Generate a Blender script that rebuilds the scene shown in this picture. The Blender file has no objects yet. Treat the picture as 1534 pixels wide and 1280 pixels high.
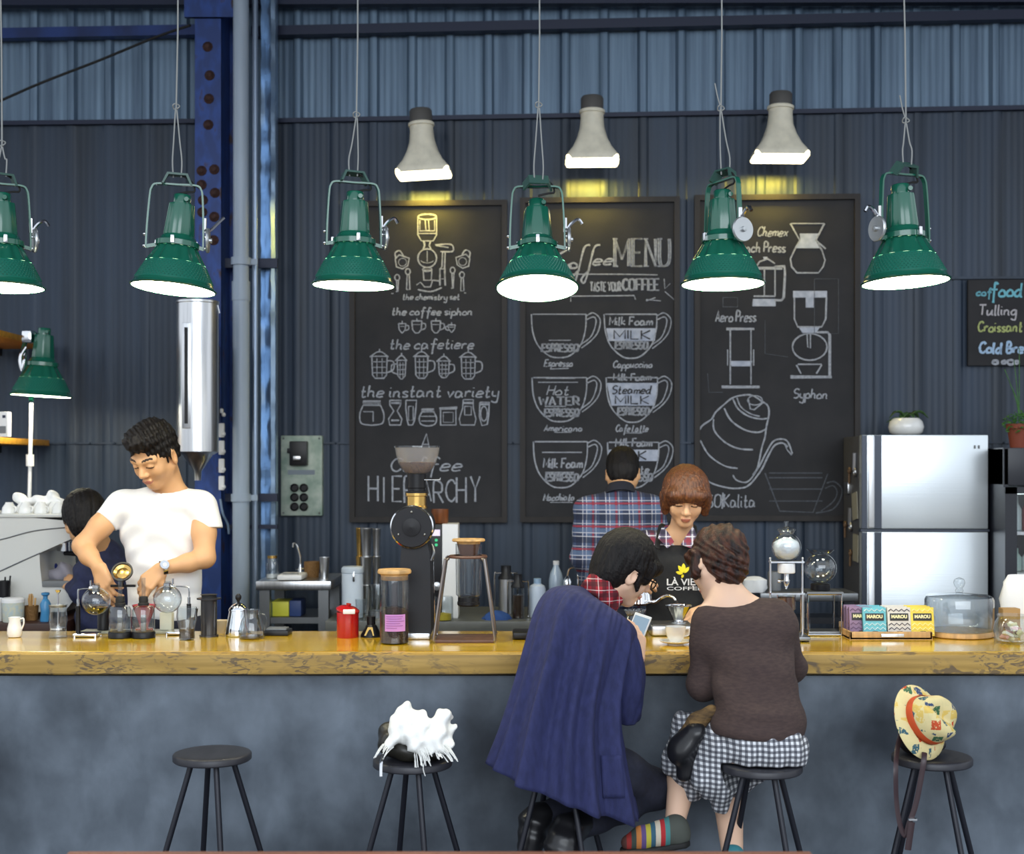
import bpy, bmesh, math, random
import numpy as np
from mathutils import Vector, Matrix, Euler
random.seed(7)
S = bpy.context.scene
COL = S.collection
# ---------------------------------------------------------------- camera
F = 2000.0; CX = 767.0; HY = 700.0; EYE = 1.63
cam_d = bpy.data.cameras.new('camera'); cam = bpy.data.objects.new('camera', cam_d); COL.objects.link(cam)
cam.location = (0, 0, EYE); cam.rotation_euler = (math.pi/2, 0, 0)
cam_d.sensor_width = 36; cam_d.lens = F/1534*36
cam_d.shift_y = (HY-640)/1534
cam_d.clip_start = 0.05; cam_d.clip_end = 100
cam_d.dof.use_dof = True; cam_d.dof.focus_distance = 4.85; cam_d.dof.aperture_fstop = 2.8
S.camera = cam
# ---------------------------------------------------------------- world and light
wd = bpy.data.worlds.new('sky'); S.world = wd; wd.use_nodes = True
nt = wd.node_tree; nt.nodes.clear()
wo = nt.nodes.new('ShaderNodeOutputWorld'); bg = nt.nodes.new('ShaderNodeBackground')
tc = nt.nodes.new('ShaderNodeTexCoord'); sp = nt.nodes.new('ShaderNodeSeparateXYZ')
rp = nt.nodes.new('ShaderNodeValToRGB'); mr = nt.nodes.new('ShaderNodeMapRange')
nt.links.new(tc.outputs['Generated'], sp.inputs[0]); nt.links.new(sp.outputs['Z'], mr.inputs[0])
mr.inputs[1].default_value = -0.3; mr.inputs[2].default_value = 1.0
nt.links.new(mr.outputs[0], rp.inputs[0])
rp.color_ramp.elements[0].color = (.10, .11, .13, 1); rp.color_ramp.elements[0].position = 0.12
rp.color_ramp.elements[1].color = (.62, .70, .82, 1); rp.color_ramp.elements[1].position = 0.9
e = rp.color_ramp.elements.new(0.30); e.color = (.88, .94, 1.0, 1)
nt.links.new(rp.outputs[0], bg.inputs[0]); bg.inputs[1].default_value = 1.35
nt.links.new(bg.outputs[0], wo.inputs[0])
def area(name, loc, rot, sx, sy, power, color):
    l = bpy.data.lights.new(name, 'AREA'); l.shape = 'RECTANGLE'; l.size = sx; l.size_y = sy
    l.energy = power; l.color = color
    o = bpy.data.objects.new(name, l); COL.objects.link(o); o.location = loc; o.rotation_euler = rot
    return o
# daylight through the open shop front behind the camera
area('daylight_shopfront', (0.6, -3.2, 3.4), (math.radians(68), 0, 0), 8, 3.5, 330, (.86, .93, 1.0))
S.view_settings.view_transform = 'Standard'; S.view_settings.look = 'None'
S.view_settings.exposure = 0.0; S.view_settings.gamma = 1.0; S.view_settings.use_curve_mapping = False
S.cycles.max_bounces = 8; S.cycles.transparent_max_bounces = 24
S.cycles.use_denoising = True; S.cycles.caustics_reflective = False; S.cycles.caustics_refractive = False
# ---------------------------------------------------------------- pixel to place
def P(px, py, D): return Vector(((px-CX)*D/F, D, EYE-(py-HY)*D/F))
def pr(px, D): return px*D/F
WK, W0 = 0.04, 7.4
def WY(px, off=0.0): return (W0-off)/(1+WK*(px-CX)/F)
def WP(px, py, off=0.0): return P(px, py, WY(px, off))
WANG = -math.atan(WK)
WN = Vector((-WK, -1, 0)).normalized()        # out of the back wall, towards the room
WU = Vector((1, -WK, 0)).normalized()
V = Vector
# ---------------------------------------------------------------- mesh builder
class MB:
    def __init__(s): s.v = []; s.f = []; s.m = []; s.uv = None
    def add(s, vs, fs, M=None, mi=0):
        b = len(s.v)
        for p in vs: s.v.append(M @ V(p) if M is not None else V(p))
        for f in fs: s.f.append(tuple(b+i for i in f)); s.m.append(mi)
        return s
    def box(s, c, d, M=None, bev=0.0, mi=0):
        x, y, z = d[0]/2, d[1]/2, d[2]/2
        T = Matrix.Translation(V(c)); T = T if M is None else M @ T
        if bev <= 0:
            vs = [(i*x, j*y, k*z) for i in (-1, 1) for j in (-1, 1) for k in (-1, 1)]
            return s.add(vs, [(0,1,3,2),(4,6,7,5),(0,4,5,1),(2,3,7,6),(0,2,6,4),(1,5,7,3)], T, mi)
        bm = bmesh.new(); bmesh.ops.create_cube(bm, size=1)
        for q in bm.verts: q.co = V((q.co.x*d[0], q.co.y*d[1], q.co.z*d[2]))
        bmesh.ops.bevel(bm, geom=bm.edges[:], offset=min(bev, min(d)*.49), segments=2, affect='EDGES', profile=.6)
        bm.verts.index_update()
        s.add([q.co.copy() for q in bm.verts], [[q.index for q in f.verts] for f in bm.faces], T, mi); bm.free(); return s
    def lathe(s, prof, c=(0,0,0), n=28, M=None, mod=None, mi=0, caps=True, sx=1, sy=1):
        T = Matrix.Translation(V(c)); T = T if M is None else M @ T
        vs = []; fs = []
        for r, z in prof:
            for i in range(n):
                a = 2*math.pi*i/n; rr = r*(mod(a, z) if mod else 1)
                vs.append((rr*math.cos(a)*sx, rr*math.sin(a)*sy, z))
        L = len(prof)
        for j in range(L-1):
            for i in range(n):
                k = (i+1) % n; fs.append((j*n+i, j*n+k, (j+1)*n+k, (j+1)*n+i))
        if caps:
            if prof[0][0] > 1e-4: fs.append(tuple(reversed(range(n))))
            if prof[-1][0] > 1e-4: fs.append(tuple((L-1)*n+i for i in range(n)))
        return s.add(vs, fs, T, mi)
    def cyl(s, a, b, r, r2=None, n=16, mi=0):
        return s.tube([a, b], [r, r if r2 is None else r2], n, mi=mi)
    def tube(s, pts, r, n=8, closed=False, mi=0, flat=None, up=None):
        pts = [V(p) for p in pts]; L = len(pts)
        if not hasattr(r, '__len__'): r = [r]*L
        T = []
        for i in range(L):
            a = pts[(i-1) % L] if (closed or i > 0) else pts[i]; b = pts[(i+1) % L] if (closed or i < L-1) else pts[i]
            t = b-a; T.append(t.normalized() if t.length > 1e-9 else V((0,0,1)))
        u = V(up) if up is not None else (V((0,0,1)) if abs(T[0].z) < .9 else V((1,0,0)))
        vs = []; fs = []
        for i in range(L):
            u = (u - T[i]*u.dot(T[i])); u = u.normalized() if u.length > 1e-6 else T[i].orthogonal().normalized()
            w = T[i].cross(u)
            for k in range(n):
                a = 2*math.pi*(k+.5)/n
                vs.append(pts[i]+u*(math.cos(a)*r[i]*(flat or 1))+w*(math.sin(a)*r[i]))
        m = L if closed else L-1
        for j in range(m):
            j2 = (j+1) % L
            for k in range(n):
                k2 = (k+1) % n; fs.append((j*n+k, j*n+k2, j2*n+k2, j2*n+k))
        if not closed:
            fs.append(tuple(reversed(range(n)))); fs.append(tuple((L-1)*n+k for k in range(n)))
        return s.add(vs, fs, None, mi)
    def prism(s, poly, y0, y1, M=None, mi=0):     # polygon in local x,z pushed along y
        n = len(poly); vs = [(p[0], y0, p[1]) for p in poly]+[(p[0], y1, p[1]) for p in poly]
        fs = [tuple(range(n)), tuple(reversed(range(n, 2*n)))]+[(i, i+n, (i+1) % n+n, (i+1) % n) for i in range(n)]
        return s.add(vs, fs, M, mi)
    def ell(s, c, r, n=20, m=12, M=None, mi=0):
        prof = [(max(math.sin(math.pi*j/m), 1e-5), -math.cos(math.pi*j/m)) for j in range(m+1)]
        T = Matrix.Translation(V(c)) @ Matrix.Diagonal((*r, 1)); T = T if M is None else M @ T
        return s.lathe(prof, (0,0,0), n, T, mi=mi, caps=False)
    def build(s, name, mats, parent=None, loc=None, ang=40, smooth=True):
        o_loc = V((0,0,0))
        if parent is not None:
            q = parent; pl = V((0,0,0))
            while q is not None: pl += q.location; q = q.parent
        else: pl = V((0,0,0)); 
        if loc is not None: o_loc = V(loc)
        off = pl if parent is not None else o_loc
        me = bpy.data.meshes.new(name)
        me.from_pydata([tuple(p-off) for p in s.v], [], s.f)
        if not isinstance(mats, (list, tuple)): mats = [mats]
        for m in mats: me.materials.append(m)
        if len(mats) > 1: me.polygons.foreach_set('material_index', s.m)
        if s.uv is not None:
            uvl = me.uv_layers.new(name='UVMap')
            for l in me.loops: uvl.data[l.index].uv = s.uv[l.vertex_index]
        bm = bmesh.new(); bm.from_mesh(me); bmesh.ops.recalc_face_normals(bm, faces=bm.faces[:]); bm.to_mesh(me); bm.free()
        me.update()
        if smooth:
            me.polygons.foreach_set('use_smooth', [True]*len(me.polygons)); me.set_sharp_from_angle(angle=math.radians(ang))
        o = bpy.data.objects.new(name, me); COL.objects.link(o)
        if parent is not None: o.parent = parent
        else: o.location = o_loc
        return o
def tag(o, label, cat, group=None):
    o['label'] = label; o['category'] = cat
    if group: o['group'] = group
    return o
def thing(name, loc, label, cat, group=None):
    o = bpy.data.objects.new(name, None); COL.objects.link(o); o.location = V(loc); o.empty_display_size = .05
    return tag(o, label, cat, group)
def struct(o): o['kind'] = 'structure'; return o
def kids(o): return [c for c in bpy.data.objects if c.parent == o]
def copy_tree(o, parent=None):
    c = o.copy(); COL.objects.link(c)
    c.parent = parent
    for ch in kids(o): copy_tree(ch, c)
    return c
def axis_mat(o, z, x=None):
    z = V(z).normalized(); x = V(x) if x is not None else (V((1,0,0)) if abs(z.x) < .9 else V((0,1,0)))
    y = z.cross(x).normalized(); x = y.cross(z).normalized()
    return Matrix.Translation(V(o)) @ Matrix((x, y, z)).transposed().to_4x4()
def rot(rx=0, ry=0, rz=0): return Euler((math.radians(rx), math.radians(ry), math.radians(rz))).to_matrix().to_4x4()
def crom(pts, k=6, closed=False):                    # smooth curve through points
    pts = [V(p) for p in pts]; n = len(pts); out = []
    if n < 3 and not closed: return pts
    for i in range(n if closed else n-1):
        if closed: p0, p1, p2, p3 = pts[(i-1) % n], pts[i], pts[(i+1) % n], pts[(i+2) % n]
        else: p0, p1, p2, p3 = pts[max(i-1, 0)], pts[i], pts[i+1], pts[min(i+2, n-1)]
        for j in range(k):
            t = j/k
            out.append(.5*((2*p1)+(p2-p0)*t+(2*p0-5*p1+4*p2-p3)*t*t+(3*p1-p0-3*p2+p3)*t**3))
    if not closed: out.append(pts[-1])
    return out
# ---------------------------------------------------------------- materials
def srgb(r, g, b):
    f = lambda c: (c/255/12.92) if c/255 <= .04045 else ((c/255+.055)/1.055)**2.4
    return (f(r), f(g), f(b), 1)
MATS = {}
def mat(name, col, rough=.5, metal=0.0, var=0.0, vscale=(8,8,8), col2=None, bump=0.0, bscale=40, spec=.5, coat=0.0, sheen=0.0, sss=0.0, emit=None, estr=0.0, trans=0.0, detail=4, bz=1.0, thr=(.35,.65)):
    m = bpy.data.materials.new(name); m.use_nodes = True; t = m.node_tree; p = t.nodes['Principled BSDF']
    p.inputs['Base Color'].default_value = col; p.inputs['Roughness'].default_value = rough; p.inputs['Metallic'].default_value = metal
    p.inputs['Specular IOR Level'].default_value = spec
    if coat: p.inputs['Coat Weight'].default_value = coat; p.inputs['Coat Roughness'].default_value = .15
    if sheen: p.inputs['Sheen Weight'].default_value = sheen
    if sss: p.inputs['Subsurface Weight'].default_value = sss; p.inputs['Subsurface Radius'].default_value = (.02,.008,.005); p.inputs['Subsurface Scale'].default_value = .5
    if emit: p.inputs['Emission Color'].default_value = emit; p.inputs['Emission Strength'].default_value = estr
    if trans: p.inputs['Transmission Weight'].default_value = trans
    tcn = t.nodes.new('ShaderNodeTexCoord')
    if var or col2:
        mp = t.nodes.new('ShaderNodeMapping'); mp.inputs['Scale'].default_value = vscale
        nz = t.nodes.new('ShaderNodeTexNoise'); nz.inputs['Scale'].default_value = 1; nz.inputs['Detail'].default_value = detail
        t.links.new(tcn.outputs['Object'], mp.inputs[0]); t.links.new(mp.outputs[0], nz.inputs[0])
        cr = t.nodes.new('ShaderNodeValToRGB')
        c1 = col; c2 = col2 or tuple(min(1, c*(1+var)) for c in col[:3])+(1,)
        if not col2: c1 = tuple(c*(1-var) for c in col[:3])+(1,)
        cr.color_ramp.elements[0].color = c1; cr.color_ramp.elements[1].color = c2
        cr.color_ramp.elements[0].position = thr[0]; cr.color_ramp.elements[1].position = thr[1]
        t.links.new(nz.outputs['Fac'], cr.inputs[0]); t.links.new(cr.outputs[0], p.inputs['Base Color'])
    if bump:
        nb = t.nodes.new('ShaderNodeTexNoise'); nb.inputs['Scale'].default_value = 1; nb.inputs['Detail'].default_value = 5; mb = t.nodes.new('ShaderNodeMapping'); mb.inputs['Scale'].default_value = (bscale, bscale, bscale*bz)
        bp = t.nodes.new('ShaderNodeBump'); bp.inputs['Strength'].default_value = bump; bp.inputs['Distance'].default_value = .01
        t.links.new(tcn.outputs['Object'], mb.inputs[0]); t.links.new(mb.outputs[0], nb.inputs[0]); t.links.new(nb.outputs['Fac'], bp.inputs['Height']); t.links.new(bp.outputs[0], p.inputs['Normal'])
    MATS[name] = m; return m
def glassmat(name, tint=(.97,.98,.985,1), refl=1.0, ior=1.5, rough=.03):
    m = bpy.data.materials.new(name); m.use_nodes = True; t = m.node_tree; t.nodes.clear()
    o = t.nodes.new('ShaderNodeOutputMaterial'); a = t.nodes.new('ShaderNodeBsdfTransparent'); g = t.nodes.new('ShaderNodeBsdfGlossy')
    mx = t.nodes.new('ShaderNodeMixShader'); lw = t.nodes.new('ShaderNodeLayerWeight'); pw = t.nodes.new('ShaderNodeMath'); pw.operation = 'POWER'; pw.inputs[1].default_value = 4.0
    ma = t.nodes.new('ShaderNodeMath'); ma.operation = 'MULTIPLY_ADD'; ma.inputs[1].default_value = .75*refl; ma.inputs[2].default_value = .045*refl
    a.inputs[0].default_value = tint; g.inputs['Roughness'].default_value = rough; lw.inputs[0].default_value = .5
    t.links.new(lw.outputs['Facing'], pw.inputs[0]); t.links.new(pw.outputs[0], ma.inputs[0]); t.links.new(ma.outputs[0], mx.inputs[0]); t.links.new(a.outputs[0], mx.inputs[1]); t.links.new(g.outputs[0], mx.inputs[2])
    t.links.new(mx.outputs[0], o.inputs[0]); MATS[name] = m; return m
def emitmat(name, col, s):
    m = bpy.data.materials.new(name); m.use_nodes = True; t = m.node_tree; t.nodes.clear()
    o = t.nodes.new('ShaderNodeOutputMaterial'); em = t.nodes.new('ShaderNodeEmission'); em.inputs[0].default_value = col; em.inputs[1].default_value = s
    t.links.new(em.outputs[0], o.inputs[0]); return m
def nodes(m): return m.node_tree.nodes, m.node_tree.links, m.node_tree.nodes.get('Principled BSDF')
black_metal = mat('black_metal', srgb(34,36,42), .38, .3)
chrome = mat('chrome', (.75,.76,.78,1), .12, 1.0)
steel = mat('brushed_steel', (.62,.63,.65,1), .28, 1.0, var=.12, vscale=(60,60,2))
dark_steel = mat('dark_steel', (.22,.23,.24,1), .35, .9)
brass = mat('brass', (.66,.42,.13,1), .25, 1.0)
white_plastic = mat('white_plastic', (.80,.80,.80,1), .35)
white_ceramic = mat('white_ceramic', (.85,.85,.83,1), .15, coat=.5)
black_plastic = mat('black_plastic', (.008,.008,.010,1), .35, spec=.3)
grey_plastic = mat('grey_plastic', (.16,.17,.18,1), .45)
clear = glassmat('clear_glass')
clear2 = glassmat('thick_glass', (.93,.95,.96,1), 1.4)
smoke = glassmat('smoked_glass', (.62,.60,.58,1), 1.4, rough=.15)
frosted = bpy.data.materials.new('frosted_plastic'); frosted.use_nodes = True; _t = frosted.node_tree; _p = _t.nodes['Principled BSDF']
_p.inputs['Base Color'].default_value = (.30,.28,.28,1); _p.inputs['Roughness'].default_value = .25; _p.inputs['Alpha'].default_value = .30
wood_light = mat('light_wood', (.55,.33,.13,1), .45, var=.25, vscale=(30,30,6))
wood_dark = mat('dark_wood', (.10,.05,.025,1), .45, var=.3, vscale=(30,30,6))
rubber = mat('rubber', (.01,.01,.01,1), .7)
# ================================================================ structure
def streaks(m, c1, c2, sc=(14,14,.5), rough=(.35,.6), thr=(.3,.7)):
    n, l, p = nodes(m); tcn = n.new('ShaderNodeTexCoord'); mp = n.new('ShaderNodeMapping'); mp.inputs['Scale'].default_value = sc
    nz = n.new('ShaderNodeTexNoise'); nz.inputs['Scale'].default_value = 1; nz.inputs['Detail'].default_value = 6; nz.inputs['Roughness'].default_value = .6
    cr = n.new('ShaderNodeValToRGB'); cr.color_ramp.elements[0].color = c1; cr.color_ramp.elements[1].color = c2
    cr.color_ramp.elements[0].position = thr[0]; cr.color_ramp.elements[1].position = thr[1]
    l.new(tcn.outputs['Object'], mp.inputs[0]); l.new(mp.outputs[0], nz.inputs[0]); l.new(nz.outputs['Fac'], cr.inputs[0]); l.new(cr.outputs[0], p.inputs['Base Color'])
    mr = n.new('ShaderNodeMapRange'); mr.inputs[3].default_value = rough[0]; mr.inputs[4].default_value = rough[1]
    l.new(nz.outputs['Fac'], mr.inputs[0]); l.new(mr.outputs[0], p.inputs['Roughness'])
galv = mat('galvanised_sheet', srgb(120,140,170), .4, .35); streaks(galv, srgb(70,90,112), srgb(122,146,168))
dark_clad = mat('dark_cladding', srgb(60,72,96), .45, .2); streaks(dark_clad, srgb(29,39,51), srgb(53,67,86), (7,7,.45))
blue_paint = mat('blue_paint', srgb(30,58,120), .45, .1, col2=srgb(22,42,88), vscale=(6,6,3))
dark_blue = mat('dark_blue_paint', srgb(24,34,60), .5, .1)
def sheet(xa, xb, z0, ztop, off, pitch, phase, rib, flute=.0015, thick=None):
    b = MB(); xs = []; n = int((xb-xa)/.0075)
    cols = []
    for i in range(n+1):
        x = xa+(xb-xa)*i/n; u = ((x-phase)/pitch) % 1.0; d = min(u, 1-u)*pitch
        h = rib*max(0, min(1, (.030-d)/.012)) + flute*math.cos(2*math.pi*(x-phase)/(pitch/6))
        cols.append((x, h))
    vs = []; fs = []
    for x, h in cols:
        zt = ztop(x) if callable(ztop) else ztop
        y = W0-off-h-WK*x
        vs += [(x, y, z0), (x, y, zt)]
    for i in range(n): fs.append((2*i, 2*i+2, 2*i+3, 2*i+1))
    if thick:
        k = len(vs)
        for x, h in cols:
            zt = ztop(x) if callable(ztop) else ztop
            vs += [(x, W0-off+thick-WK*x, z0), (x, W0-off+thick-WK*x, zt)]
        for i in range(n):
            fs.append((k+2*i+1, k+2*i+3, k+2*i+2, k+2*i)); fs.append((2*i+1, 2*i+3, k+2*i+3, k+2*i+1)); fs.append((2*i+2, 2*i, k+2*i, k+2*i+2))
        fs.append((0, 1, k+1, k)); fs.append((2*n+1, 2*n, k+2*n, k+2*n+1))
    return b.add(vs, fs)
struct(sheet(-5.2, 5.2, 0, 4.9, 0, .2127, -2.683, .026, thick=.03).build('wall_back', galv, ang=25))
ztL = lambda x: 3.55; ztR = lambda x: 3.548+.007*(x+1.3)
XL1 = WP(293, 300, .04).x; XR0 = WP(415, 300, .04).x
struct(sheet(-5.2, XL1, .02, ztL, .04, .2127, -2.683, .008, .0006, .012).build('trim_1', dark_clad, ang=20))
struct(sheet(XR0, 5.2, .02, ztR, .04, .2127, -2.683, .009, .0008, .012).build('trim_2', dark_clad, ang=20))
for k, (xa, xb, zt) in enumerate(((-5.2, XL1, ztL), (XR0, 5.2, ztR))):       # capping bar along the top of the cladding
    b = MB(); b.tube([V((xa, W0-.06-WK*xa, zt(xa))), V((xb, W0-.06-WK*xb, zt(xb)))], .017, 4)
    struct(b.build('trim_%d' % (k+3), dark_blue))
def wallbar(name, m, pa, pb, hpx, off, d=.06):
    a, c = WP(*pa, off), WP(*pb, off); h = pr(hpx, WY(pa[0], off)); b = MB()
    vs = []
    for q in (a, c):
        for dy in (0, d):
            for dz in (-h/2, h/2): vs.append(q+V((0, dy, dz)))
    b.add(vs, [(0,1,3,2),(4,6,7,5),(0,4,5,1),(2,3,7,6),(0,2,6,4),(1,5,7,3)])
    return struct(b.build(name, m))
wallbar('trim_5', blue_paint, (-480, 58), (292, 44), 15, .10)
wallbar('trim_6', dark_blue, (376, 46), (1990, 11), 14, .10)
wallbar('trim_7', dark_blue, (-480, 4), (1990, -4), 10, .14)
for k, (xa, xb) in enumerate(((-5.2, XL1), (XR0, 5.2))):                     # seam rail with screws low on the cladding
    zz = WP(600, 664, .05).z; b = MB(); b.tube([V((xa, W0-.052-WK*xa, zz)), V((xb, W0-.052-WK*xb, zz))], .007, 4)
    for i in range(int((xb-xa)/.14)):
        x = xa+.05+i*.14; b.ell((x, W0-.066-WK*x, zz), (.006,.004,.006), 8, 5)
    struct(b.build('trim_%d' % (k+8), dark_clad))
zz = WP(1400, 417, .05).z; b = MB(); xa = WP(1294, 417).x; b.tube([V((xa, W0-.058-WK*xa, zz)), V((5.2, W0-.058-WK*5.2, zz))], .010, 4); struct(b.build('trim_10', dark_clad))  # bar put in for the faint shadow line of a purlin
# steel column with a rusty blue flange
rust_blue = mat('rusty_blue_steel', srgb(34,66,132), .5, .15)
n, l, p = nodes(rust_blue); tcn = n.new('ShaderNodeTexCoord'); mp = n.new('ShaderNodeMapping'); mp.inputs['Scale'].default_value = (16,16,7)
nz = n.new('ShaderNodeTexNoise'); nz.inputs['Scale'].default_value = 1; nz.inputs['Detail'].default_value = 5
cr = n.new('ShaderNodeValToRGB'); cr.color_ramp.elements[0].color = srgb(34,68,138); cr.color_ramp.elements[0].position = .60
cr.color_ramp.elements[1].color = srgb(58,36,30); cr.color_ramp.elements[1].position = .70
e_ = cr.color_ramp.elements.new(.45); e_.color = srgb(28,54,112)
l.new(tcn.outputs['Object'], mp.inputs[0]); l.new(mp.outputs[0], nz.inputs[0]); l.new(nz.outputs['Fac'], cr.inputs[0]); l.new(cr.outputs[0], p.inputs['Base Color'])
DC = 7.05
a, c, d = P(292, 0, DC), P(331, 0, DC), P(347, 0, DC+.12)
b = MB(); b.box(((a.x+c.x)/2, DC+.01, 2.3), (c.x-a.x, .02, 4.6)); b.box((c.x-.008, DC+.12, 2.3), (.016, .22, 4.6)); b.box(((c.x+d.x)/2-.01, DC+.235, 2.3), (d.x-a.x-.04, .02, 4.6))
b.box(((a.x+c.x)/2+.01, DC-.012, 4.25), (.26, .024, .5)); b.prism([(a.x-.03, 4.0), (c.x+.02, 4.0), (c.x+.06, 4.35), (a.x-.03, 4.35)], DC-.02, DC+.0)
colo = tag(b.build('steel_column', rust_blue, loc=(a.x, DC, 0)), 'rusty blue steel column standing against the back wall beside the drain pipe', 'column'); colo['kind'] = 'structure'
bolt_m = mat('rusty_bolt', srgb(66,44,40), .8, .3, var=.3, vscale=(50,50,50))
for px, py in ((311,70),(314,113),(313,148),(312,187),(321,254),(302,256),(302,277),(322,289),(304,300),(321,325),(303,318),(320,360)):
    q = P(px, py, DC); b = MB(); b.lathe([(.001,.02),(.012,.018),(.017,.008),(.026,.004),(.028,0)], n=10, M=axis_mat(q, (0,-1,0)))
    b.build('bolt', bolt_m, colo)
# pipes beside the column
pvc = mat('grey_pvc', srgb(150,164,180), .4, var=.1, vscale=(10,10,1.5))
DP = 6.98
a = P(361, 0, DP); r = pr(12.5, DP); b = MB(); b.tube([V((a.x, DP, .0)), V((a.x, DP, 2.6))], r, 24); b.tube([V((a.x, DP, 2.6)), V((a.x, DP, 4.5))], r*.93, 24); b.lathe([(r,0),(r*1.08,.0),(r*1.08,.1),(r,.1)], (a.x, DP, 2.5), 24, caps=False)
pipe = tag(b.build('drain_pipe', pvc, loc=(a.x, DP, 0)), 'thick grey plastic drain pipe rising the full height beside the blue column', 'pipe')
clampm = mat('clamp_steel', srgb(60,72,96), .45, .5)
for py in (392, 746):
    q = P(361, py, DP); b = MB(); b.lathe([(r,-.02),(r+.008,-.02),(r+.008,.02),(r,.02)], q, 24, caps=False); b.box((q.x+.06, DP+.01, q.z), (.05, .012, .03)); b.build('clamp', pvc, pipe)
a = P(382, 0, 7.1); b = MB(); b.tube([V((a.x, 7.1, .2)), V((a.x, 7.1, 4.5))], pr(4.5, 7.1), 12)
tag(b.build('conduit_pipe', mat('conduit', srgb(140,156,178), .3, .6), loc=(a.x, 7.1, 0)), 'thin metal conduit between the drain pipe and the pale wall flashing', 'pipe')
flash = mat('crumpled_flashing', srgb(150,176,205), .28, .75, bump=.35, bscale=9)
x0, x1 = P(391, 0, 7.2).x, P(412, 0, 7.2).x; b = MB(); vs = []; fs = []; NZ = 90
rr = random.Random(3)
for i in range(NZ+1):
    z = 4.5*i/NZ
    for j, t in enumerate((0, .25, .5, .75, 1)):
        vs.append((x0+(x1-x0)*t+rr.uniform(-.002,.002), 7.2+.02*math.sin(t*6.3)+rr.uniform(-.008,.008), z))
for i in range(NZ):
    for j in range(4): k = i*5+j; fs.append((k, k+1, k+6, k+5))
b.add(vs, fs); b.box(((x0+x1)/2, 7.26, 2.25), (x1-x0, .06, 4.5)); struct(b.build('trim_11', flash))
for k, (py, h) in enumerate(((393, 14), (746, 12), (790, 6))):
    xa, xb = P(334, py, 7.12), P(414, py, 7.12); b = MB(); b.box(((xa.x+xb.x)/2, 7.16, xa.z), (xb.x-xa.x, .03, pr(h, 7.12)))
    struct(b.build('trim_%d' % (12+k), dark_blue))
# white cable hooks on the column side
for k, py in enumerate((622, 651, 677, 704, 730)):
    q = P(332, py-6, 7.02); b = MB(); w = .03 if k else .018
    b.box((q.x, q.y, q.z), (w, .02, .075 if k else .025), bev=.006); b.ell((q.x+.012, q.y-.008, q.z-.02), (.012,.012,.012), 10, 8)
    tag(b.build('wall_hook', white_plastic, loc=q), ['small white clip topmost on the edge of the blue column', 'white plastic hook just under the small clip on the column', 'white plastic hook second below the small clip on the column', 'white plastic hook third below the small clip on the column', 'white plastic hook lowest on the column beside the steel dispenser'][k], 'hook', 'white hooks on the column')
b = MB(); b.tube(crom([P(330,748,7.0), P(334,770,7.0), P(341,785,7.04), P(343,800,7.06)], 6), .006, 8)
tag(b.build('hose', mat('pale_hose', srgb(120,140,165), .4), loc=P(330,748,7.0)), 'thin pale hose curving down beside the blue column foot', 'hose')
# diagonal cable top corner
b = MB(); b.tube(crom([P(-400,326,7.25), P(-20,160,7.25), P(60,125,7.25), P(150,90,7.25), P(230,57,7.25), P(285,38,7.1)], 5), .007, 8)
tag(b.build('cable', rubber, loc=P(-400,326,7.25)), 'dark cable running diagonally across the pale metal wall to the column', 'cable')
# floor, raised floor, roof beam
flo = mat('floor_concrete', srgb(96,98,104), .5, var=.18, vscale=(2,2,2))
b = MB(); b.box((0, 3.5, -.05), (11, 9, .1)); struct(b.build('floor', flo))
b = MB(); b.box((0, 6.27, .06), (9.6, 2.1, .12)); struct(b.build('floor_raised', wood_dark))
b = MB(); b.box((0, 5.5, 5.0), (11, 4.6, .1)); struct(b.build('ceiling', mat('roof_sheet', srgb(90,98,112), .6)))
# ================================================================ counter
CZ = .982; CT = .903; CF = 4.66; CB = 5.27
top_m = mat('varnished_counter_top', srgb(196,150,52), .16, coat=.6)
n, l, p = nodes(top_m); tcn = n.new('ShaderNodeTexCoord'); mp = n.new('ShaderNodeMapping'); mp.inputs['Scale'].default_value = (1.2,16,16)
nz = n.new('ShaderNodeTexNoise'); nz.inputs['Scale'].default_value = 1; nz.inputs['Detail'].default_value = 5
cr = n.new('ShaderNodeValToRGB'); cr.color_ramp.elements[0].color = srgb(190,142,14); cr.color_ramp.elements[1].color = srgb(222,184,34); cr.color_ramp.elements[0].position=.3; cr.color_ramp.elements[1].position=.7
l.new(tcn.outputs['Object'], mp.inputs[0]); l.new(mp.outputs[0], nz.inputs[0]); l.new(nz.outputs['Fac'], cr.inputs[0]); l.new(cr.outputs[0], p.inputs['Base Color'])
edge_m = mat('worn_counter_edge', srgb(196,160,92), .5)
n, l, p = nodes(edge_m); tcn = n.new('ShaderNodeTexCoord')
def nzn(sc, det=4, dist=0.0):
    mp = n.new('ShaderNodeMapping'); mp.inputs['Scale'].default_value = sc; l.new(tcn.outputs['Object'], mp.inputs[0])
    q = n.new('ShaderNodeTexNoise'); q.inputs['Scale'].default_value = 1; q.inputs['Detail'].default_value = det; q.inputs['Distortion'].default_value = dist
    l.new(mp.outputs[0], q.inputs[0]); return q.outputs['Fac']
def ramp(f, a, ca, b_, cb):
    cr = n.new('ShaderNodeValToRGB'); cr.color_ramp.elements[0].position = a; cr.color_ramp.elements[0].color = ca
    cr.color_ramp.elements[1].position = b_; cr.color_ramp.elements[1].color = cb; l.new(f, cr.inputs[0]); return cr.outputs[0]
def mixc(f, a, b_, mode='MIX'):
    mx = n.new('ShaderNodeMix'); mx.data_type = 'RGBA'; mx.blend_type = mode
    l.new(f, mx.inputs[0]); l.new(a, mx.inputs[6]); l.new(b_, mx.inputs[7]); return mx.outputs[2]
base = ramp(nzn((2,40,40)), .3, srgb(150,118,54), .7, srgb(190,154,80))
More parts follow.
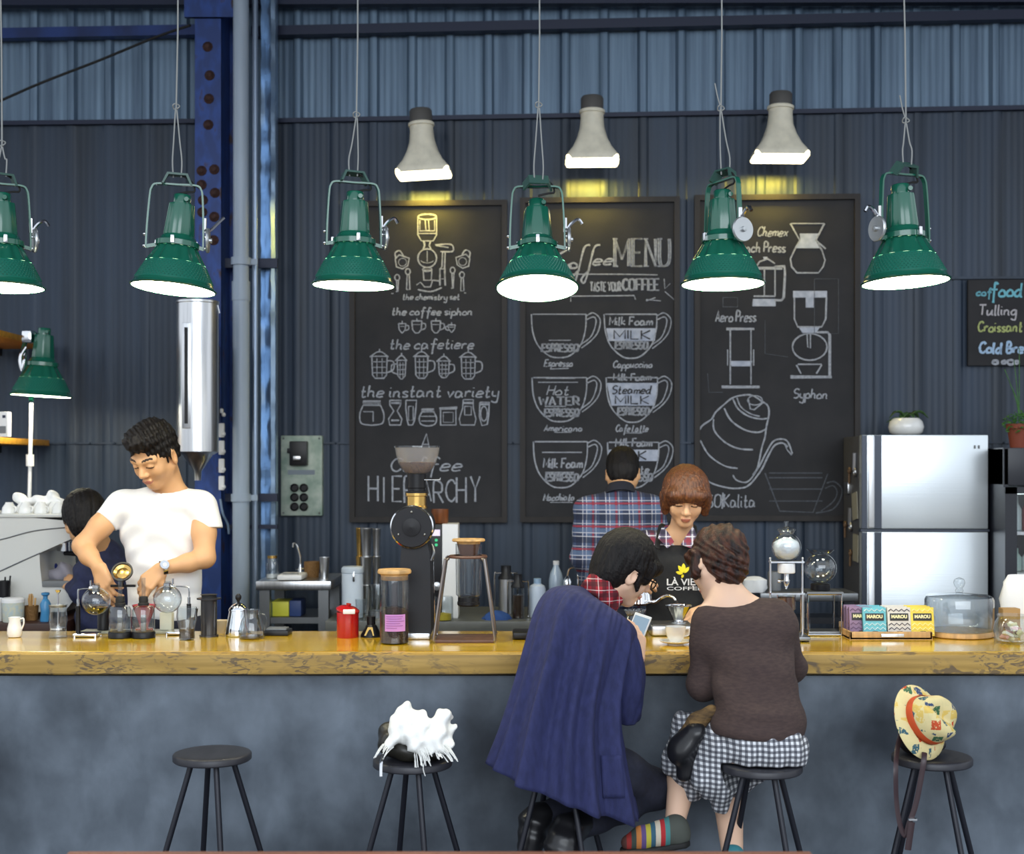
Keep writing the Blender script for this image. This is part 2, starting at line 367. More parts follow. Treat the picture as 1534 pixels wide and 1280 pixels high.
dark = ramp(nzn((1,1,1)), .0, srgb(54,48,46), 1, srgb(92,80,72))
clump = ramp(nzn((5,5,5), 2), .43, (0,0,0,1), .56, (1,1,1,1))
scr = ramp(nzn((22,22,60), 6, 1.6), .50, (0,0,0,1), .58, (1,1,1,1))
mul = n.new('ShaderNodeMath'); mul.operation = 'MULTIPLY'; l.new(clump, mul.inputs[0]); l.new(scr, mul.inputs[1])
knot = ramp(nzn((3.5,6,9), 3, 2.0), .62, (0,0,0,1), .67, (1,1,1,1))
mxm = n.new('ShaderNodeMath'); mxm.operation = 'MAXIMUM'; l.new(mul.outputs[0], mxm.inputs[0]); l.new(knot, mxm.inputs[1])
ml2 = n.new('ShaderNodeMath'); ml2.operation = 'MULTIPLY'; ml2.inputs[1].default_value = .75; l.new(mxm.outputs[0], ml2.inputs[0])
l.new(mixc(ml2.outputs[0], base, dark), p.inputs['Base Color'])
b = MB(); NX = 320; rr = random.Random(5); X0, X1 = -4.2, 4.2; prof = []
vs = []; fs = []; mi = []
for i in range(NX+1):
    x = X0+(X1-X0)*i/NX; wob = .002*math.sin(x*3.1)+.0015*math.sin(x*7.7+1)+.001*math.sin(x*19)
    zb = CT+.001*math.sin(x*2.3+.4)+.001*math.sin(x*9.1)
    for (y, z) in ((CB, CT), (CB, CZ), (CF+.035, CZ), (CF+.02, CZ-.0004), (CF+wob, CZ-.008), (CF+wob*1.4-.003, (CZ+zb)/2), (CF+wob, zb+.006), (CF+.012, zb)):
        vs.append((x, y, z))
for i in range(NX):
    for j in range(8):
        a_, b_ = i*8+j, i*8+(j+1) % 8; b.f.append((a_, b_, b_+8, a_+8)); b.m.append(1 if j in (3,4,5,6) else 0)
b.f.append(tuple(range(8))); b.m.append(0); b.f.append(tuple(NX*8+k for k in reversed(range(8)))); b.m.append(0)
b.v = [V(q) for q in vs]
ctr = b.build('counter_top', [top_m, edge_m], loc=(0, CF, CT), ang=35)
tag(ctr, 'long thick varnished wooden bar top with a scarred pale front edge', 'counter')
conc = mat('polished_concrete', srgb(112,122,138), .5)
n, l, p = nodes(conc); tcn = n.new('ShaderNodeTexCoord')
c1 = ramp(nzn((1.8,1.8,2.0), 9, .15), .32, srgb(50,58,68), .66, srgb(120,131,143))
c2 = ramp(nzn((7,7,4.5), 10, .25), .36, (.52,.54,.56,1), .62, (1.0,1.0,1.0,1))
one = n.new('ShaderNodeValue'); one.outputs[0].default_value = .8
l.new(mixc(one.outputs[0], c1, c2, 'MULTIPLY'), p.inputs['Base Color'])
bn = n.new('ShaderNodeBump'); bn.inputs['Strength'].default_value = .12; bn.inputs['Distance'].default_value = .01; l.new(nzn((14,14,10), 8), bn.inputs['Height']); l.new(bn.outputs[0], p.inputs['Normal'])
b = MB(); b.box((0, (4.70+5.16)/2, CT/2-.004), (8.3, .46, CT-.008))
tag(b.build('concrete_counter', conc, loc=(0, 4.9, 0)), 'blue grey mottled concrete bar front under the wooden top', 'counter')
# near table, only its far edge shows at the bottom of the picture
tw = mat('table_wood', srgb(150,92,70), .45, var=.15, vscale=(3,30,30))
q = P(104, 1275.5, 3.1); b = MB(); b.box((q.x+.86, 3.1-.35, q.z-.018), (1.72, .70, .036), bev=.004)
t = thing('table', (q.x+.86, 2.75, 0), 'reddish wooden table whose far edge peeps in below the stools', 'table')
b.build('table_top', tw, t)
for sx in (-.78, .78):
    for sy in (-.3, .3):
        b = MB(); b.box((q.x+.86+sx, 2.75+sy, (q.z-.036)/2), (.05, .05, q.z-.036)); b.build('leg', tw, t)
# ================================================================ chalkboards and writing
G = {
'a':'7e4g1g0d0928597e7a98','b':'0o08;0e4g7d794809','c':'7e4g0d093879','d':'7e4g0d0928597e;7o7998','e':'0c7d6g2g0c093879','f':'8m6o4m40;0g8g',
'g':'7e4g0d0a28597e;7g724002','h':'0o08;0d3g6e6988','i':'0g0928;0k0l','j':'3g3200;3k3l','k':'0o08;6g0c78','l':'0o0928','m':'0g08;0d3g5e58;5d8gaea8','n':'0g08;0d3g6e6988',
'o':'4g0d093879 7d4g','p':'0g00;0e4g7d794809','q':'7e4g0d0928597e;7g70','r':'0g08;0d3g6f','s':'6f3g0e6a3809','t':'2n294869;0g5g','u':'0g09285a7g7998','v':'0g387g','w':'0g285f88ag','x':'0g78;7g08','y':'0g0b2959;7g724002','z':'0g7g0878',
'A':'084o88;1d7d','B':'080o5n5i0g7e7a4808','C':'9l6o2m0g2a6 89b','D':'080o5n8h5908','E':'8o0o0888;0g6g','F':'8o0o08;0g6g','G':'9l6o2m0g2a689b9g6g','H':'0o08;8o88;0g8g','I':'0o08','J':'6o6a3809','K':'0o08;8o0g88','L':'0o0878','M':'080o5caoa8','N':'080o888o',
'O':'5o1m0g1a589aag9m5o','P':'080o6n7j6g0g','R':'080o6n7j6g0g;3g88','S':'8m4o0l1h7f8b4809','T':'0oao;5o58','U':'0o0b388b8o','V':'0o589o','W':'0o386k9 8co','X':'0o88;8o08','Y':'0o5gao;5g58','Z':'0o8o0888',
'0':'5o1m0g1a589aag9m5o','1':'0k3o38','6':'7n2j0c28688b6f2f0c','|':'0q06','\'':'1o1l','"':'0o0l;3o3l','.':'0809'}
CURVY = set('abcdefghjmnopqrsuySCOPRBDGJU06tl')
def gl(ch):
    out = []; w = 0
    for st in G[ch].split(';'):
        st = st.replace(' ', ''); pts = [(int(st[i], 36), int(st[i+1], 36)-8) for i in range(0, len(st)-1, 2)]
        if ch in CURVY and len(pts) > 2: pts = [(p.x, p.y) for p in crom([(x, y, 0) for x, y in pts], 4)]
        w = max([w]+[x for x, _ in pts]); out.append(pts)
    return out, w
class Chalk:
    """strokes given where they sit on the board, laid as thin chalk lines on its face"""
    def __init__(s, off=.0755): s.it = []; s.off = off; s.rr = random.Random(11); s.kind = 0
    def wp(s, x, y): return WP(x, y, s.off)
    def stroke(s, pts, w=2.2, smooth=False):
        if smooth: pts = [(p.x, p.y) for p in crom([(x, y, 0) for x, y in pts], 5)]
        q = [s.wp(x, y) for x, y in pts]; L = len(q)
        if L < 2: return
        vs = []; fs = []; hw = w*7.3/F/2
        for i in range(L):
            t = q[min(i+1, L-1)]-q[max(i-1, 0)]; t.normalize(); nn = t.cross(WN)
            ww = hw*s.rr.uniform(.75, 1.2)
            for sd in (-1, 1): vs.append(q[i]+nn*ww*sd+WN*.0008)
            for sd in (-1, 1): vs.append(q[i]+nn*ww*sd*1.0-WN*.0006)
        for i in range(L-1):
            a, c = 4*i, 4*i+4
            fs += [(a, a+1, c+1, c), (a, c, c+2, a+2), (a+1, a+3, c+3, c+1)]
        s.put(vs, fs, pts)
    def put(s, vs, fs, pts):
        xs = [p[0] for p in pts]; ys = [p[1] for p in pts]; s.it.append((s.kind, (min(xs), min(ys), max(xs), max(ys)), vs, fs))
    def text(s, t, x, y, h, w=None, lw=2.0, slant=.18, gap=2.6, jit=.5):
        u = h/16.0; adv = 0; items = []; s.kind = 1
        for ch in t:
            if ch == ' ': adv += 5; continue
            g, cw = gl(ch); items.append((g, adv)); adv += cw+gap
        k = (w/(adv-gap)) if w else u
        for g, a0 in items:
            dy = s.rr.uniform(-jit, jit)
            for st in g: s.stroke([(x+(a0+px)*k+slant*py*u, y-py*u+dy) for px, py in st], lw)
        s.kind = 0
    def fill(s, poly):
        q = [s.wp(x, y)+WN*.0004 for x, y in poly]; s.put(q, [tuple(range(len(q)))], poly)
    def rect(s, x0, y0, x1, y1, w=2): s.stroke([(x0,y0),(x1,y0),(x1,y1),(x0,y1),(x0,y0)], w)
    def circ(s, x, y, r, w=2, ry=None, a0=0, a1=360, n=20):
        s.stroke([(x+r*math.cos(math.radians(a0+(a1-a0)*i/n)), y+(ry or r)*math.sin(math.radians(a0+(a1-a0)*i/n))) for i in range(n+1)], w)
    def done(s, name, m, parent):
        n = len(s.it); par = list(range(n))          # strokes that touch or nearly touch make one drawing or one word line
        def fd(i):
            while par[i] != i: i = par[i]
            return i
        for i in range(n):
            for j in range(i):
                A, B_ = s.it[i][1], s.it[j][1]; gx, gy = (14, 4) if s.it[i][0] else (5, 5)
                if s.it[i][0] == s.it[j][0] and A[0] < B_[2]+gx and B_[0] < A[2]+gx and A[1] < B_[3]+gy and B_[1] < A[3]+gy: par[fd(i)] = fd(j)
        gr = {}
        for i in range(n): gr.setdefault(fd(i), []).append(i)
        for ids in gr.values():
            b = MB()
            for i in ids: b.add(s.it[i][2], s.it[i][3])
            nm = name if name != 'chalk_drawing' else ('chalk_lettering' if s.it[ids[0]][0] else 'chalk_drawing')
            b.build(nm, m, parent, smooth=False)
chalk = mat('white_chalk', srgb(178,182,190), .9, col2=srgb(128,132,142), vscale=(90,90,90), thr=(.35,.75))
chalk_faint = mat('faint_chalk', srgb(96,100,108), .9, col2=srgb(70,74,82), vscale=(90,90,90))
chalk_solid = mat('solid_chalk', srgb(188,194,208), .9, col2=srgb(160,168,186), vscale=(30,30,30))
slate = mat('blackboard', srgb(25,25,29), .6, spec=.35, col2=srgb(37,36,39), vscale=(5,5,5), detail=8)
frame_m = mat('board_frame', srgb(38,34,33), .5, spec=.3, var=.2, vscale=(20,20,3))
def board(name, px0, py0, px1, py1, label, fw=8, off0=.075, sl=slate):
    a, c = WP(px0, py0, off0), WP(px1, py1, off0); cx = (a.x+c.x)/2
    t = thing(name, V((cx, W0-off0-WK*cx, c.z)), label, 'chalkboard')
    M = Matrix.Translation(V((cx, W0-off0-WK*cx, (a.z+c.z)/2))) @ Matrix.Rotation(WANG, 4, 'Z')
    w, h = c.x-a.x, a.z-c.z; f = pr(fw, 7.35)
    b = MB(); b.box((0, .012, 0), (w-f, .02, h-f), M); b.build('board_panel', sl, t)
    if fw > 2:
        b = MB()
        for sx in (-1, 1): b.box((sx*(w/2-f/2), -.002, 0), (f, .034, h), M)
        for sz in (-1, 1): b.box((0, -.002, sz*(h/2-f/2)), (w-2*f, .034, f), M)
        b.build('board_frame', frame_m, t)
    return t
B1 = board('chalkboard', 524, 302, 760, 783, 'framed chalkboard with the coffee hierarchy pyramid of pots and jars')
B2 = board('chalkboard', 779, 297, 1018, 783, 'framed middle chalkboard headed coffee menu with drawn cups of milk layers')
B3 = board('chalkboard', 1040, 293, 1288, 781, 'framed chalkboard of brewing devices and a big kettle beside the fridge')
B4 = board('chalkboard', 1450, 419, 1560, 548, 'small frameless chalkboard listing croissant and cold brew above the plant', fw=1, off0=.08)
def mug(c, x0, y0, x1, y1, w=1.6, left=False, hat=None, lines=()):
    c.stroke([(x0,y0),(x1,y0)], w); c.stroke([(x0,y0),(x0+1,y1-5),(x0+5,y1),(x1-5,y1),(x1-1,y1-5),(x1,y0)], w)
    s = -1 if left else 1; xx = x0 if left else x1; h = y1-y0
    c.stroke([(xx,y0+h*.2),(xx+s*h*.28,y0+h*.25),(xx+s*h*.28,y0+h*.6),(xx-s*1,y0+h*.75)], w, True)
    for f in lines: c.stroke([(x0+2, y0+h*f),(x1-2, y0+h*f)], w*.6)
# ---- board 1
c = Chalk()
c.circ(640,325,14,2,4); c.stroke([(626,325),(626,352),(631,361),(649,361),(654,352),(654,325)],2,False); c.stroke([(629,330),(629,346),(651,346),(651,330)],1.5); c.stroke([(637,330),(638,345),(643,345),(642,330)],1.4)
c.stroke([(627,350),(653,350)],1.4); c.stroke([(635,361),(636,368),(634,374)],2.4); c.stroke([(645,361),(643,368),(646,374)],2.4)
c.circ(640,387,14,2); c.stroke([(640,376),(640,392)],1.6); c.circ(640,389,10,1,5,20,160)
c.stroke([(652,367),(674,366),(679,371),(677,377),(660,377)],2,True); c.stroke([(653,368),(672,371)],1.4); c.stroke([(663,378),(662,400),(659,403),(659,428)],2); c.stroke([(667,378),(666,400),(667,428)],2); c.rect(659,403,667,418,1.8)
c.stroke([(634,405),(635,420),(646,420),(647,405),(634,405)],2); c.circ(640,404,7,1.6,3); c.stroke([(658,421),(648,420),(645,430),(636,430),(630,423),(624,427)],1.8); c.stroke([(626,434),(645,437),(662,431)],2,True)
for (x, y, s) in ((601,390,1),(695,389,-1)):
    c.stroke([(x-9*s,y-2),(x-7*s,y+10),(x+2*s,y+13),(x+10*s,y+8),(x+12*s,y-3),(x-3*s,y-8),(x-9*s,y-2)],1.8); c.stroke([(x-8*s,y-3),(x-9*s,y-11),(x-2*s,y-14),(x+4*s,y-5)],1.8,True); c.circ(x+2*s,y+3,6,1)
for (x, y0, y1, s) in ((595,414,437,1),(611,405,434,-1),(678,403,432,1),(692,410,436,-1)):
    c.circ(x,y0+2,3.6,1.7,4.5); c.stroke([(x-1,y0+6),(x-1+s,y1)],1.6); c.stroke([(x+2,y0+6),(x+2-s,y1),(x-2,y1)],1.6)
c.text('"',586,446,7,lw=1.8); c.text('the chemistry set',603,449,8.5,85,1.7); c.text('"',695,445,7,lw=1.8)
c.text('the coffee siphon',587,472,11,120,2.0)
for (x0,y0,x1,y1,lf) in ((597,485,608,499,False),(617,481,632,499,False),(646,481,660,499,False),(671,487,682,498,True)): mug(c,x0,y0,x1,y1,1.7,lf,lines=(.3,)); c.stroke([((x0+x1)/2,y0),((x0+x1)/2,y0-4)],1.5)
c.text('the cafetiere',584,523,15,125,2.2)
for (x0,y0,x1,y1,lf) in ((557,534,580,567,False),(595,540,608,568,True),(622,534,641,567,False),(657,541,673,566,False),(691,535,712,568,False)):
    mug(c,x0,y0,x1,y1,1.9,lf,lines=(.25,.5,.75)); c.stroke([(x0-3,y0+1),(x0+(x1-x0)*.3,y0-6),((x0+x1)/2,y0-7),(x1-(x1-x0)*.3,y0-6),(x1+2,y0+1)],1.7); c.stroke([((x0+x1)/2,y0-7),((x0+x1)/2,y0-11)],2)
    for k in (1,2): c.stroke([(x0+(x1-x0)*k/3,y0+3),(x0+(x1-x0)*k/3,y1-2)],1.1)
c.text('the instant variety',540,595,17,206,2.3)
def jar(x0,y0,x1,y1,nk,w=1.9):
    cx=(x0+x1)/2; h=y1-y0; c.rect(cx-nk,y0,cx+nk,y0+h*.18,w)
    c.stroke([(cx-nk,y0+h*.18),(x0,y0+h*.55),(x0+2,y1-3),(cx-4,y1),(cx+4,y1),(x1-2,y1-3),(x1,y0+h*.55),(cx+nk,y0+h*.18)],w,True)
    for k in range(4): c.stroke([(cx-nk+1,y0+1+k*h*.05),(cx+nk-1,y0+1+k*h*.05)],1)
jar(539,601,575,637,13); c.stroke([(544,617),(559,617),(559,632)],1.6)
c.stroke([(584,600),(601,600),(600,607),(595,616),(602,628),(600,637),(584,637),(582,628),(590,616),(584,607),(584,600)],1.9); c.stroke([(586,604),(599,604)],3); c.stroke([(586,630),(598,630)],3)
c.stroke([(608,600),(624,600),(623,612),(621,630),(618,637),(612,637),(610,630),(608,612),(608,600)],1.9); c.rect(612,609,619,630,1.5)
jar(628,613,654,638,9); c.stroke([(630,624),(652,624)],1.4); c.stroke([(631,631),(651,631)],1.4)
c.rect(660,613,683,637,2); c.stroke([(658,612),(685,611)],3); c.rect(664,618,679,633,1.2)
c.stroke([(694,599),(709,599),(709,612),(713,628),(711,637),(690,637),(688,628),(693,612),(694,599)],1.9); c.rect(696,609,706,622,1.6); c.stroke([(694,604),(709,604)],3)
c.stroke([(719,603),(733,603),(732,622),(730,636),(722,638),(718,624),(719,603)],1.9); c.circ(725,620,5,1.8,11); c.stroke([(719,606),(733,606)],3)
c.stroke([(631,671),(639,650),(643,671)],2.4); c.stroke([(634,666),(642,666)],1.8)
c.text('Coffee',584,706,20,106,2.3,.25)
for k, (ch, x) in enumerate(zip('HiERARCHY', (552,575,588,606,632,650,668,684,705))): c.text('I' if ch == 'i' else ch, x, 752+(k%2)*2, 38 if k not in (4,5,6) else 32, 14 if ch not in 'I' and ch != 'i' else None, 2.6, 0, jit=1)
c.done('chalk_drawing', chalk, B1)
# ---- board 2
c = Chalk()
c.stroke([(846,358),(853,366),(850,374),(838,382),(835,398),(845,404),(856,398)],3,True)
c.text('o',851,402,17,13,2.6)
for x in (862,877): c.stroke([(x+22,367),(x+13,372),(x+4,408),(x-2,424),(x-6,418),(x+6,404)],2.8,True)
c.text('ee',888,397,17,28,2.6,.3)
x = 920
for ch, w in (('M',21),('E',13),('N',15),('U',15)):
    for dx in (0, 2.2, 4.0): c.text(ch, x+dx*.6, 399, 41, w, 2.6, 0, jit=0)
    c.stroke([(x-2,358),(x+5,358)],2); c.stroke([(x-2,399),(x+6,399)],2); x += w+6
c.stroke([(850,411),(930,411),(985,412)],1.6); c.text('TASTE YOUR',884,436,13,46,2.3,0)
for dx in (0,1.6): c.text('COFFEE',932+dx,435,17,54,2.2,0,jit=0)
c.stroke([(855,452),(855,444),(950,443),(952,449)],1.6); c.stroke([(968,449),(990,451)],1.5); c.stroke([(968,451),(982,446)],1.3); c.stroke([(995,418),(996,433),(1004,425)],1.2); c.stroke([(996,437),(1011,450)],1.3)
def cup(x0, y0, x1, y1, top=True, faint=False, w=2.0):
    m = x0+(x1-x0)*.5; h = y1-y0
    c.stroke([(x0,y0),(x0+2,y0+h*.4),(x0+10,y0+h*.72),(x0+26,y0+h*.95),(m,y1),(x1-24,y0+h*.95),(x1-8,y0+h*.7),(x1-1,y0+h*.35),(x1,y0)],w,True)
    if top: c.stroke([(x0+2,y0),(x1,y0)],w*.9)
    for d in (0, 6): c.stroke([(x1+1,y0+2+d),(x1+11,y0-2+d),(x1+21-d,y0+8+d*.3),(x1+18-d,y0+26-d*.4),(x1+8-d*.4,y0+h*.6-d*.6),(x1-7,y0+h*.78-d)],w*.85,True)
cup(796,471,878,536); cup(905,471,984,537); cup(797,566,879,632); cup(908,566,985,633); cup(799,662,880,731); cup(910,663,987,731)
def esp(x, y, w): 
    c.text('ESPRESSO', x, y, 11, w, 2.6, .12, jit=.2); c.text('ESPRESSO', x+1.2, y, 11, w, 2.0, .12, jit=.2)
esp(811,527,54); esp(921,523,48); esp(815,624,51); esp(925,622,46); esp(817,721,48); esp(926,721,50)
for (a_, b_, y) in ((822,855,510),(818,862,567),(806,866,573),(816,848,609),(812,872,678),(817,860,708)): c.stroke([(a_,y),(b_,y)],1.4)
c.text('Espresso',815,549,10,42,1.9,.25); c.stroke([(826,553),(852,552)],1.2)
c.text('Cappuccino',918,551,10,58,1.9,.25)
c.text('Milk Foam',913,487,12,64,2.3,.1); c.text('Milk Foam',919,570,10,56,2.3,.1); c.text('Milk Foam',922,669,12,54,2.3,.1); c.text('Milk Foam',814,701,14,58,2.4,.1)
c.text('Hot',819,592,14,32,1.8,.3)
for dx in (0,1.3): c.text('WATER',807+dx,607,12,60,2.2,0,jit=.2)
c.text('Americano',815,646,9,56,1.9,.25); c.stroke([(830,648),(856,648)],1.2); c.text('Cafe Latte',922,647,10,48,1.9,.25); c.stroke([(935,649),(962,649)],1.2)
c.text('Macchiato',814,750,10,45,1.9,.25); c.stroke([(824,753),(858,753)],1.2); c.text('Latte',936,708,10,36,2,.1)
c.done('chalk_drawing', chalk, B2)
c = Chalk()
for (y0,y1,x0,x1,x2,x3) in ((492,511,908,984,981,912),(574,608,909,985,981,916),(674,691,911,986,985,913)): c.fill([(x0,y0),(x1,y0),(x2,y1),(x3,y1)])
c.done('chalk_fill', chalk_solid, B2)
c = Chalk(.0775)
c.text('MILK',920,508,13,54,2.2,0); c.text('Steamed',917,590,12,58,2.0,.2); c.text('MILK',922,605,12,50,2.2,0); c.text('MILK',922,689,13,46,2.2,0)
c.done('wiped_lettering', slate, B2)
# ---- board 3
c = Chalk()
c.text('Chemex',1134,354,14,45,1.9,.25); c.text('French Press',1096,378,15,80,2.2,.1)
c.stroke([(1185,335),(1235,335)],1.6); c.stroke([(1184,335),(1198,360),(1192,371),(1184,388),(1186,400),(1194,409),(1226,409),(1233,400),(1236,390),(1231,374),(1222,360),(1235,335)],2.2)
c.stroke([(1222,360),(1237,373)],2.4); c.stroke([(1224,364),(1232,377)],2)
c.stroke([(1134,398),(1138,392),(1150,388),(1161,395)],2.4); c.stroke([(1129,402),(1172,402)],5); c.stroke([(1145,404),(1145,444)],2); c.stroke([(1161,404),(1161,444)],2); c.stroke([(1160,400),(1175,399),(1176,410),(1174,446),(1171,450),(1160,450)],4)
c.stroke([(1129,444),(1161,444)],2.5); c.text('Aero Press',1072,482,16,60,2.2,.1)
c.stroke([(1088,493),(1130,493)],4); c.stroke([(1094,494),(1094,576)],2.2); c.stroke([(1125,494),(1125,576)],2.2); c.stroke([(1090,524),(1090,548)],1.8); c.stroke([(1129,524),(1129,548)],1.8); c.stroke([(1081,580),(1138,580)],4.5)
c.stroke([(1190,446),(1190,478),(1195,490),(1231,490),(1237,478),(1238,446)],2.2); c.stroke([(1209,500),(1210,520),(1214,522),(1214,500)],1.8)
c.circ(1213,520,26,2.2,20); c.stroke([(1223,498),(1240,498),(1243,502),(1243,566)],4); c.stroke([(1195,546),(1231,546)],2); c.stroke([(1193,547),(1200,560)],2.2); c.stroke([(1231,547),(1223,560)],2.2); c.stroke([(1184,565),(1246,565)],4.5)
c.text('Syphon',1189,597,14,50,2.0,.15)
K = [(1046,648),(1052,638),(1066,628),(1072,618),(1085,606),(1098,596),(1115,592),(1128,593),(1142,602),(1150,608),(1152,620),(1148,640),(1146,655),(1141,672),(1135,700),(1128,712)]
c.stroke(K,2.4,True); c.stroke([(1098,598),(1106,613),(1122,624),(1140,628),(1149,627)],2.4,True); c.stroke([(1104,596),(1110,610),(1124,620),(1138,624)],1.8,True); c.circ(1131,600,11,1.6,7,0,360); c.stroke([(1121,597),(1124,613),(1130,614),(1142,604)],2.2)
c.stroke([(1085,612),(1095,630),(1115,644),(1135,648),(1148,643)],2.4,True); c.stroke([(1069,628),(1070,645),(1085,662),(1105,672),(1128,674)],2.2,True); c.stroke([(1049,660),(1062,682),(1085,698),(1105,702)],2.2,True)
c.stroke([(1047,704),(1062,722),(1085,730),(1105,732),(1122,727),(1140,705),(1150,685),(1160,668),(1172,664),(1180,670)],2.4,True); c.stroke([(1098,712),(1104,720),(1120,722),(1135,703),(1147,680),(1158,662),(1170,658),(1180,662),(1187,680)],2.2,True); c.stroke([(1176,667),(1179,674),(1186,682)],1.8)
c.text('V60|Kalita',1049,760,19,82,2.0,.05,jit=.3)
c.done('chalk_drawing', chalk, B3)
c = Chalk()
c.fill([(1198,350),(1226,350),(1221,360),(1230,372),(1193,372),(1199,360)]); c.fill([(1128,448),(1162,448),(1162,459),(1127,459)]); c.fill([(1188,436),(1239,436),(1239,446),(1188,446)]); c.fill([(1207,446),(1219,446),(1219,461),(1207,461)]); c.fill([(1197,491),(1228,491),(1222,499),(1202,499)]); c.fill([(1093,541),(1127,541),(1125,549),(1096,549)]); c.fill([(1143,385),(1150,385),(1148,390),(1145,390)])
c.done('chalk_fill', chalk_solid, B3)
c = Chalk()
for y in (709,716,733,751): c.stroke([(1152,y),(1232,y)],1.7)
c.stroke([(1146,709),(1168,766),(1218,768),(1240,710)],1.9); c.stroke([(1238,724),(1250,722),(1261,733),(1258,750),(1246,764),(1222,769)],1.9,True); c.stroke([(1236,732),(1248,728),(1254,738),(1248,752),(1230,766)],1.6,True)
c.rect(1083,446,1105,460,1.2); c.stroke([(1060,560),(1062,588),(1083,588)],1.2); c.stroke([(1146,480),(1146,530),(1180,535)],1); c.rect(1220,418,1256,500,1)
c.done('faint_chalk_drawing', chalk_faint, B3)
# ---- board 4
for t_, x, y, h, w, col, lw in (('cof',1463,443,11,22,srgb(110,175,190),2.4),('food',1484,444,20,47,srgb(120,190,205),3.2),('Tulling',1466,472,15,56,srgb(190,186,190),2.2),('Croissant',1465,497,15,66,srgb(176,186,120),2.4),('Cold Brew',1467,529,16,78,srgb(168,196,225),3.4)):
    c = Chalk(.0815); c.text(t_, x, y, h, w, lw, .1); c.done('chalk_lettering', mat('chalk_colour', col, .9), B4)
c = Chalk(.0815)
for x, r in ((1491,4),(1504,3),(1514,5),(1523,3)): c.circ(x,543,r,3.5,r*.7)
c.done('chalk_drawing', chalk, B4)
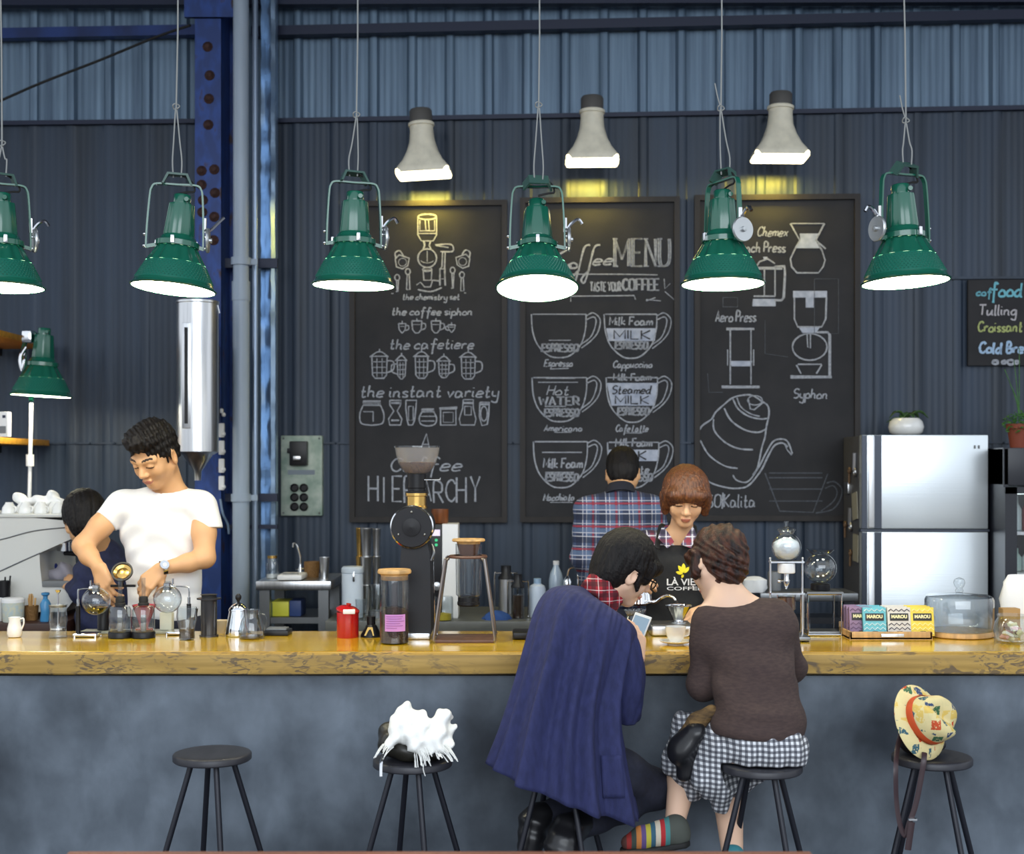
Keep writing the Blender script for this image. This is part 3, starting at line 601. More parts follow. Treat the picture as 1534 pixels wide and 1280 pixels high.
# ================================================================ lamps
green = mat('green_enamel', srgb(24,98,78), .22, .0, coat=.6)
green_k = mat('green_knurled_enamel', srgb(30,108,90), .28, coat=.4)
n, l, p = nodes(green_k); tcn = n.new('ShaderNodeTexCoord'); 
lamp_white = emitmat('lamp_light', (1.0, .94, .70, 1), 30.0)
cord_m = mat('cord', srgb(150,152,150), .6)
def pendant(name, label, px, py, wpx, D, roll, pitch, yoke_yaw, cord_px, wheel=1, group='green pendant lamps over the bar', flip=False, wall=False, plate_pitch=0):
    R_ = pr(wpx/2, D); c = P(px, py, D); t = thing(name, c, label, 'lamp', group)
    T = Matrix.Translation(c) @ rot(-pitch, roll, 0)           # shade frame, z up
    sc = lambda M: M @ Matrix.Scale(R_, 4)
    A = sc(T)
    fl = lambda a, z: 1+.035*math.cos(14*a)
    b = MB(); b.lathe([(.985,.0),(1.0,.0),(1.03,.03),(1.0,.05),(.955,.10),(.93,.16)], n=72, M=A, caps=False)
    sh = b; sh.lathe([(.70,.62),(.66,.68),(.52,.92),(.46,1.02)], n=84, M=A, mod=fl, caps=False)
    sh.lathe([(.46,1.02),(.52,1.02),(.52,1.14),(.44,1.18),(.42,1.24),(.36,1.30)], n=40, M=A, caps=False)
    shade = sh.build('lamp_shade', green, t, ang=50)
    b = MB(); N = 64; ROWS = 9; vs = []; fs = []            # knurled band: raised diamond studs
    b.lathe([(.93,.16),(.86,.30),(.79,.44),(.715,.60),(.70,.62)], n=72, M=A, caps=False)
    for j in range(8):
        f = (j+.5)/8; z = .19+f*.40; r = .915+(.71-.915)*f
        for i in range(N):
            a = 2*math.pi*(i+.5*(j%2))/N
            rad = V((math.cos(a), math.sin(a), 0)); tg = V((-math.sin(a), math.cos(a), 0)); dn = V((rad.x*-.45, rad.y*-.45, 1)).normalized()
            q = rad*r+V((0,0,z)); h = .034
            k = len(vs); vs += [q+tg*h, q+dn*h*.8, q-tg*h, q-dn*h*.8, q+rad*.026+V((0,0,.01))]
            fs += [(k,k+1,k+4),(k+1,k+2,k+4),(k+2,k+3,k+4),(k+3,k,k+4)]
    b.add(vs, fs, A); b.build('knurled_band', green_k, shade, ang=15)
    b = MB(); b.lathe([(.0,.012),(.975,.012),(.975,.03),(.0,.05)], n=48, M=A, caps=False); b.build('diffuser', lamp_white, t)
    b = MB(); b.lathe([(.36,1.28),(.37,1.32),(.31,2.02),(.30,2.06)], n=48, M=A, mod=lambda a, z: 1+.03*math.cos(10*a), caps=True)
    b.lathe([(.21,2.06),(.21,2.28),(.19,2.30),(.001,2.31)], n=24, M=A); b.lathe([(.001,.07),(.055,.07),(.06,.0)], M=A @ Matrix.Translation((.16,-.18,2.16)) @ rot(90,0,0), n=12)
    b.build('lamp_housing', green, t, ang=50)
    YM = sc(Matrix.Translation(c) @ rot(-pitch*.3, roll*.35, 0) @ rot(0,0,yoke_yaw)); ztop = 2.52; hw = .64
    if not wall:
        b = MB(); b.tube([YM @ V(q) for q in crom([(-hw-.03,0,1.0),(-hw-.02,0,1.5),(-hw+.02,0,2.2),(-hw+.06,0,2.42),(-hw+.18,0,ztop),(0,0,ztop),(hw-.18,0,ztop),(hw-.06,0,2.42),(hw-.02,0,2.2),(hw+.02,0,1.5),(hw+.03,0,1.0)], 5)], .085*R_, 4, flat=.35, up=YM.to_3x3() @ V((1,0,0)))
        b.build('yoke', green, t)
        b = MB()
        for s in (-1, 1): b.tube([YM @ V((s*.42,0,1.06)), YM @ V((s*(hw+.05),0,1.0))], .06*R_, 4)
        b.build('pivot_bar', green, t)
        for s in (-1, 1):
            for z in (1.02, 1.30): b = MB(); b.ell((s*(hw+.07),0,z), (.045,.045,.045), 10, 8, YM); b.build('screw', chrome, t)
        for a in (30, 150, 270): b = MB(); b.box((.54*math.cos(math.radians(a)), .54*math.sin(math.radians(a)), 1.12), (.09,.09,.2), YM, bev=.02); b.build('clip', chrome, t)
        W = YM @ Matrix.Translation((wheel*(hw+.10),0,1.22)) @ rot(0,90*wheel,0)
        b = MB(); b.lathe([(.001,.0),(.24,.0),(.27,.03),(.29,.0),(.30,.04),(.28,.07),(.001,.06)], n=36, M=W); b.lathe([(.001,.14),(.06,.13),(.07,.06)], n=14, M=W)
        wh = b.build('tilt_wheel', mat('wheel_aluminium', (.55,.57,.58,1), .35, .8) if 'wheel_aluminium' not in MATS else MATS['wheel_aluminium'], t)
        b = MB(); b.tube([YM @ V(q) for q in crom([(wheel*(hw+.1),0,1.48),(wheel*(hw+.2),0,1.62),(wheel*(hw+.36),0,1.72),(wheel*(hw+.46),0,1.60)] if not flip else [(wheel*(hw+.1),0,1.42),(wheel*(hw+.22),0,1.5),(wheel*(hw+.42),0,1.72),(wheel*(hw+.5),0,1.8)], 4)], .04*R_, 6)
        b.tube([YM @ V((wheel*(hw+.04),0,1.40)), YM @ V((wheel*(hw+.04),0,1.75))], .05*R_, 6)
        b.build('clamp_lever', chrome, t)
        # hanger plate, cord
        HP = YM @ rot(0,0,8) @ Matrix.Translation((.0,0,ztop)) @ rot(plate_pitch,0,0)
        b = MB(); b.prism([(-.36,0),(-.31,.0),(-.20,.22),(.20,.22),(.31,0),(.36,0),(.24,.27),(-.24,.27)], -.13, .13, HP); b.build('hanger_plate', mat('hanger_green', srgb(60,92,84), .4) if 'hanger_green' not in MATS else MATS['hanger_green'], t)
        b = MB(); b.tube(crom([YM @ V(q) for q in ((.1,0,ztop+.25),(.34,.05,ztop+.1),(.42,.02,ztop-.12),(.25,0,ztop-.16),(.02,0,2.30))], 5), .025*R_, 6); b.build('power_cable', rubber, t)
        h = HP @ V((0,0,.24)); k = P(cord_px[0], cord_px[1], D); top = P(cord_px[2], -60, D)
        b = MB(); w = .0028
        for s in (-1, 1): b.tube(crom([h+V((s*.014,0,-.01)), h+V((s*.017,0,.05)), (h+k)/2+V((s*.011,0,0)), k+V((s*.003,0,-.02)), k], 4), w, 6)
        b.tube([k, (k+top)/2+V((.002,0,0)), top, V((top.x, D, 3.609))], w*1.15, 6)
        b.tube(crom([k+V((.012*math.cos(a), .008*math.sin(a*2), .01*math.sin(a))) for a in [i*.9 for i in range(10)]], 3), w*.9, 6)
        if cord_px[3]: b.tube(crom([k, k+V((-.012,0,.04)), k+V((-.022,0,.09))], 4), w*.9, 6)
        b.build('hanging_cord', cord_m, t)
    return t
labs = ['green pendant lamp cut off at the picture edge above the cup-topped espresso machine', 'green pendant lamp hanging in front of the blue column above the steel dispenser',
        'green pendant lamp over the chalkboard with the hierarchy drawing, beside a pale horn light', 'green pendant lamp tipped so its whole round light shows, over the coffee menu board',
        'green pendant lamp whose pale round wheel faces out, between menu board and device board', 'green pendant lamp hanging above the fridge and white plant pot']
specs = [(2, 432, 124, 4.85, 0, 1, 30, (3, 215, 0, 0), 1, False, 10), (259.5, 434, 125, 4.85, 5, 3, 8, (264, 160, 267, 0), 1, True, 0), (529.5, 429, 123, 4.85, 1, 0, 18, (534, 172, 536, 0), 1, False, -12),
         (805, 433, 123, 4.85, 0, 12, 0, (807, 157, 808, 0), 1, False, 60), (1083, 427, 124, 4.85, 0, 2, -62, (1080, 162, 1081, 1), 1, False, -20), (1356.5, 424, 129, 4.85, -2.5, 2, 22, (1357, 180, 1353, 1), -1, False, 30)]
for lb, (px, py, w, D, ro, pi_, yw, cp, wh, fp, pp) in zip(labs, specs): pendant('pendant_lamp', lb, px, py, w, D, ro, pi_, yw, cp, wh, flip=fp, plate_pitch=pp)
b = MB(); b.tube([V((-2.6, 4.85, 3.63)), V((2.6, 4.85, 3.63))], .02, 12)
for x in (-2.2, 0, 2.2): b.tube([V((x, 4.85, 3.63)), V((x, 4.85, 4.96))], .012, 8)
tag(b.build('lamp_rail', black_metal, loc=(0,4.85,3.63)), 'dark steel rail the pendant lamps hang from, above the bar', 'rail')
# wall lamp over the coffee machine, on a pole
tl = pendant('stand_lamp', 'smaller green lamp on a white pole by the shelf above the espresso machine', 61.5, 594, 89, 6.74, 3, 0, 0, None, group=None, wall=True)
D = 6.80; b = MB(); b.tube([P(47,604,D), P(45,700,D), P(43,790,D)], pr(2.8,D), 10); b.lathe([(.014,-.03),(.02,-.03),(.02,.03),(.014,.03)], P(45,690,D), 14, caps=False); b.build('pole', white_plastic, tl)
b = MB(); b.tube(crom([P(47,600,6.9), P(40,560,6.95), P(35,525,6.9), P(45,500,6.8), P(58,505,6.74)], 5), .012, 8); b.build('bracket', green, tl)
b = MB(); b.box(P(42,505,6.72), (.05,.05,.06), bev=.01); b.tube(crom([P(38,520,6.68), P(30,535,6.66), P(33,556,6.66), P(36,540,6.66), P(38,530,6.68)], 4), .008, 8); b.build('clamp', chrome, tl)
# horn lamps over the boards
horn_m = mat('cream_enamel', srgb(226,220,200), .45, var=.08, vscale=(20,20,20)); horn_e = emitmat('warm_lamp', (1.0, .86, .50, 1), 7.0)
hcap = mat('grey_cap', srgb(84,82,80), .6)
for k, (px, py, wpx, toppy, rl) in enumerate(((635, 262, 82, 166, -3), (887, 243, 80, 147, 0), (1168, 237, 83, 139, 1))):
    D = 7.02-.04*k; s = pr(1, D); c = P(px, py, D)
    t = thing('horn_lamp', c, ['pale flared horn light above the coffee hierarchy chalkboard', 'pale flared horn light above the coffee menu chalkboard', 'pale flared horn light, highest of the three, above the brewing device board'][k], 'lamp', 'horn lights above the chalkboards')
    M = Matrix.Translation(c) @ rot(0, rl, 0) @ Matrix.Rotation(WANG, 4, 'Z')
    b = MB(); vs = []; fs = []; N = 40
    prof = [(wpx/2, 0), (wpx/2, 5), (wpx/2-3, 10), (wpx/2*.74, 20), (wpx/2*.58, 34), (wpx/2*.47, 50), (wpx/2*.43, 64), (wpx/2*.43, 72), (wpx/2*.48, 73), (wpx/2*.48, 77), (wpx/2*.40, 79)]
    for r, z in prof:
        e = 2+6*max(0, 1-z/45)
        for i in range(N):
            a = 2*math.pi*i/N; ca, sa = math.cos(a), math.sin(a); q = (abs(ca)**e+abs(sa)**e)**(-1/e)
            dr = 1 if z > 60 else .72+.28*z/60
            vs.append((r*s*q*ca, r*s*q*sa*dr, z*s))
    for j in range(len(prof)-1):
        for i in range(N): k2 = (i+1) % N; fs.append((j*N+i, j*N+k2, (j+1)*N+k2, (j+1)*N+i))
    b.add(vs, fs, M); b.build('horn', horn_m, t, ang=45)
    b = MB(); b.lathe([(17*s,78*s),(17*s,95*s),(15*s,98*s),(.001,98*s)], n=24, M=M); b.build('cap', hcap, t)
    b = MB(); b.box((0,0,2*s), (wpx*s*.97, wpx*s*.70, 9*s), M, bev=.012); b.build('diffuser', horn_e, t)
    b = MB(); b.tube([M @ V((0, .02, 86*s)), M @ V((0, .34, 86*s))], .014, 10); b.build('bracket', dark_steel, t)
    ld = bpy.data.lights.new('horn_lamp_light', 'AREA'); ld.shape = 'RECTANGLE'; ld.size = wpx*s*.7; ld.size_y = .06; ld.energy = 3.6; ld.color = (1, .74, .08)
    lo = bpy.data.objects.new('horn_lamp_light', ld); COL.objects.link(lo); lo.parent = t; lo.location = (0, .25, -.03); lo.rotation_euler = (math.radians(12), 0, 0)
# ================================================================ behind the bar
def at(px, D, z): return V(((px-CX)*D/F, D, z))
def onc(px, py): D = (EYE-CZ)*F/(py-HY); return at(px, D, CZ)            # point of the bar top seen at a pixel
def lath(base, D, prof, n=32, mod=None, caps=True, b=None, dx=0, sx=1, sy=1):     # profile in photo pixels (radius, height above base)
    b = b or MB(); k = D/F; b.lathe([(max(r*k, 1e-5), z*k) for r, z in prof], base+V((dx*k,0,0)), n, mod=mod, caps=caps, sx=sx, sy=sy); return b
def gl_prof(outer, t=1.0):            # closed thin wall: outside up, inside down
    return outer+[(max(r-t, .01), z if i else z) for i, (r, z) in enumerate(reversed(outer))]
# --- benches
BZ = .888
bench_m = mat('bench_top', srgb(92,94,90), .4, var=.2, vscale=(5,5,5)); dark_wood2 = mat('stained_wood', srgb(62,36,26), .5, var=.3, vscale=(4,30,30))
def bench(name, x0, x1, D0, D1, z, th, top, leg, label, cat, shelf=None):
    t = thing(name, ((x0+x1)/2, (D0+D1)/2, .12), label, cat); b = MB(); b.box(((x0+x1)/2, (D0+D1)/2, z-th/2), (x1-x0, D1-D0, th), bev=.006); b.build('top', top, t)
    for x in (x0+.04, x1-.04):
        for d in (D0+.04, D1-.04): b = MB(); b.box((x, d, (z-th+.12)/2), (.05, .05, z-th-.12)); b.build('leg', leg, t)
    if shelf:
        for zz in shelf: b = MB(); b.box(((x0+x1)/2, (D0+D1)/2+.02, zz), (x1-x0-.12, D1-D0-.08, .03)); b.build('shelf', leg, t)
    return t
X = lambda px, D: (px-CX)*D/F
bench('work_bench', X(-60,5.95), X(92,5.95), 5.93, 6.62, .935, .07, dark_wood2, dark_wood2, 'dark stained work bench under the espresso machine', 'bench', (.5,))
bench('back_bench', X(486,6.4), X(868,6.4), 6.42, 7.1, BZ, .055, bench_m, wood_dark, 'long low back bench carrying the grinder and bottles below the menu boards', 'bench', (.45,))
t5 = bench('steel_table', X(383,6.55), X(496,6.55), 6.55, 7.05, 1.07, .045, steel, dark_steel, 'small steel table with a jar, a white scale and a basket on it', 'table', (.87, .62))
bench('dark_bench', X(1136,6.5), X(1282,6.5), 6.45, 6.72, 1.02, .04, dark_steel, black_metal, 'dark metal bench beside the fridge behind the drip tower', 'bench', (.88, .60))
# --- things on the steel table's shelf
for k, (px, w, c_, nm, lb, z0, h) in enumerate(((404,12,srgb(60,90,60),'carton','dark green carton on the shelf under the steel table',.886,.07),(424,16,srgb(190,190,60),'carton','yellow and blue carton on the shelf under the steel table',.886,.075),(446,11,srgb(38,60,110),'carton','navy carton on the shelf under the steel table',.886,.08),(430,26,srgb(190,205,200),'tray','pale plastic tray on the low shelf of the steel table',.636,.06))):
    o = at(px, 6.72, z0); b = MB(); b.box(o+V((0,0,h/2)), (pr(w,6.72)*1.6, .16, h), bev=.006); m_ = mat('carton_%d' % k, c_, .5)
    q = tag(b.build(nm, m_, loc=o), lb, nm)
# --- items on the steel table
D = 6.72; z = 1.07
o = at(408, D, z); t = thing('storage_jar', o, 'small clear glass jar with a metal lid on the steel table', 'jar')
lath(o, D, gl_prof([(9,0),(10,2),(10,22),(7,28),(7,31)], .8)).build('glass', clear2, t); lath(o, D, [(7.5,30),(7.5,34),(0,34)]).build('lid', brass, t); lath(o, D, [(8.6,1),(8.6,6),(0,6)]).build('contents', white_plastic, t)
o = at(438, 6.64, z); t = thing('kitchen_scale', o, 'white kitchen scale lying on the steel table', 'scale')
b = MB(); b.box(o+V((0,0,.017)), (pr(37,D), .19, .028), bev=.012); b.build('body', white_plastic, t); b = MB(); b.box(o+V((0,-.055,.0325)), (pr(22,D), .03, .004)); b.build('display', dark_steel, t)
for sx in (-1,1): b = MB(); b.cyl(o+V((sx*.04,0,.0)), o+V((sx*.04,0,.006)), .008); b.build('foot', rubber, t)
o = at(450, 6.9, z); t = thing('tap', o, 'small bent chrome tap standing behind the white scale', 'tap')
b = MB(); k = 6.9/F; b.tube(crom([o, o+V((0,0,18*k)), o+V((-1*k,0,30*k)), o+V((-6*k,0,46*k)), o+V((-10*k,0,48*k)), o+V((-11*k,0,42*k))], 6), 1.3*k, 8); b.build('spout', chrome, t)
lath(o, 6.9, [(3.5,0),(3.5,10),(2,14),(2,18)]).build('base', chrome, t); b = MB(); b.tube([o+V((-7*k,0,9*k)), o+V((7*k,0,11*k))], 1.2*k, 8); b.build('handle', chrome, t)
wick = mat('wicker', srgb(120,86,44), .7, bump=.8, bscale=120)
o = at(467, 6.8, z); b = lath(o, 6.8, [(9.5,0),(10.5,0),(11.5,12),(11.5,23),(10.3,23),(10,4),(0,3)], mod=lambda a, zz: 1+.025*math.sin(18*a+zz*600)); tag(b.build('basket', wick, loc=o), 'small round wicker basket on the steel table', 'basket')
o = at(486, 6.7, z); b = lath(o, 6.7, [(5.5,0),(7.6,32),(7.2,32),(5,1),(0,1)]); tag(b.build('tumbler', steel, loc=o), 'steel tumbler at the end of the steel table beside the basket', 'cup')
# --- on the back bench
def canister():
    D = 6.57; o = at(528, D, BZ); t = thing('canister', o, 'tall pale blue white canister with a clamp lid on the back bench', 'canister')
    lath(o, D, [(15,0),(16,1),(16,66),(15,67)]).build('body', mat('canister_white', srgb(205,216,228), .35), t)
    lath(o, D, [(15.5,67),(16.6,68),(16.6,74),(14,77),(0,78)]).build('lid', mat('canister_lid', srgb(190,202,214), .35), t)
    b = MB(); k = D/F; b.tube([o+V((4*k,-16.5*k,70*k)), o+V((4*k,-19*k,64*k)), o+V((4*k,-17*k,56*k))], 1.5*k, 8); b.build('clamp', chrome, t)
canister()
for k, (px, D, r, h0, h1, m_, lb) in enumerate(((539,6.85,6,0,126,brass,'tall brass toned shaker tumbler beside the stacked steel shakers'),(549,6.78,9,0,128,steel,'tall stack of steel shaker cups behind the white canister'),(564,6.85,6.5,0,125,steel,'tall slim steel tumbler by the stacked shakers, nearest the grinder'))):
    o = at(px, D, BZ); b = MB(); pf = []
    for j in range(3): pf += [(r*.72, h1*j/3), (r*1.0, h1*(j+1)/3-3), (r*1.04, h1*(j+1)/3-2), (r*1.04, h1*(j+1)/3-.5)]
    tag(lath(o, D, pf+[(0,h1)]).build('shaker', m_, loc=o), lb, 'shaker')
D = 6.455; o = at(541, D, BZ); b = lath(o, D, gl_prof([(6.5,0),(9,32)], .7)); tag(b.build('drinking_glass', clear2, loc=o), 'clear drinking glass in front of the white canister', 'glass')
D = 6.6; o = at(566, D, BZ); b = lath(o, D, gl_prof([(13,0),(14,6),(12,40),(14,48)], .9)); t = thing('blender_jug', o, 'clear glass jug on a dark base beside the canister', 'jug'); b.build('jug', clear2, t); lath(o, D, [(14.5,-.01),(14.5,9),(12,10)]).build('base', dark_steel, t)
def press_grinder():
    D = 6.62; o = at(667, D, BZ); k = D/F; t = thing('coffee_grinder', o, 'tall white and black coffee grinder with green lights behind the big black grinder', 'grinder')
    h = (905-765)*k
    b = MB(); b.box(o+V((8.5*k, .0, h/2)), (24*k, .17, h), bev=.006); b.build('housing', white_plastic, t)
    b = MB(); b.box(o+V((-12*k, 0, h/2)), (17*k, .17, h-.004), bev=.004); b.build('front_panel', black_plastic, t)
    b = MB(); b.box(o+V((-12*k, -.09, h-13*k)), (11*k, .012, 9*k)); b.build('display', emitmat('display', (.85,.75,.95,1), 1.2), t)
    gm = emitmat('green_led', (.1,.8,.35,1), .9)
    for z in (24, 31): b = MB(); b.ell(o+V((-12*k, -.088, h-z*k)), (2.2*k,.006,2.2*k), 12, 8); b.build('button', gm, t)
    b = MB(); b.lathe([(6*k,0),(6*k,.012),(0,.014)], M=axis_mat(o+V((-11*k,-.084,48*k)), (0,-1,0)), n=20); b.build('dial', steel, t)
    o2 = o+V((-8*k, 0, h)); lath(o2, D, [(10.5,0),(12.5,3),(13,20),(11.5,20),(11,4),(0,3)]).b if False else None
    tag(lath(o2, D, [(11,0),(12.5,2),(13,21),(11.8,21),(11,4),(0,3)]).build('wooden_cup', mat('turned_wood', srgb(116,66,34), .4, var=.3, vscale=(40,40,8)), loc=o2), 'brown wooden cup standing on top of the white grinder', 'cup')
press_grinder()
def press_pot(px, D, r, h, body, label):
    o = at(px, D, BZ); k = D/F; t = thing('press_pot', o, label, 'pot')
    lath(o, D, [(r,0),(r,h),(0,h)] if body is steel else gl_prof([(r,0),(r,h)], .8)).build('body', body, t)
    lath(o, D, [(r+.8,h),(r+.8,h+3),(r*.7,h+8),(r*.7,h+20),(0,h+20)]).build('lid', black_plastic, t)
    b = MB(); b.tube(crom([o+V((-(r+6)*k,0,2*k)), o+V((-(r+6)*k,0,(h+5)*k)), o+V((-(r+2)*k,0,(h+9)*k)), o+V(((r+2)*k,0,(h+9)*k)), o+V(((r+6)*k,0,(h+5)*k)), o+V(((r+6)*k,0,2*k))], 4), 1.2*k, 8); b.build('frame', chrome, t)
    if body is not steel: lath(o, D, [(r-1.2,1),(r-1.2,h*.75),(0,h*.75)]).build('coffee', mat('coffee_dark', srgb(58,42,30), .3), t)
press_pot(758, 6.75, 11, 52, steel, 'steel press pot with a black lid on the back bench')
press_pot(776, 6.55, 9.5, 46, clear2, 'glass press pot of dark coffee beside the steel press pot')
D = 6.55; o = at(676, D, BZ); t = thing('coffee_jar', o, 'clear wide jar of yellow packets behind the brewing stand', 'jar'); o = at(664, 6.4+.06, BZ); t.location = o
lath(o, 6.46, gl_prof([(14,0),(15,2),(15,32),(14,36)], .8)).build('glass', clear2, t); lath(o, 6.46, [(12,1),(12,10),(0,12)]).build('contents', mat('yellow_pack', srgb(190,170,50), .6), t)
white_bottle = mat('bottle_white', srgb(200,214,232), .35)
D = 6.6; o = at(805, D, BZ); t = thing('bottle', o, 'squat white plastic bottle with a pale cap on the back bench', 'bottle')
lath(o, D, [(11.5,0),(12.3,2),(12.3,42),(11,47),(5.5,50),(5,51)]).build('body', white_bottle, t); lath(o, D, [(5.6,50.5),(5.6,58),(0,58.5)]).build('cap', mat('cap_blue', srgb(150,178,205), .4), t)
D = 6.7; o = at(833, D, BZ); t = thing('bottle', o, 'tall clear plastic water bottle with a white cap on the back bench', 'bottle')
lath(o, D, [(10,0),(10.8,2),(10.8,20),(10.2,22),(10.8,24),(10.8,52),(9,62),(4.5,72),(4,76)]).build('body', mat('water_bottle', srgb(168,186,205), .15, spec=.8), t); lath(o, D, [(4.5,75),(4.5,81),(0,81)]).build('cap', white_plastic, t)
D = 6.65; o = at(858, D, BZ); k = D/F; t = thing('water_tap', o, 'chrome goose neck tap between the water bottle and the man in plaid', 'tap')
b = MB(); b.tube(crom([o+V((8*k,0,0)), o+V((8*k,0,60*k)), o+V((4*k,0,72*k)), o+V((-5*k,0,70*k)), o+V((-8*k,0,58*k))], 6), 1.4*k, 8); b.build('spout', chrome, t); lath(o, D, [(5,36),(6.5,38),(6.5,52),(4,57),(2,60)], dx=-8).build('tap_head', chrome, t); lath(o, D, [(12,0),(12,3),(3,5)], dx=6).build('base', dark_steel, t)
D = 6.5; o = at(744, D, BZ); b = MB(); rr = random.Random(2)
b.lathe([(.001,.045),(.03,.04),(.055,.025),(.068,.008),(.07,0)], o, 24, mod=lambda a, zz: 1+.12*math.sin(5*a+zz*90), sy=.7); tag(b.build('cloth', mat('blue_cloth', srgb(34,70,130), .8), loc=o), 'crumpled blue cloth on the back bench behind the brewing stand', 'cloth')
# --- steel hopper on the column
D = 6.72; o = P(296, 720, D); k = D/F; t = thing('bean_silo', o, 'tall brushed steel cylinder with a sight slot and funnel bottom on the wall', 'dispenser')
b = lath(o, D, [(5,0),(6,14),(22,38),(30,42),(31,43),(31,264),(32,265),(32,268),(30,269),(0,269)], n=48); b.build('cylinder', steel, t)
b = MB(); b.box(o+V((-9*k, -30.5*k, 155*k)), (13*k, 5*k, 156*k), bev=.004); b.build('slot_frame', steel, t); b = MB(); b.box(o+V((-9*k, -32.5*k, 155*k)), (5*k, 3*k, 142*k)); b.build('slot', black_plastic, t)
b = MB(); b.box(o+V((0,.215,150*k)), (.08,.23,.4)); b.build('bracket', dark_steel, t); b = MB(); b.tube([o+V((31*k,-5*k,262*k)), o+V((34*k,-5*k,250*k))], 1*k, 6); b.build('latch', chrome, t)
# --- shelves at the far end, with a card
shelf_m = mat('shelf_board', srgb(176,126,40), .5, var=.2, vscale=(4,30,30))
for k, (py, pe, lb) in enumerate(((497, 26, 'upper wooden wall shelf board beside the smaller green lamp'), (656, 24, 'lower wooden wall shelf board holding a small white card'))):
    a, c = P(-70, py, 6.3), P(pe, py, 7.1); o = V(((a.x+P(pe,py,6.75).x)/2, 6.8, EYE-(py-HY)*6.75/F)); x1 = P(pe, py, 6.9).x; x0 = P(-80, py, 6.9).x
    t = thing('shelf', ((x0+x1)/2, 6.9, o.z-.03), lb, 'shelf'); b = MB(); b.box(((x0+x1)/2, 6.95, o.z-.015), (x1-x0, .9, .032), bev=.003); b.build('board', shelf_m, t)
    b = MB(); b.box(((x0+x1)/2-.1, 7.15, o.z-.05), (.03, .5, .04)); b.build('bracket', black_metal, t)
o = P(3, 656, 6.62); o.z = EYE-(656-HY)*6.75/F+.001; t = thing('card_box', o, 'small white printed card box standing on the lower shelf', 'box'); b = MB(); b.box(o+V((0,0,.062)), (.075,.05,.124), bev=.003); b.build('box', white_plastic, t)
b = MB(); b.box(o+V((.004,-.027,.035)), (.05,.004,.035)); b.build('printed_panel', grey_plastic, t); b = MB(); b.box(o+V((.02,-.027,.10)), (.014,.004,.014)); b.build('printed_mark', dark_blue, t)
# --- espresso machine
def espresso():
    D = 6.16; k = D/F; wm = mat('machine_white', srgb(205,206,203), .3, coat=.4)
    o = P(30, 900, D); o.z = .936; t = thing('espresso_machine', V((o.x, 6.4, .936)), 'big white curved espresso machine with cups piled on top', 'coffee machine')
    p = lambda x, y: ((x-CX)*k, EYE-(y-HY)*k)
    M = Matrix.Translation((0,0,0)); bz = 700+(.0+EYE-.936)/k
    body = [p(-70,774),p(40,775),p(94,780),p(108,792),p(113,805),p(86,817),p(59,829),p(60,850),p(63,876),p(112,878),p(110,900),p(96,bz-8),p(30,bz-8),p(-70,bz-8)]
    b = MB(); b.prism(body, D, D+.5, M); b.build('body', wm, t, smooth=False)
    b = MB()
    for (x, y) in ((-30, bz), (30, bz), (88, bz)):
        q = p(x, y); 
        for dd in (.06,.44): b.cyl(V((q[0], D+dd, .936)), V((q[0], D+dd, .936+9*k)), .02)
    b.build('foot', dark_steel, t)
    b = MB(); b.box((p(12,770)[0], D+.25, p(12,773)[1]), (166*k, .52, 5*k), bev=.005); b.build('top_tray', wm, t)
    def seam(pts, w, nm, m_): 
        b = MB(); b.tube(crom([V((p(*q)[0], D-.002, p(*q)[1])) for q in pts], 6), w*k, 6); b.build(nm, m_, t)
    seam([(-60,820),(0,809),(50,796),(104,790)], .9, 'seam', dark_steel); seam([(-60,882),(0,856),(35,840),(60,829)], 1.0, 'seam', dark_steel)
    b = MB(); b.box((p(88,0)[0], D+.2, p(0,875)[1]), (48*k, .42, 9*k), bev=.004); b.build('drip_tray', grey_plastic, t)
    for dd in (.12, .34):
        b = MB(); b.cyl(V((p(84,0)[0], D+dd, p(0,828)[1])), V((p(84,0)[0], D+dd, p(0,812)[1])), .035); b.build('group_head', chrome, t)
        b = MB(); b.tube([V((p(84,0)[0], D+dd, p(0,831)[1])), V((p(112,0)[0], D+dd-.02, p(0,833)[1]))], .012, 10); b.build('portafilter_handle', black_plastic, t)
    # cups upside down on the tray, towels over them
    cup0 = None; n = 0; zt = p(0,770.4)[1]
    labs = ['upturned white cup at the picture edge on the espresso machine', 'upturned white cup second along the front row on the espresso machine', 'upturned white cup third along the front row on the espresso machine', 'upturned white cup at the open end of the front row on the espresso machine']
    labs2 = ['upturned white cup in the back row behind the edge cup', 'upturned white cup in the back row, second along', 'upturned white cup in the back row, third along', 'upturned white cup in the back row at the open end']
    for row in (0, 1):
        for j, px in enumerate((4, 29, 53, 80)):
            q = V((p(px+row*6, 0)[0], D+.08+row*.13, zt)); lb = (labs, labs2)[row][j]
            if cup0 is None:
                cup0 = thing('cup', q, lb, 'cup', 'upturned cups on the espresso machine'); lath(q, D, [(11,0),(11.2,1),(10,9),(6,15),(5.5,17),(0,17)]).build('bowl', white_ceramic, cup0)
                b = MB(); b.tube(crom([q+V((9*k,-.02,11*k)), q+V((14*k,-.03,9*k)), q+V((13.5*k,-.03,4*k)), q+V((10.5*k,-.02,3*k))], 5), 1.3*k, 8); b.build('handle', white_ceramic, cup0)
            else:
                c = copy_tree(cup0); c.location = q; c['label'] = lb
espresso()
# ================================================================ on the bar top
coffee = mat('black_coffee', srgb(40,18,10), .15); beans = mat('ground_beans', srgb(58,38,30), .8, col2=srgb(26,16,12), vscale=(220,220,220), bump=.6, bscale=200)
amber = glassmat('amber_glass', (.55,.42,.16,1))
def cpt(px, py): o = onc(px, py); return o, o.y, o.y/F
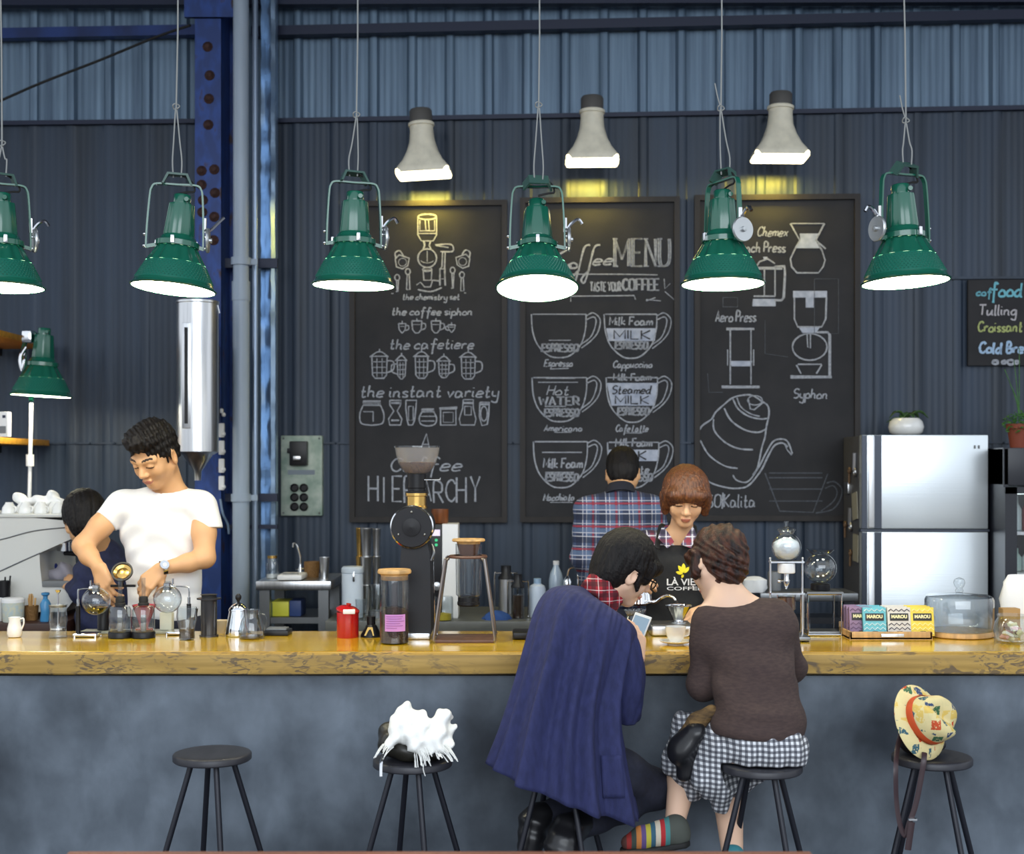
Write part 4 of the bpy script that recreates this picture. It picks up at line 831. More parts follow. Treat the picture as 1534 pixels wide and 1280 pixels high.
# --- far end: pitcher, tubs, sticks
o, D, k = cpt(22, 955); t = thing('milk_pitcher', o, 'small white milk pitcher on the bar by the patterned tub', 'pitcher')
lath(o, D, [(7.5,0),(9.5,1),(11,6),(10.6,14),(8.2,24),(9.2,30),(8.2,30),(7.4,24),(9,12),(0,3)]).build('body', white_ceramic, t)
b = MB(); b.tube(crom([o+V((8*k,0,27*k)), o+V((13*k,0,28*k)), o+V((13.5*k,0,20*k)), o+V((9.5*k,0,10*k))], 6), 1.2*k, 8); b.build('handle', white_ceramic, t)
WBZ = .936
o = at(20, 5.99, WBZ); D = 6.0; k = D/F; t = thing('paper_tub', o, 'pale patterned paper tub with a white lid on the work bench', 'tub')
lath(o, D, [(14.5,0),(15,1),(16,30),(0,30)]).build('body', mat('patterned_paper', srgb(206,204,180), .7, col2=srgb(180,196,200), vscale=(70,70,70)), t); lath(o, D, [(16.5,29),(16.5,34),(14,36),(0,36)]).build('lid', white_plastic, t)
o = at(-6, 6.02, WBZ); tag(lath(o, D, [(10,0),(11,34),(10,34),(9,1),(0,1)]).build('paper_cup', white_plastic, loc=o), 'white paper cup cut off at the picture edge on the work bench', 'cup')
o = at(6, 6.10, WBZ); t = thing('stirrer_cup', o, 'black cup of dark stirrers behind the patterned tub', 'cup'); lath(o, D, [(8,0),(10,58),(9,58),(7,1),(0,1)]).build('cup', black_plastic, t)
b = MB(); b.tube([o+V((4*k,0,10*k)), o+V((11*k,-.01,66*k))], 1.2*k, 6); b.tube([o+V((-2*k,0,10*k)), o+V((2*k,0,64*k))], 1.2*k, 6); b.build('stirrer', black_plastic, t)
o = at(47, 6.05, WBZ); t = thing('stick_holder', o, 'basket of bundled wooden stir sticks between tub and blue bottle', 'holder'); lath(o, D, [(9,0),(10.5,22),(9.5,22),(8,1),(0,1)], mod=lambda a, z: 1+.02*math.sin(20*a)).build('holder', wick, t)
rr = random.Random(4)
for i in range(16):
    a = rr.uniform(0, 6.28); r = rr.uniform(0, 7)*k; b = MB(); q = o+V((r*math.cos(a), r*math.sin(a)*.8, 2*k)); b.tube([q, q+V((rr.uniform(-3,3)*k, rr.uniform(-2,2)*k, rr.uniform(30,38)*k))], 1.0*k, 4); b.build('stir_stick', wood_light, t)
o = at(68, 6.0, WBZ); t = thing('spray_bottle', o, 'small translucent blue bottle beside the stir sticks', 'bottle'); bl = mat('blue_plastic', srgb(64,130,178), .25)
lath(o, D, [(7.5,0),(8,2),(6.5,14),(8,26),(5,32),(3,34)]).build('body', bl, t); lath(o, D, [(3.4,33),(3.4,38),(6,40),(6,43),(0,44)]).build('cap', bl, t)
# --- plunger glass
o, D, k = cpt(87, 956); t = thing('plunger_glass', o, 'tall waisted glass with a plunger rod beside the siphon stand', 'glass')
lath(o, D, gl_prof([(13,0),(13.5,2),(12,14),(13.8,26),(12.2,40),(13.8,50)], .7)).build('glass', clear2, t); lath(o, D, [(12,46),(12.5,49),(0,50)]).build('lid', dark_steel, t)
lath(o, D, [(1.1,14),(1.1,66),(2,67),(4,70),(4.5,72),(0,72)]).build('plunger_rod', chrome, t); lath(o, D, [(11.5,13),(11.5,15),(0,15)]).build('plunger_disc', chrome, t)
# --- siphon stands with round flasks
def siphon(px, py, label, gx, mirror=1, liquid=None):
    o, D, k = cpt(px, py); t = thing('siphon_stand', o, label, 'siphon'); s = mirror
    q = lambda x, z, y=0: o+V((x*k*s, y*k, z*k))
    b = MB(); b.box(q(14,3.5), (36*k, 30*k, 5*k), bev=.006); b.tube([q(-3,3), q(32,3)], 2.5*k, 8)
    for yy in (-13, 13):
        for xx in (-1, 30): b.cyl(q(xx,0,yy), q(xx,4,yy), 2*k)
    b.build('base', chrome, t)
    b = MB(); b.tube([q(0,4), q(0,46)], 3.4*k, 12); b.build('post_grip', black_plastic, t); b = MB(); b.cyl(q(0,44), q(0,56), 2.2*k); b.tube(crom([q(0,50), q(0,68), q(3,71), q(16,72), q(gx-6,72)], 4), 1.1*k, 8); b.build('arm', chrome, t)
    b = MB(); b.lathe([(5*k,-5*k),(6*k,-5*k),(6*k,5*k),(5*k,5*k)], q(gx,72), 16, caps=False); b.cyl(q(gx-10,72), q(gx-5,72), 3*k); b.tube([q(gx-8,72), q(gx-8,84)], 1.6*k, 8); b.build('clamp', chrome, t)
    N = 14; pf = [(.3,32)]+[(21*math.sin(math.pi*(i+.6)/N), 53-21*math.cos(math.pi*(i+.6)/N)) for i in range(N-1)]+[(5,72),(5,80)]
    lath(q(gx,0), D, gl_prof(pf, .6)).build('flask', clear2, t)
    if liquid: lath(q(gx,0), D, [(.3,33),(9,35.2),(14,39),(17,44),(0,44)]).build('water', liquid, t)
    return t
siphon(117, 954, 'siphon stand with a round glass flask near the plunger glass', 27, 1, glassmat('yellow_reflection_water', (.9,.8,.4,1)))  # yellow reflections in the flask are put into the water tint
siphon(283, 951, 'siphon stand with a large round flask beside the coffee glass', 32, -1)
def chamber(px, py, label):
    o, D, k = cpt(px, py); t = thing('siphon_chamber', o, label, 'siphon')
    lath(o, D, [(16.5,0),(17.5,1),(17.5,8),(16,10),(0,10)]).build('base', black_plastic, t)
    lath(o, D, gl_prof([(15.5,8),(16.5,10),(16.5,42),(14,47),(6,50)], .7)).build('glass', clear2, t)
    lath(o, D, [(8,49),(8,52),(6.5,53),(7,56),(6,62),(0,62)]).build('rubber_plug', rubber, t)
    lath(o, D, gl_prof([(3,62),(3,90)], .6)).build('tube', clear2, t); lath(o, D, [(4,10),(4,34),(0,34)]).build('filter', grey_plastic, t)
chamber(180, 956, 'upturned siphon chamber on a black base under the tilted round lid')
chamber(215, 956, 'upturned siphon chamber in front of the red dripper')
redp = mat('red_glaze', srgb(178,40,52), .25, coat=.4)
o, D, k = cpt(216, 948.5); o.z += .0105; tag(lath(o, D, [(13,0),(13,3),(6,4),(7,8),(17,36),(18,38),(16.5,38),(6,9),(0,9)]).build('dripper', redp, loc=o), 'red coffee dripper behind the siphon chambers', 'dripper')
o, D, k = cpt(155, 948.5); o.z += .0105; tag(lath(o, D, [(8,0),(9,1),(9,34),(7,38),(0,38)]).build('tin', black_plastic, loc=o), 'small black tin behind the round flask of the siphon', 'tin')
o, D, k = cpt(250, 947.5); o.z += .0105; b = MB(); b.box(o+V((0,0,13*k)), (18*k, 16*k, 26*k), bev=.004); tag(b.build('filter_box', mat('cream_card', srgb(225,222,200), .6), loc=o), 'cream filter paper box under the large flask', 'box')
o = at(200, 5.215, CZ); b = MB(); b.box(o+V((-.0,0,.005)), (.40, .095, .010), bev=.003); tag(b.build('bar_tray', mat('tray_grey', srgb(150,152,140), .4), loc=o), 'long low grey tray along the rear edge of the bar', 'tray')
# --- held: round tilted strainer lid of the seated siphon, and its dark cross bar
# --- tulip glass, press tube, pots
o, D, k = cpt(280, 959); t = thing('coffee_glass', o, 'tulip glass a third full of coffee beside the black press tube', 'glass')
lath(o, D, gl_prof([(10,0),(12,2),(11.5,10),(12,18),(15.5,34),(14.5,49)], .8)).build('glass', clear2, t); lath(o, D, [(10.5,2.5),(10.8,17),(0,17)]).build('coffee', coffee, t); b = MB(); b.tube([o+V((12*k,0,30*k)), o+V((15*k,0,47*k))], 2*k, 8); b.build('handle', black_plastic, t)
o, D, k = cpt(313, 954); t = thing('press_tube', o, 'tall smoky black plunger press tube beside the coffee glass', 'coffee press')
lath(o, D, [(14,0),(14,3),(12,3.5),(12,55),(18,56),(18,58),(12,59),(0,59)]).build('barrel', mat('smoky_plastic', (.03,.03,.034,1), .15), t); lath(o, D, [(11,59),(11,62),(13,63),(0,64)]).build('plunger', rubber, t)
o, D, k = cpt(330, 949.5); tag(lath(o, D, [(7,0),(12,20),(11,20),(6,1),(0,1)]).build('paper_filter', mat('paper', srgb(214,196,160), .8), loc=o), 'beige paper filter cone behind the press tube', 'filter')
o, D, k = cpt(357, 953); t = thing('kettle', o, 'domed shiny silver pot with a ball knob on the bar', 'pot')
lath(o, D, [(19,0),(20,2),(18,14),(15,30),(13.5,38),(0,39)]).build('body', chrome, t); lath(o, D, [(14.5,38),(14.5,40),(10,46),(3,50)]).build('lid', chrome, t); lath(o, D, [(2,49),(2,52),(4.5,56),(4.5,60),(2,63),(0,63)]).build('knob', black_plastic, t)
o, D, k = cpt(377, 957); t = thing('glass_mug', o, 'rounded clear glass server with a handle in front of the silver pot', 'mug')
lath(o, D, gl_prof([(14,0),(19,2),(20,12),(16,28),(12,36),(13,43)], .8)).build('glass', clear2, t); b = MB(); b.tube(crom([o+V((12*k,0,36*k)), o+V((20*k,0,36*k)), o+V((23*k,0,24*k)), o+V((18*k,0,14*k))], 5), 1.4*k, 8); b.build('handle', clear2, t); lath(o, D, [(16,2.2),(17.5,4.5),(0,4.5)]).build('tea', amber, t)
o, D, k = cpt(416, 951); t = thing('black_tray', o, 'small black tray on the bar beside the glass server', 'tray'); b = MB(); b.box(o+V((0,0,4*k)), (38*k,.1,8*k), bev=.006); b.build('tray', black_plastic, t); b = MB(); b.box(o+V((0,0,9*k)), (30*k,.07,3*k), bev=.003); b.build('insert', grey_plastic, t)
# --- red tin
o, D, k = cpt(521, 955); t = thing('red_canister', o, 'red metal canister with its lid ajar over a white scoop', 'canister'); rd = mat('red_enamel', srgb(176,22,26), .25, coat=.5)
lath(o, D, [(16,0),(16.5,1),(16.5,38),(15.5,38),(15,2),(0,2)]).build('body', rd, t)
M = Matrix.Translation(o+V((0,0,40.5*k))) @ rot(8, 10, 0); b = MB(); b.lathe([(17.5*k,-1*k),(17.5*k,1.5*k),(12*k,5*k),(5*k,6.5*k),(3*k,7*k),(4*k,10*k),(0,10.5*k)], M=M, n=32); b.build('lid', rd, t)
b = MB(); b.box(o+V((4*k,-17*k,40*k)), (18*k,3*k,7*k), bev=.003); b.build('scoop', white_plastic, t)
# --- black cone funnel
o, D, k = cpt(556, 954); t = thing('funnel', o, 'black cone funnel with brassy facets between the red canister and the coffee jar', 'funnel')
lath(o, D, [(16,0),(16,2),(8,17),(6.5,18),(6.5,30),(0,30)]).build('cone', black_plastic, t); b = MB(); b.add([o+V((-9*k,-14*k,3*k)), o+V((6*k,-15*k,3*k)), o+V((3*k,-9.5*k,15*k)), o+V((-4*k,-9.5*k,15*k))], [(0,1,2,3)]); b.build('facet', brass, t)
# --- coffee jar with bamboo lid
o, D, k = cpt(591, 964); t = thing('coffee_jar', o, 'tall glass jar of ground coffee with a bamboo lid and a pink label', 'jar')
lath(o, D, gl_prof([(20,0),(22,2),(22,98),(22.5,101)], .9), n=40).build('glass', clear, t); lath(o, D, [(20.8,2),(21,3),(21,47),(17,50),(8,53),(0,54)], n=40).build('coffee', beans, t)
lath(o, D, [(20,98),(20.5,103),(25,105),(25.5,108),(24,111),(0,112)], n=40).build('lid', wood_light, t); lath(o, D, [(20,95),(20.4,96),(20.4,101),(20,102)], n=40).build('seal', mat('seal', srgb(150,120,90), .5), t)
pk = mat('pink_label', srgb(200,140,205), .6)
b = MB(); vs = []; fs = []
for i in range(13):
    a = math.radians(-90-42+84*i/12+8); 
    for z in (20, 45): vs.append(o+V((22.4*k*math.cos(a), 22.4*k*math.sin(a), z*k)))
for i in range(12): fs.append((2*i,2*i+2,2*i+3,2*i+1))
b.add(vs, fs); lab_ = b.build('label', pk, t); b = MB()
for j, (wa, wb) in enumerate(((-36,36),(-36,30),(-36,38),(-36,22),(-36,34),(-36,10))):
    pts = [o+V((22.6*k*math.cos(math.radians(-82+a)), 22.6*k*math.sin(math.radians(-82+a)), (42-3.4*j)*k)) for a in range(wa, wb, 6)]; b.tube(pts, .55*k, 4)
b.build('print', mat('label_print', srgb(150,90,150), .7), lab_)
# --- large black grinder
def grinder():
    D = 5.12; k = D/F; o = at(622, D, CZ); t = thing('coffee_grinder', o, 'large black shop coffee grinder with a round face and smoky hopper', 'grinder')
    zz = lambda y: EYE-(y-HY)*k-CZ
    b = MB(); b.box(o+V((0*k,0,5*k)), (50*k, .24, 10*k), bev=.008); b.build('base_plate', steel, t)
    vs = []; 
    for (y, x0, x1, d) in ((945,596,648,.10),(830,603,646,.085),(800,606,640,.08)):
        z = zz(y)
        for (sx, sy) in ((0,-1),(1,-1),(1,1),(0,1)): vs.append(o+V((((x1 if sx else x0)-622)*k, sy*d, z)))
    fs = [(0,1,5,4),(1,2,6,5),(2,3,7,6),(3,0,4,7),(4,5,9,8),(5,6,10,9),(6,7,11,10),(7,4,8,11),(3,2,1,0),(8,9,10,11)]
    b = MB(); b.add(vs, fs); col_ = b.build('column', mat('matt_black', (.010,.010,.013,1), .45, spec=.3), t, smooth=False)
    F0 = axis_mat(o+V((-2*k, -.10, zz(788))), (0,-1,0)); b = MB(); b.lathe([(30*k,-.2),(31*k,-.02),(31*k,.0),(29*k,.018),(0,.018)], M=F0, n=56); b.build('burr_housing', MATS['matt_black'], t)
    b = MB(); b.lathe([(31.2*k,-.02),(32*k,-.01),(32*k,.004),(30*k,.01)], M=F0, n=56, caps=False); b.build('rim', chrome, t)
    b = MB(); b.lathe([(13*k,.018),(13*k,.028),(0,.03)], M=F0, n=36); b.build('hub', black_plastic, t)
    b = MB()
    for a in (90, 210, 330): b.ell(F0 @ V((22*k*math.cos(math.radians(a)), 22*k*math.sin(math.radians(a)), .018)), (2*k,)*3, 10, 6)
    b.build('screw', dark_steel, t)
    lath(o+V((0,0,zz(764))), D, [(17,-8),(22,-4),(17,0),(17,1)], sy=.9).build('neck', chrome, t)
    lath(o+V((2*k,0,zz(762))), D, [(16.5,0),(16.5,3),(15,4),(15,18),(17,19),(17,23),(0,23)], n=10).build('collar', brass, t)
    lath(o+V((2*k,0,zz(740))), D, [(16,0),(16,3),(13,4),(13,8),(14,9),(14,31),(0,31)]).build('hopper_neck', black_plastic, t)
    hp = [(14,0),(20,4),(28,16),(32,30),(33.5,40)]
    lath(o+V((3*k,0,zz(711))), D, gl_prof(hp, .8), n=44).build('hopper', frosted, t)
    lath(o+V((3*k,0,zz(711))), D, [(12,1),(19,5),(26,15),(27,18),(0,19)], n=36).build('beans', mat('roast_beans', srgb(128,84,52), .7, col2=srgb(70,44,28), vscale=(160,160,160), bump=.8, bscale=160), t)
    lath(o+V((3*k,0,zz(671))), D, [(33,0),(34.5,0),(34.5,2.5),(0,3)], n=44).build('hopper_lid', clear2, t)
    b = MB(); b.tube([o+V((14*k,-.02,zz(719))), o+V((38*k,-.02,zz(719))), o+V((38*k,-.02,zz(716)))], .9*k, 8); b.build('shutter_lever', chrome, t)
    b = MB(); b.tube(crom([o+V((26*k,-.06,zz(815))), o+V((30*k,-.08,zz(826))), o+V((26*k,-.08,zz(838)))], 5), 2.2*k, 8); b.build('knob', dark_steel, t)
    b = MB(); b.tube(crom([o+V((26*k,.02,zz(820))), o+V((28*k,.0,zz(880))), o+V((29*k,.0,zz(945)))], 5), .9*k, 6); b.build('side_rod', chrome, t)
grinder()
# --- brewing stand of wood and steel
def brewstand():
    D = 5.0; k = D/F; o = at(697, D, CZ); t = thing('brewing_stand', o, 'tapered steel brewing stand with a wooden ring and a glass brewer', 'coffee brewer')
    zz = lambda y: EYE-(y-HY)*k-CZ; wd_ = mat('walnut', srgb(92,62,50), .45, var=.2, vscale=(30,30,6)); st = mat('frame_steel', srgb(150,142,138), .3, .9)
    b = MB(); b.box(o+V((0,0,zz(957))), (86*k, .19, 5*k), bev=.004); b.build('base', wd_, t)
    for s in (-1, 1):
        for d in (-.085, .085):
            b = MB(); b.tube(crom([o+V((s*24*k, d*.55, zz(836))), o+V((s*28*k, d*.7, zz(838))), o+V((s*30*k, d*.75, zz(845))), o+V((s*44*k, d, zz(945))), o+V((s*44.5*k, d, zz(954))), o+V((s*42*k, d, zz(958)))], 4), 2.3*k, 8); b.build('leg', st, t)
    lath(o+V((4*k,0,zz(836))), D, [(21,0),(29,0),(29.5,2),(28,4),(21,4)], caps=False).build('ring', wd_, t)
    g = o+V((5*k,0,0))
    lath(g+V((0,0,zz(895))), D, gl_prof([(15,0),(19,4),(19.5,50),(19.5,80)], .8)).build('glass', clear, t)
    lath(g+V((0,0,zz(893))), D, gl_prof([(9,2),(10,60)], .8)).build('inner_tube', clear2, t)
    lath(g+V((0,0,zz(908))), D, [(15,0),(17,2),(17,6),(16,7),(16,13),(0,14)]).build('filter_base', black_plastic, t)
    lath(g+V((0,0,zz(822))), D, [(12,0),(17,6),(18,10),(24,10.5),(25,12),(24,14.5),(0,15)]).build('lid', wood_light, t)
    lath(g+V((0,0,zz(832))), D, [(12.5,0),(17.5,17),(0,17)]).build('lid_cone', wd_, t)
brewstand()
o, D, k = cpt(786, 956); b = MB(); b.box(o+V((0,0,6*k)), (36*k,.13,10*k), bev=.008); t = tag(b.build('wallet', black_plastic, loc=o), 'black leather wallet lying on the bar beside the brewing stand', 'wallet')
# --- pour over scale, dripper, server, cup
o, D, k = cpt(1006, 952); t = thing('brew_scale', o, 'flat steel brewing scale on the bar under the ribbed dripper', 'scale'); b = MB(); b.box(o+V((0,.04,8*k)), (63*k,.16,14*k), bev=.006); b.build('body', steel, t); b = MB(); b.box(o+V((0,.04,16*k)), (58*k,.14,2*k)); b.build('plate', dark_steel, t)
o2 = o+V((12*k,.03,17*k)); t = thing('dripper', o2, 'ribbed steel coffee dripper with a paper filter being poured into', 'dripper')
lath(o2, D, [(11,0),(11,2),(7,3),(8,7),(18,25),(19.5,26),(19.5,27),(17.5,26.5),(8,9),(0,8)], n=60, mod=lambda a, z: 1+.02*math.cos(20*a)).build('cone', chrome, t); lath(o2, D, [(7.5,8),(16.5,25),(0,23)], n=40, mod=lambda a, z: 1+.03*math.cos(20*a)).build('coffee_bed', beans, t)
o, D, k = cpt(951, 952); t = thing('glass_carafe', o, 'rounded glass carafe with a thick glass rim beside the phone', 'carafe'); lath(o, D, gl_prof([(15,0),(17,2),(17,18),(13,27),(12,30),(16,36),(16,38)], .9)).build('glass', clear2, t); lath(o, D, [(15.5,2),(15.8,6),(0,6)]).build('coffee', coffee, t)
o, D, k = cpt(1012, 966); t = thing('saucer', o, 'white saucer under the white cup on the bar', 'saucer'); lath(o, D, [(12,0),(12,1.5),(22,4),(24,6),(23,6.3),(12,3),(0,3)]).build('plate', white_ceramic, t)
o2 = o+V((0,0,3.2*k)); t = thing('cup', o2, 'white coffee cup standing on its saucer before the woman in brown', 'cup'); lath(o2, D, [(8,0),(8.5,2),(12,6),(15,16),(15.5,24),(14.6,24),(14,16),(11,7),(0,4)]).build('bowl', white_ceramic, t); b = MB(); b.tube(crom([o2+V((14*k,0,20*k)), o2+V((20*k,0,20*k)), o2+V((20*k,0,12*k)), o2+V((13*k,0,9*k))], 5), 1.3*k, 8); b.build('handle', white_ceramic, t); lath(o2, D, [(14.2,19),(0,19)]).build('coffee', coffee, t)
# --- cold drip tower
def drip():
    o, D, k = cpt(1178, 959); t = thing('drip_tower', o, 'cold drip coffee tower with an ice filled glass globe on top', 'coffee brewer')
    b = MB(); b.box(o+V((0,0,5*k)), (60*k,.15,6*k), bev=.004); b.build('base', dark_steel, t)
    for s in (-1, 1): 
        b = MB(); b.cyl(o+V((s*24*k,0,7*k)), o+V((s*24*k,0,121*k)), 1.7*k); b.ell(o+V((s*24*k,0,122*k)), (2.2*k,)*3, 10, 8); b.build('post', steel, t)
        b = MB(); b.cyl(o+V((s*24*k,-.05,0)), o+V((s*24*k,-.05,3*k)), 5*k); b.build('foot', rubber, t)
    b = MB(); b.box(o+V((0,0,117*k)), (50*k,.05,2.5*k)); b.box(o+V((0,0,70*k)), (50*k,.06,2.5*k)); b.build('shelf', steel, t)
    N = 16; pf = [(7,116)]+[(22*math.sin(math.pi*(i+1.6)/N), 139-22*math.cos(math.pi*(i+1.6)/N)) for i in range(N-3)]+[(10,159),(12,163),(15,165)]
    g = lath(o, D, gl_prof(pf, .6), n=40).build('globe', clear2, t)
    ice = mat('ice', (.9,.93,.96,1), .3, bump=.5, bscale=60); N = 10
    lath(o, D, [(.1,118.4)]+[(20.6*math.sin(math.pi*(i+1)/N), 139-20.6*math.cos(math.pi*(i+1)/N)) for i in range(6)]+[(16,148),(9,152),(0,154)], n=30, mod=lambda a, z: 1-.04*(1+math.sin(5*a+z*300))).build('ice', ice, t)
    lath(o, D, [(14,164),(12,167),(5,169),(2,170),(2,173),(3.5,176),(3.5,178),(0,180)]).build('lid', clear2, t)
    lath(o, D, [(12,100),(13,101),(13,113),(12,115),(0,115)]).build('valve_body', white_plastic, t); lath(o, D, [(1,76),(2.5,80),(5,86),(4,90),(4,100)], dx=0).build('valve_tip', chrome, t); b = MB(); b.tube([o+V((-11*k,0,88*k)), o+V((5*k,0,89*k))], 1.4*k, 8); b.lathe([(2.6*k,-2*k),(3.2*k,0),(2.6*k,2*k),(0,2*k)], M=axis_mat(o+V((-11*k,0,88*k)),(1,0,0)), n=12); b.build('valve_tap', chrome, t)
    lath(o, D, gl_prof([(12,44),(14,46),(14,66),(15,70)], .7)).build('grounds_chamber', clear2, t); lath(o, D, [(13,46),(13,64),(0,64)]).build('coffee_grounds', mat('coffee_grounds', srgb(92,56,38), .8), t)
    lath(o, D, gl_prof([(13,8),(14,10),(14,30),(9,36),(9,42)], .7)).build('carafe', clear2, t)
drip()
# --- glass globe on a wire stand
def globe():
    D = 5.17; k = D/F; o = at(1230, D, CZ); t = thing('wire_stand', o, 'clear acrylic and wire stand under the round glass bowl', 'stand')
    b = MB()
    for s in (-1, 1):
        for d in (-.06, .06): b.tube([o+V((s*25*k,d,0)), o+V((s*25*k,d,62*k))], 1.2*k, 6)
        b.tube([o+V((s*25*k,-.06,3*k)), o+V((s*25*k,.06,3*k))], 1.2*k, 6)
    for d in (-.06, .06):
        for z in (2, 62): b.tube([o+V((-25*k,d,z*k)), o+V((25*k,d,z*k))], 1.2*k, 6)
    b.build('frame', chrome, t)
    b = MB(); b.box(o+V((0,0,64.5*k)), (54*k,.14,3*k)); b.build('top_plate', dark_steel, t); b = MB(); b.box(o+V((0,0,5*k)), (46*k,.10,3*k)); b.build('tray', dark_steel, t)
    for s in (-1,1): b = MB(); b.box(o+V((s*22*k,0,33*k)), (2*k,.11,56*k)); b.build('side_panel', clear, t)
    g = o+V((-1*k,0,66.2*k)); t = thing('round_vase', g, 'round clear glass bowl with a flared rim on the wire stand', 'bowl')
    lath(g, D, [(14,0),(14.5,1),(14.5,9),(13,10),(0,10)]).build('base', black_plastic, t)
    N = 14; pf = [(.3,10)]+[(24*math.sin(math.pi*(i+.8)/N), 33-23*math.cos(math.pi*(i+.8)/N)) for i in range(N-2)]+[(15,55),(18,58),(21,61)]
    lath(g, D, gl_prof(pf, .6), n=40).build('glass', clear2, t)
globe()
# --- chocolate bars in a wooden tray
def chocolate():
    o, D, k = cpt(1329, 959); t = thing('wooden_tray', o, 'shallow light wooden display tray holding chocolate bars', 'tray'); W = 136*k; dp = .17; h = 12*k
    y0, y1 = 0, dp
    x0, x1 = -56*k, 68*k
    b = MB(); b.box(o+V(((x0+x1)/2, dp/2, .004)), (x1-x0, dp, .008)); b.build('bottom', wood_light, t)
    for c_, d_ in ((V(((x0+x1)/2, .005, h/2)), (x1-x0, .010, h)), (V(((x0+x1)/2, dp-.005, h/2+.01)), (x1-x0, .010, h+.02)), (V((x0+.005, dp/2, h/2)), (.010, dp, h)), (V((x1-.005, dp/2, h/2)), (.010, dp, h))):
        b = MB(); b.box(o+c_, d_, bev=.002); b.build('side', wood_light, t)
    b = MB(); b.box(o+V((8*k,-.002,h*.55)), (34*k,.004,5*k), bev=.001); b.build('name_plate', steel, t)
    cols = [('purple', srgb(140,112,140), srgb(110,84,112), 1.5), ('blue', srgb(104,184,196), srgb(214,234,236), 13), ('grey', srgb(214,208,198), srgb(54,48,64), 50), ('yellow', srgb(234,206,72), srgb(250,240,170), 86)]
    blk = mat('label_black', srgb(44,42,40), .5); gold = mat('label_gold', srgb(236,226,170), .5)
    xs = {'purple': -46, 'blue': -33, 'grey': 4, 'yellow': 39}
    word = {0: 'frontmost', 1: 'second', 2: 'third'}
    for nm, c1, c2, _ in cols:
        m_ = mat('wrapper_'+nm, c1, .5); mp_ = mat('pattern_'+nm, c2, .5); proto = None
        for i in range(3):
            w = 35*k; hh = 43*k; th = .016
            q = o+V((xs[nm]*k+w/2, .028+i*.042, .0105))
            if nm == 'purple': q.x = o.x-53*k+w/2+.004; q.y = o.y+.049+.042*i
            elif nm == 'blue': pass
            lb = '%s wrapped chocolate bar, %s in its column of the wooden tray' % (nm, word[i])
            if proto is None:
                M = Matrix.Translation(q) @ rot(-9,0,0); t = proto = thing('chocolate_bar', q, lb, 'chocolate', 'chocolate bars in the wooden tray')
                b = MB(); b.box((0,0,hh/2), (w,th,hh), M, bev=.0015); wr = b.build('wrapper', m_, t)
                b = MB()
                for r_ in range(3):
                    cz = hh*(.07+.15*r_); b.tube([M @ V((-w*.46+w*.92*q_/8, -th/2-.0004, cz+(.0085 if q_ % 2 else 0))) for q_ in range(9)], .0021, 4)
                cz = hh*.86; b.tube([M @ V((-w*.46+w*.92*q_/8, -th/2-.0004, cz+(.0085 if q_ % 2 else 0))) for q_ in range(9)], .0021, 4)
                b.build('pattern', mp_, wr)
                b = MB(); b.box((0,-th/2-.0006,hh*.66), (w*.80,.0016,hh*.26), M, bev=.0007); lb_ = b.build('label_panel', blk, t)
                cu = bpy.data.curves.new('t', 'FONT'); cu.body = 'MAROU'; cu.align_x = 'CENTER'; cu.align_y = 'CENTER'; cu.size = hh*.155; cu.offset = .0009; cu.extrude = .0004
                to = bpy.data.objects.new('t', cu); COL.objects.link(to); dg = bpy.context.evaluated_depsgraph_get(); me = bpy.data.meshes.new_from_object(to.evaluated_get(dg)); bpy.data.objects.remove(to)
                MM = M @ Matrix.Translation((0,-th/2-.0016,hh*.67)) @ rot(90,0,0); b = MB(); b.add([v.co.copy() for v in me.vertices], [tuple(p.vertices) for p in me.polygons], MM); b.build('lettering', gold, lb_, smooth=False)
                b = MB(); b.tube([M @ V((-w*.3,-th/2-.0018,hh*.55)), M @ V((w*.3,-th/2-.0018,hh*.55))], .0012, 4); b.box((0,-th/2-.0006,hh*.12), (w*.24,.0016,hh*.10), M); b.build('print', blk, wr)
            else:
                c = copy_tree(proto); c.location = q; c['label'] = lb
chocolate()
# --- cake dome
def dome():
    o, D, k = cpt(1437, 953); t = thing('cake_stand', o, 'low glass cake dome with a round knob on a wooden board', 'cake dome'); 
    lath(o, D, [(46,0),(49,1.5),(49,7),(48,8.5),(0,9)], n=60).build('board', wood_light, t)
    lath(o, D, gl_prof([(48.5,9.5),(50,12),(50,54),(48,59),(44,61),(15,64),(4,65)], .9), n=60).build('dome', clear2, t)
    lath(o, D, [(5,65),(6,68),(4,71),(7,75),(8.5,80),(7,85),(0,88)], n=28).build('knob', clear2, t)
dome()
o, D, k = cpt(1390, 946); tag(lath(o, D, [(7,0),(9,8),(10,22),(8,26),(9,16),(0,4)], mod=lambda a, z: 1+.06*math.sin(6*a)).build('napkin', mat('napkin_cream', srgb(226,218,196), .8), loc=o), 'crumpled cream napkin behind the glass cake dome', 'napkin')
# --- bowl of wrapped sweets, cardboard and white bag at the end of the bar
o, D, k = cpt(1516, 964); t = thing('sweet_jar', o, 'round glass jar of wrapped sweets at the end of the bar', 'jar')
lath(o, D, gl_prof([(16,.6),(24,4),(27,18),(24,32),(20,38),(22,43)], .8), n=36).build('glass', clear2, t)
rr = random.Random(9); pal = [mat('sweet_%d' % i, c_, .5) for i, c_ in enumerate((srgb(226,220,170), srgb(214,160,150), srgb(198,196,150), srgb(120,90,60), srgb(235,232,215)))]
for i in range(16):
    a = rr.uniform(0, 6.28); r = rr.uniform(0, 12); z = 9+1.2*i; b = MB(); b.box((0,0,0), (16*k,9*k,5*k), Matrix.Translation(o+V((r*k*math.cos(a), r*k*math.sin(a), z*k))) @ rot(rr.uniform(-50,50), rr.uniform(-50,50), rr.uniform(0,180)), bev=.004)
    b.build('sweet', pal[i % 5], t)
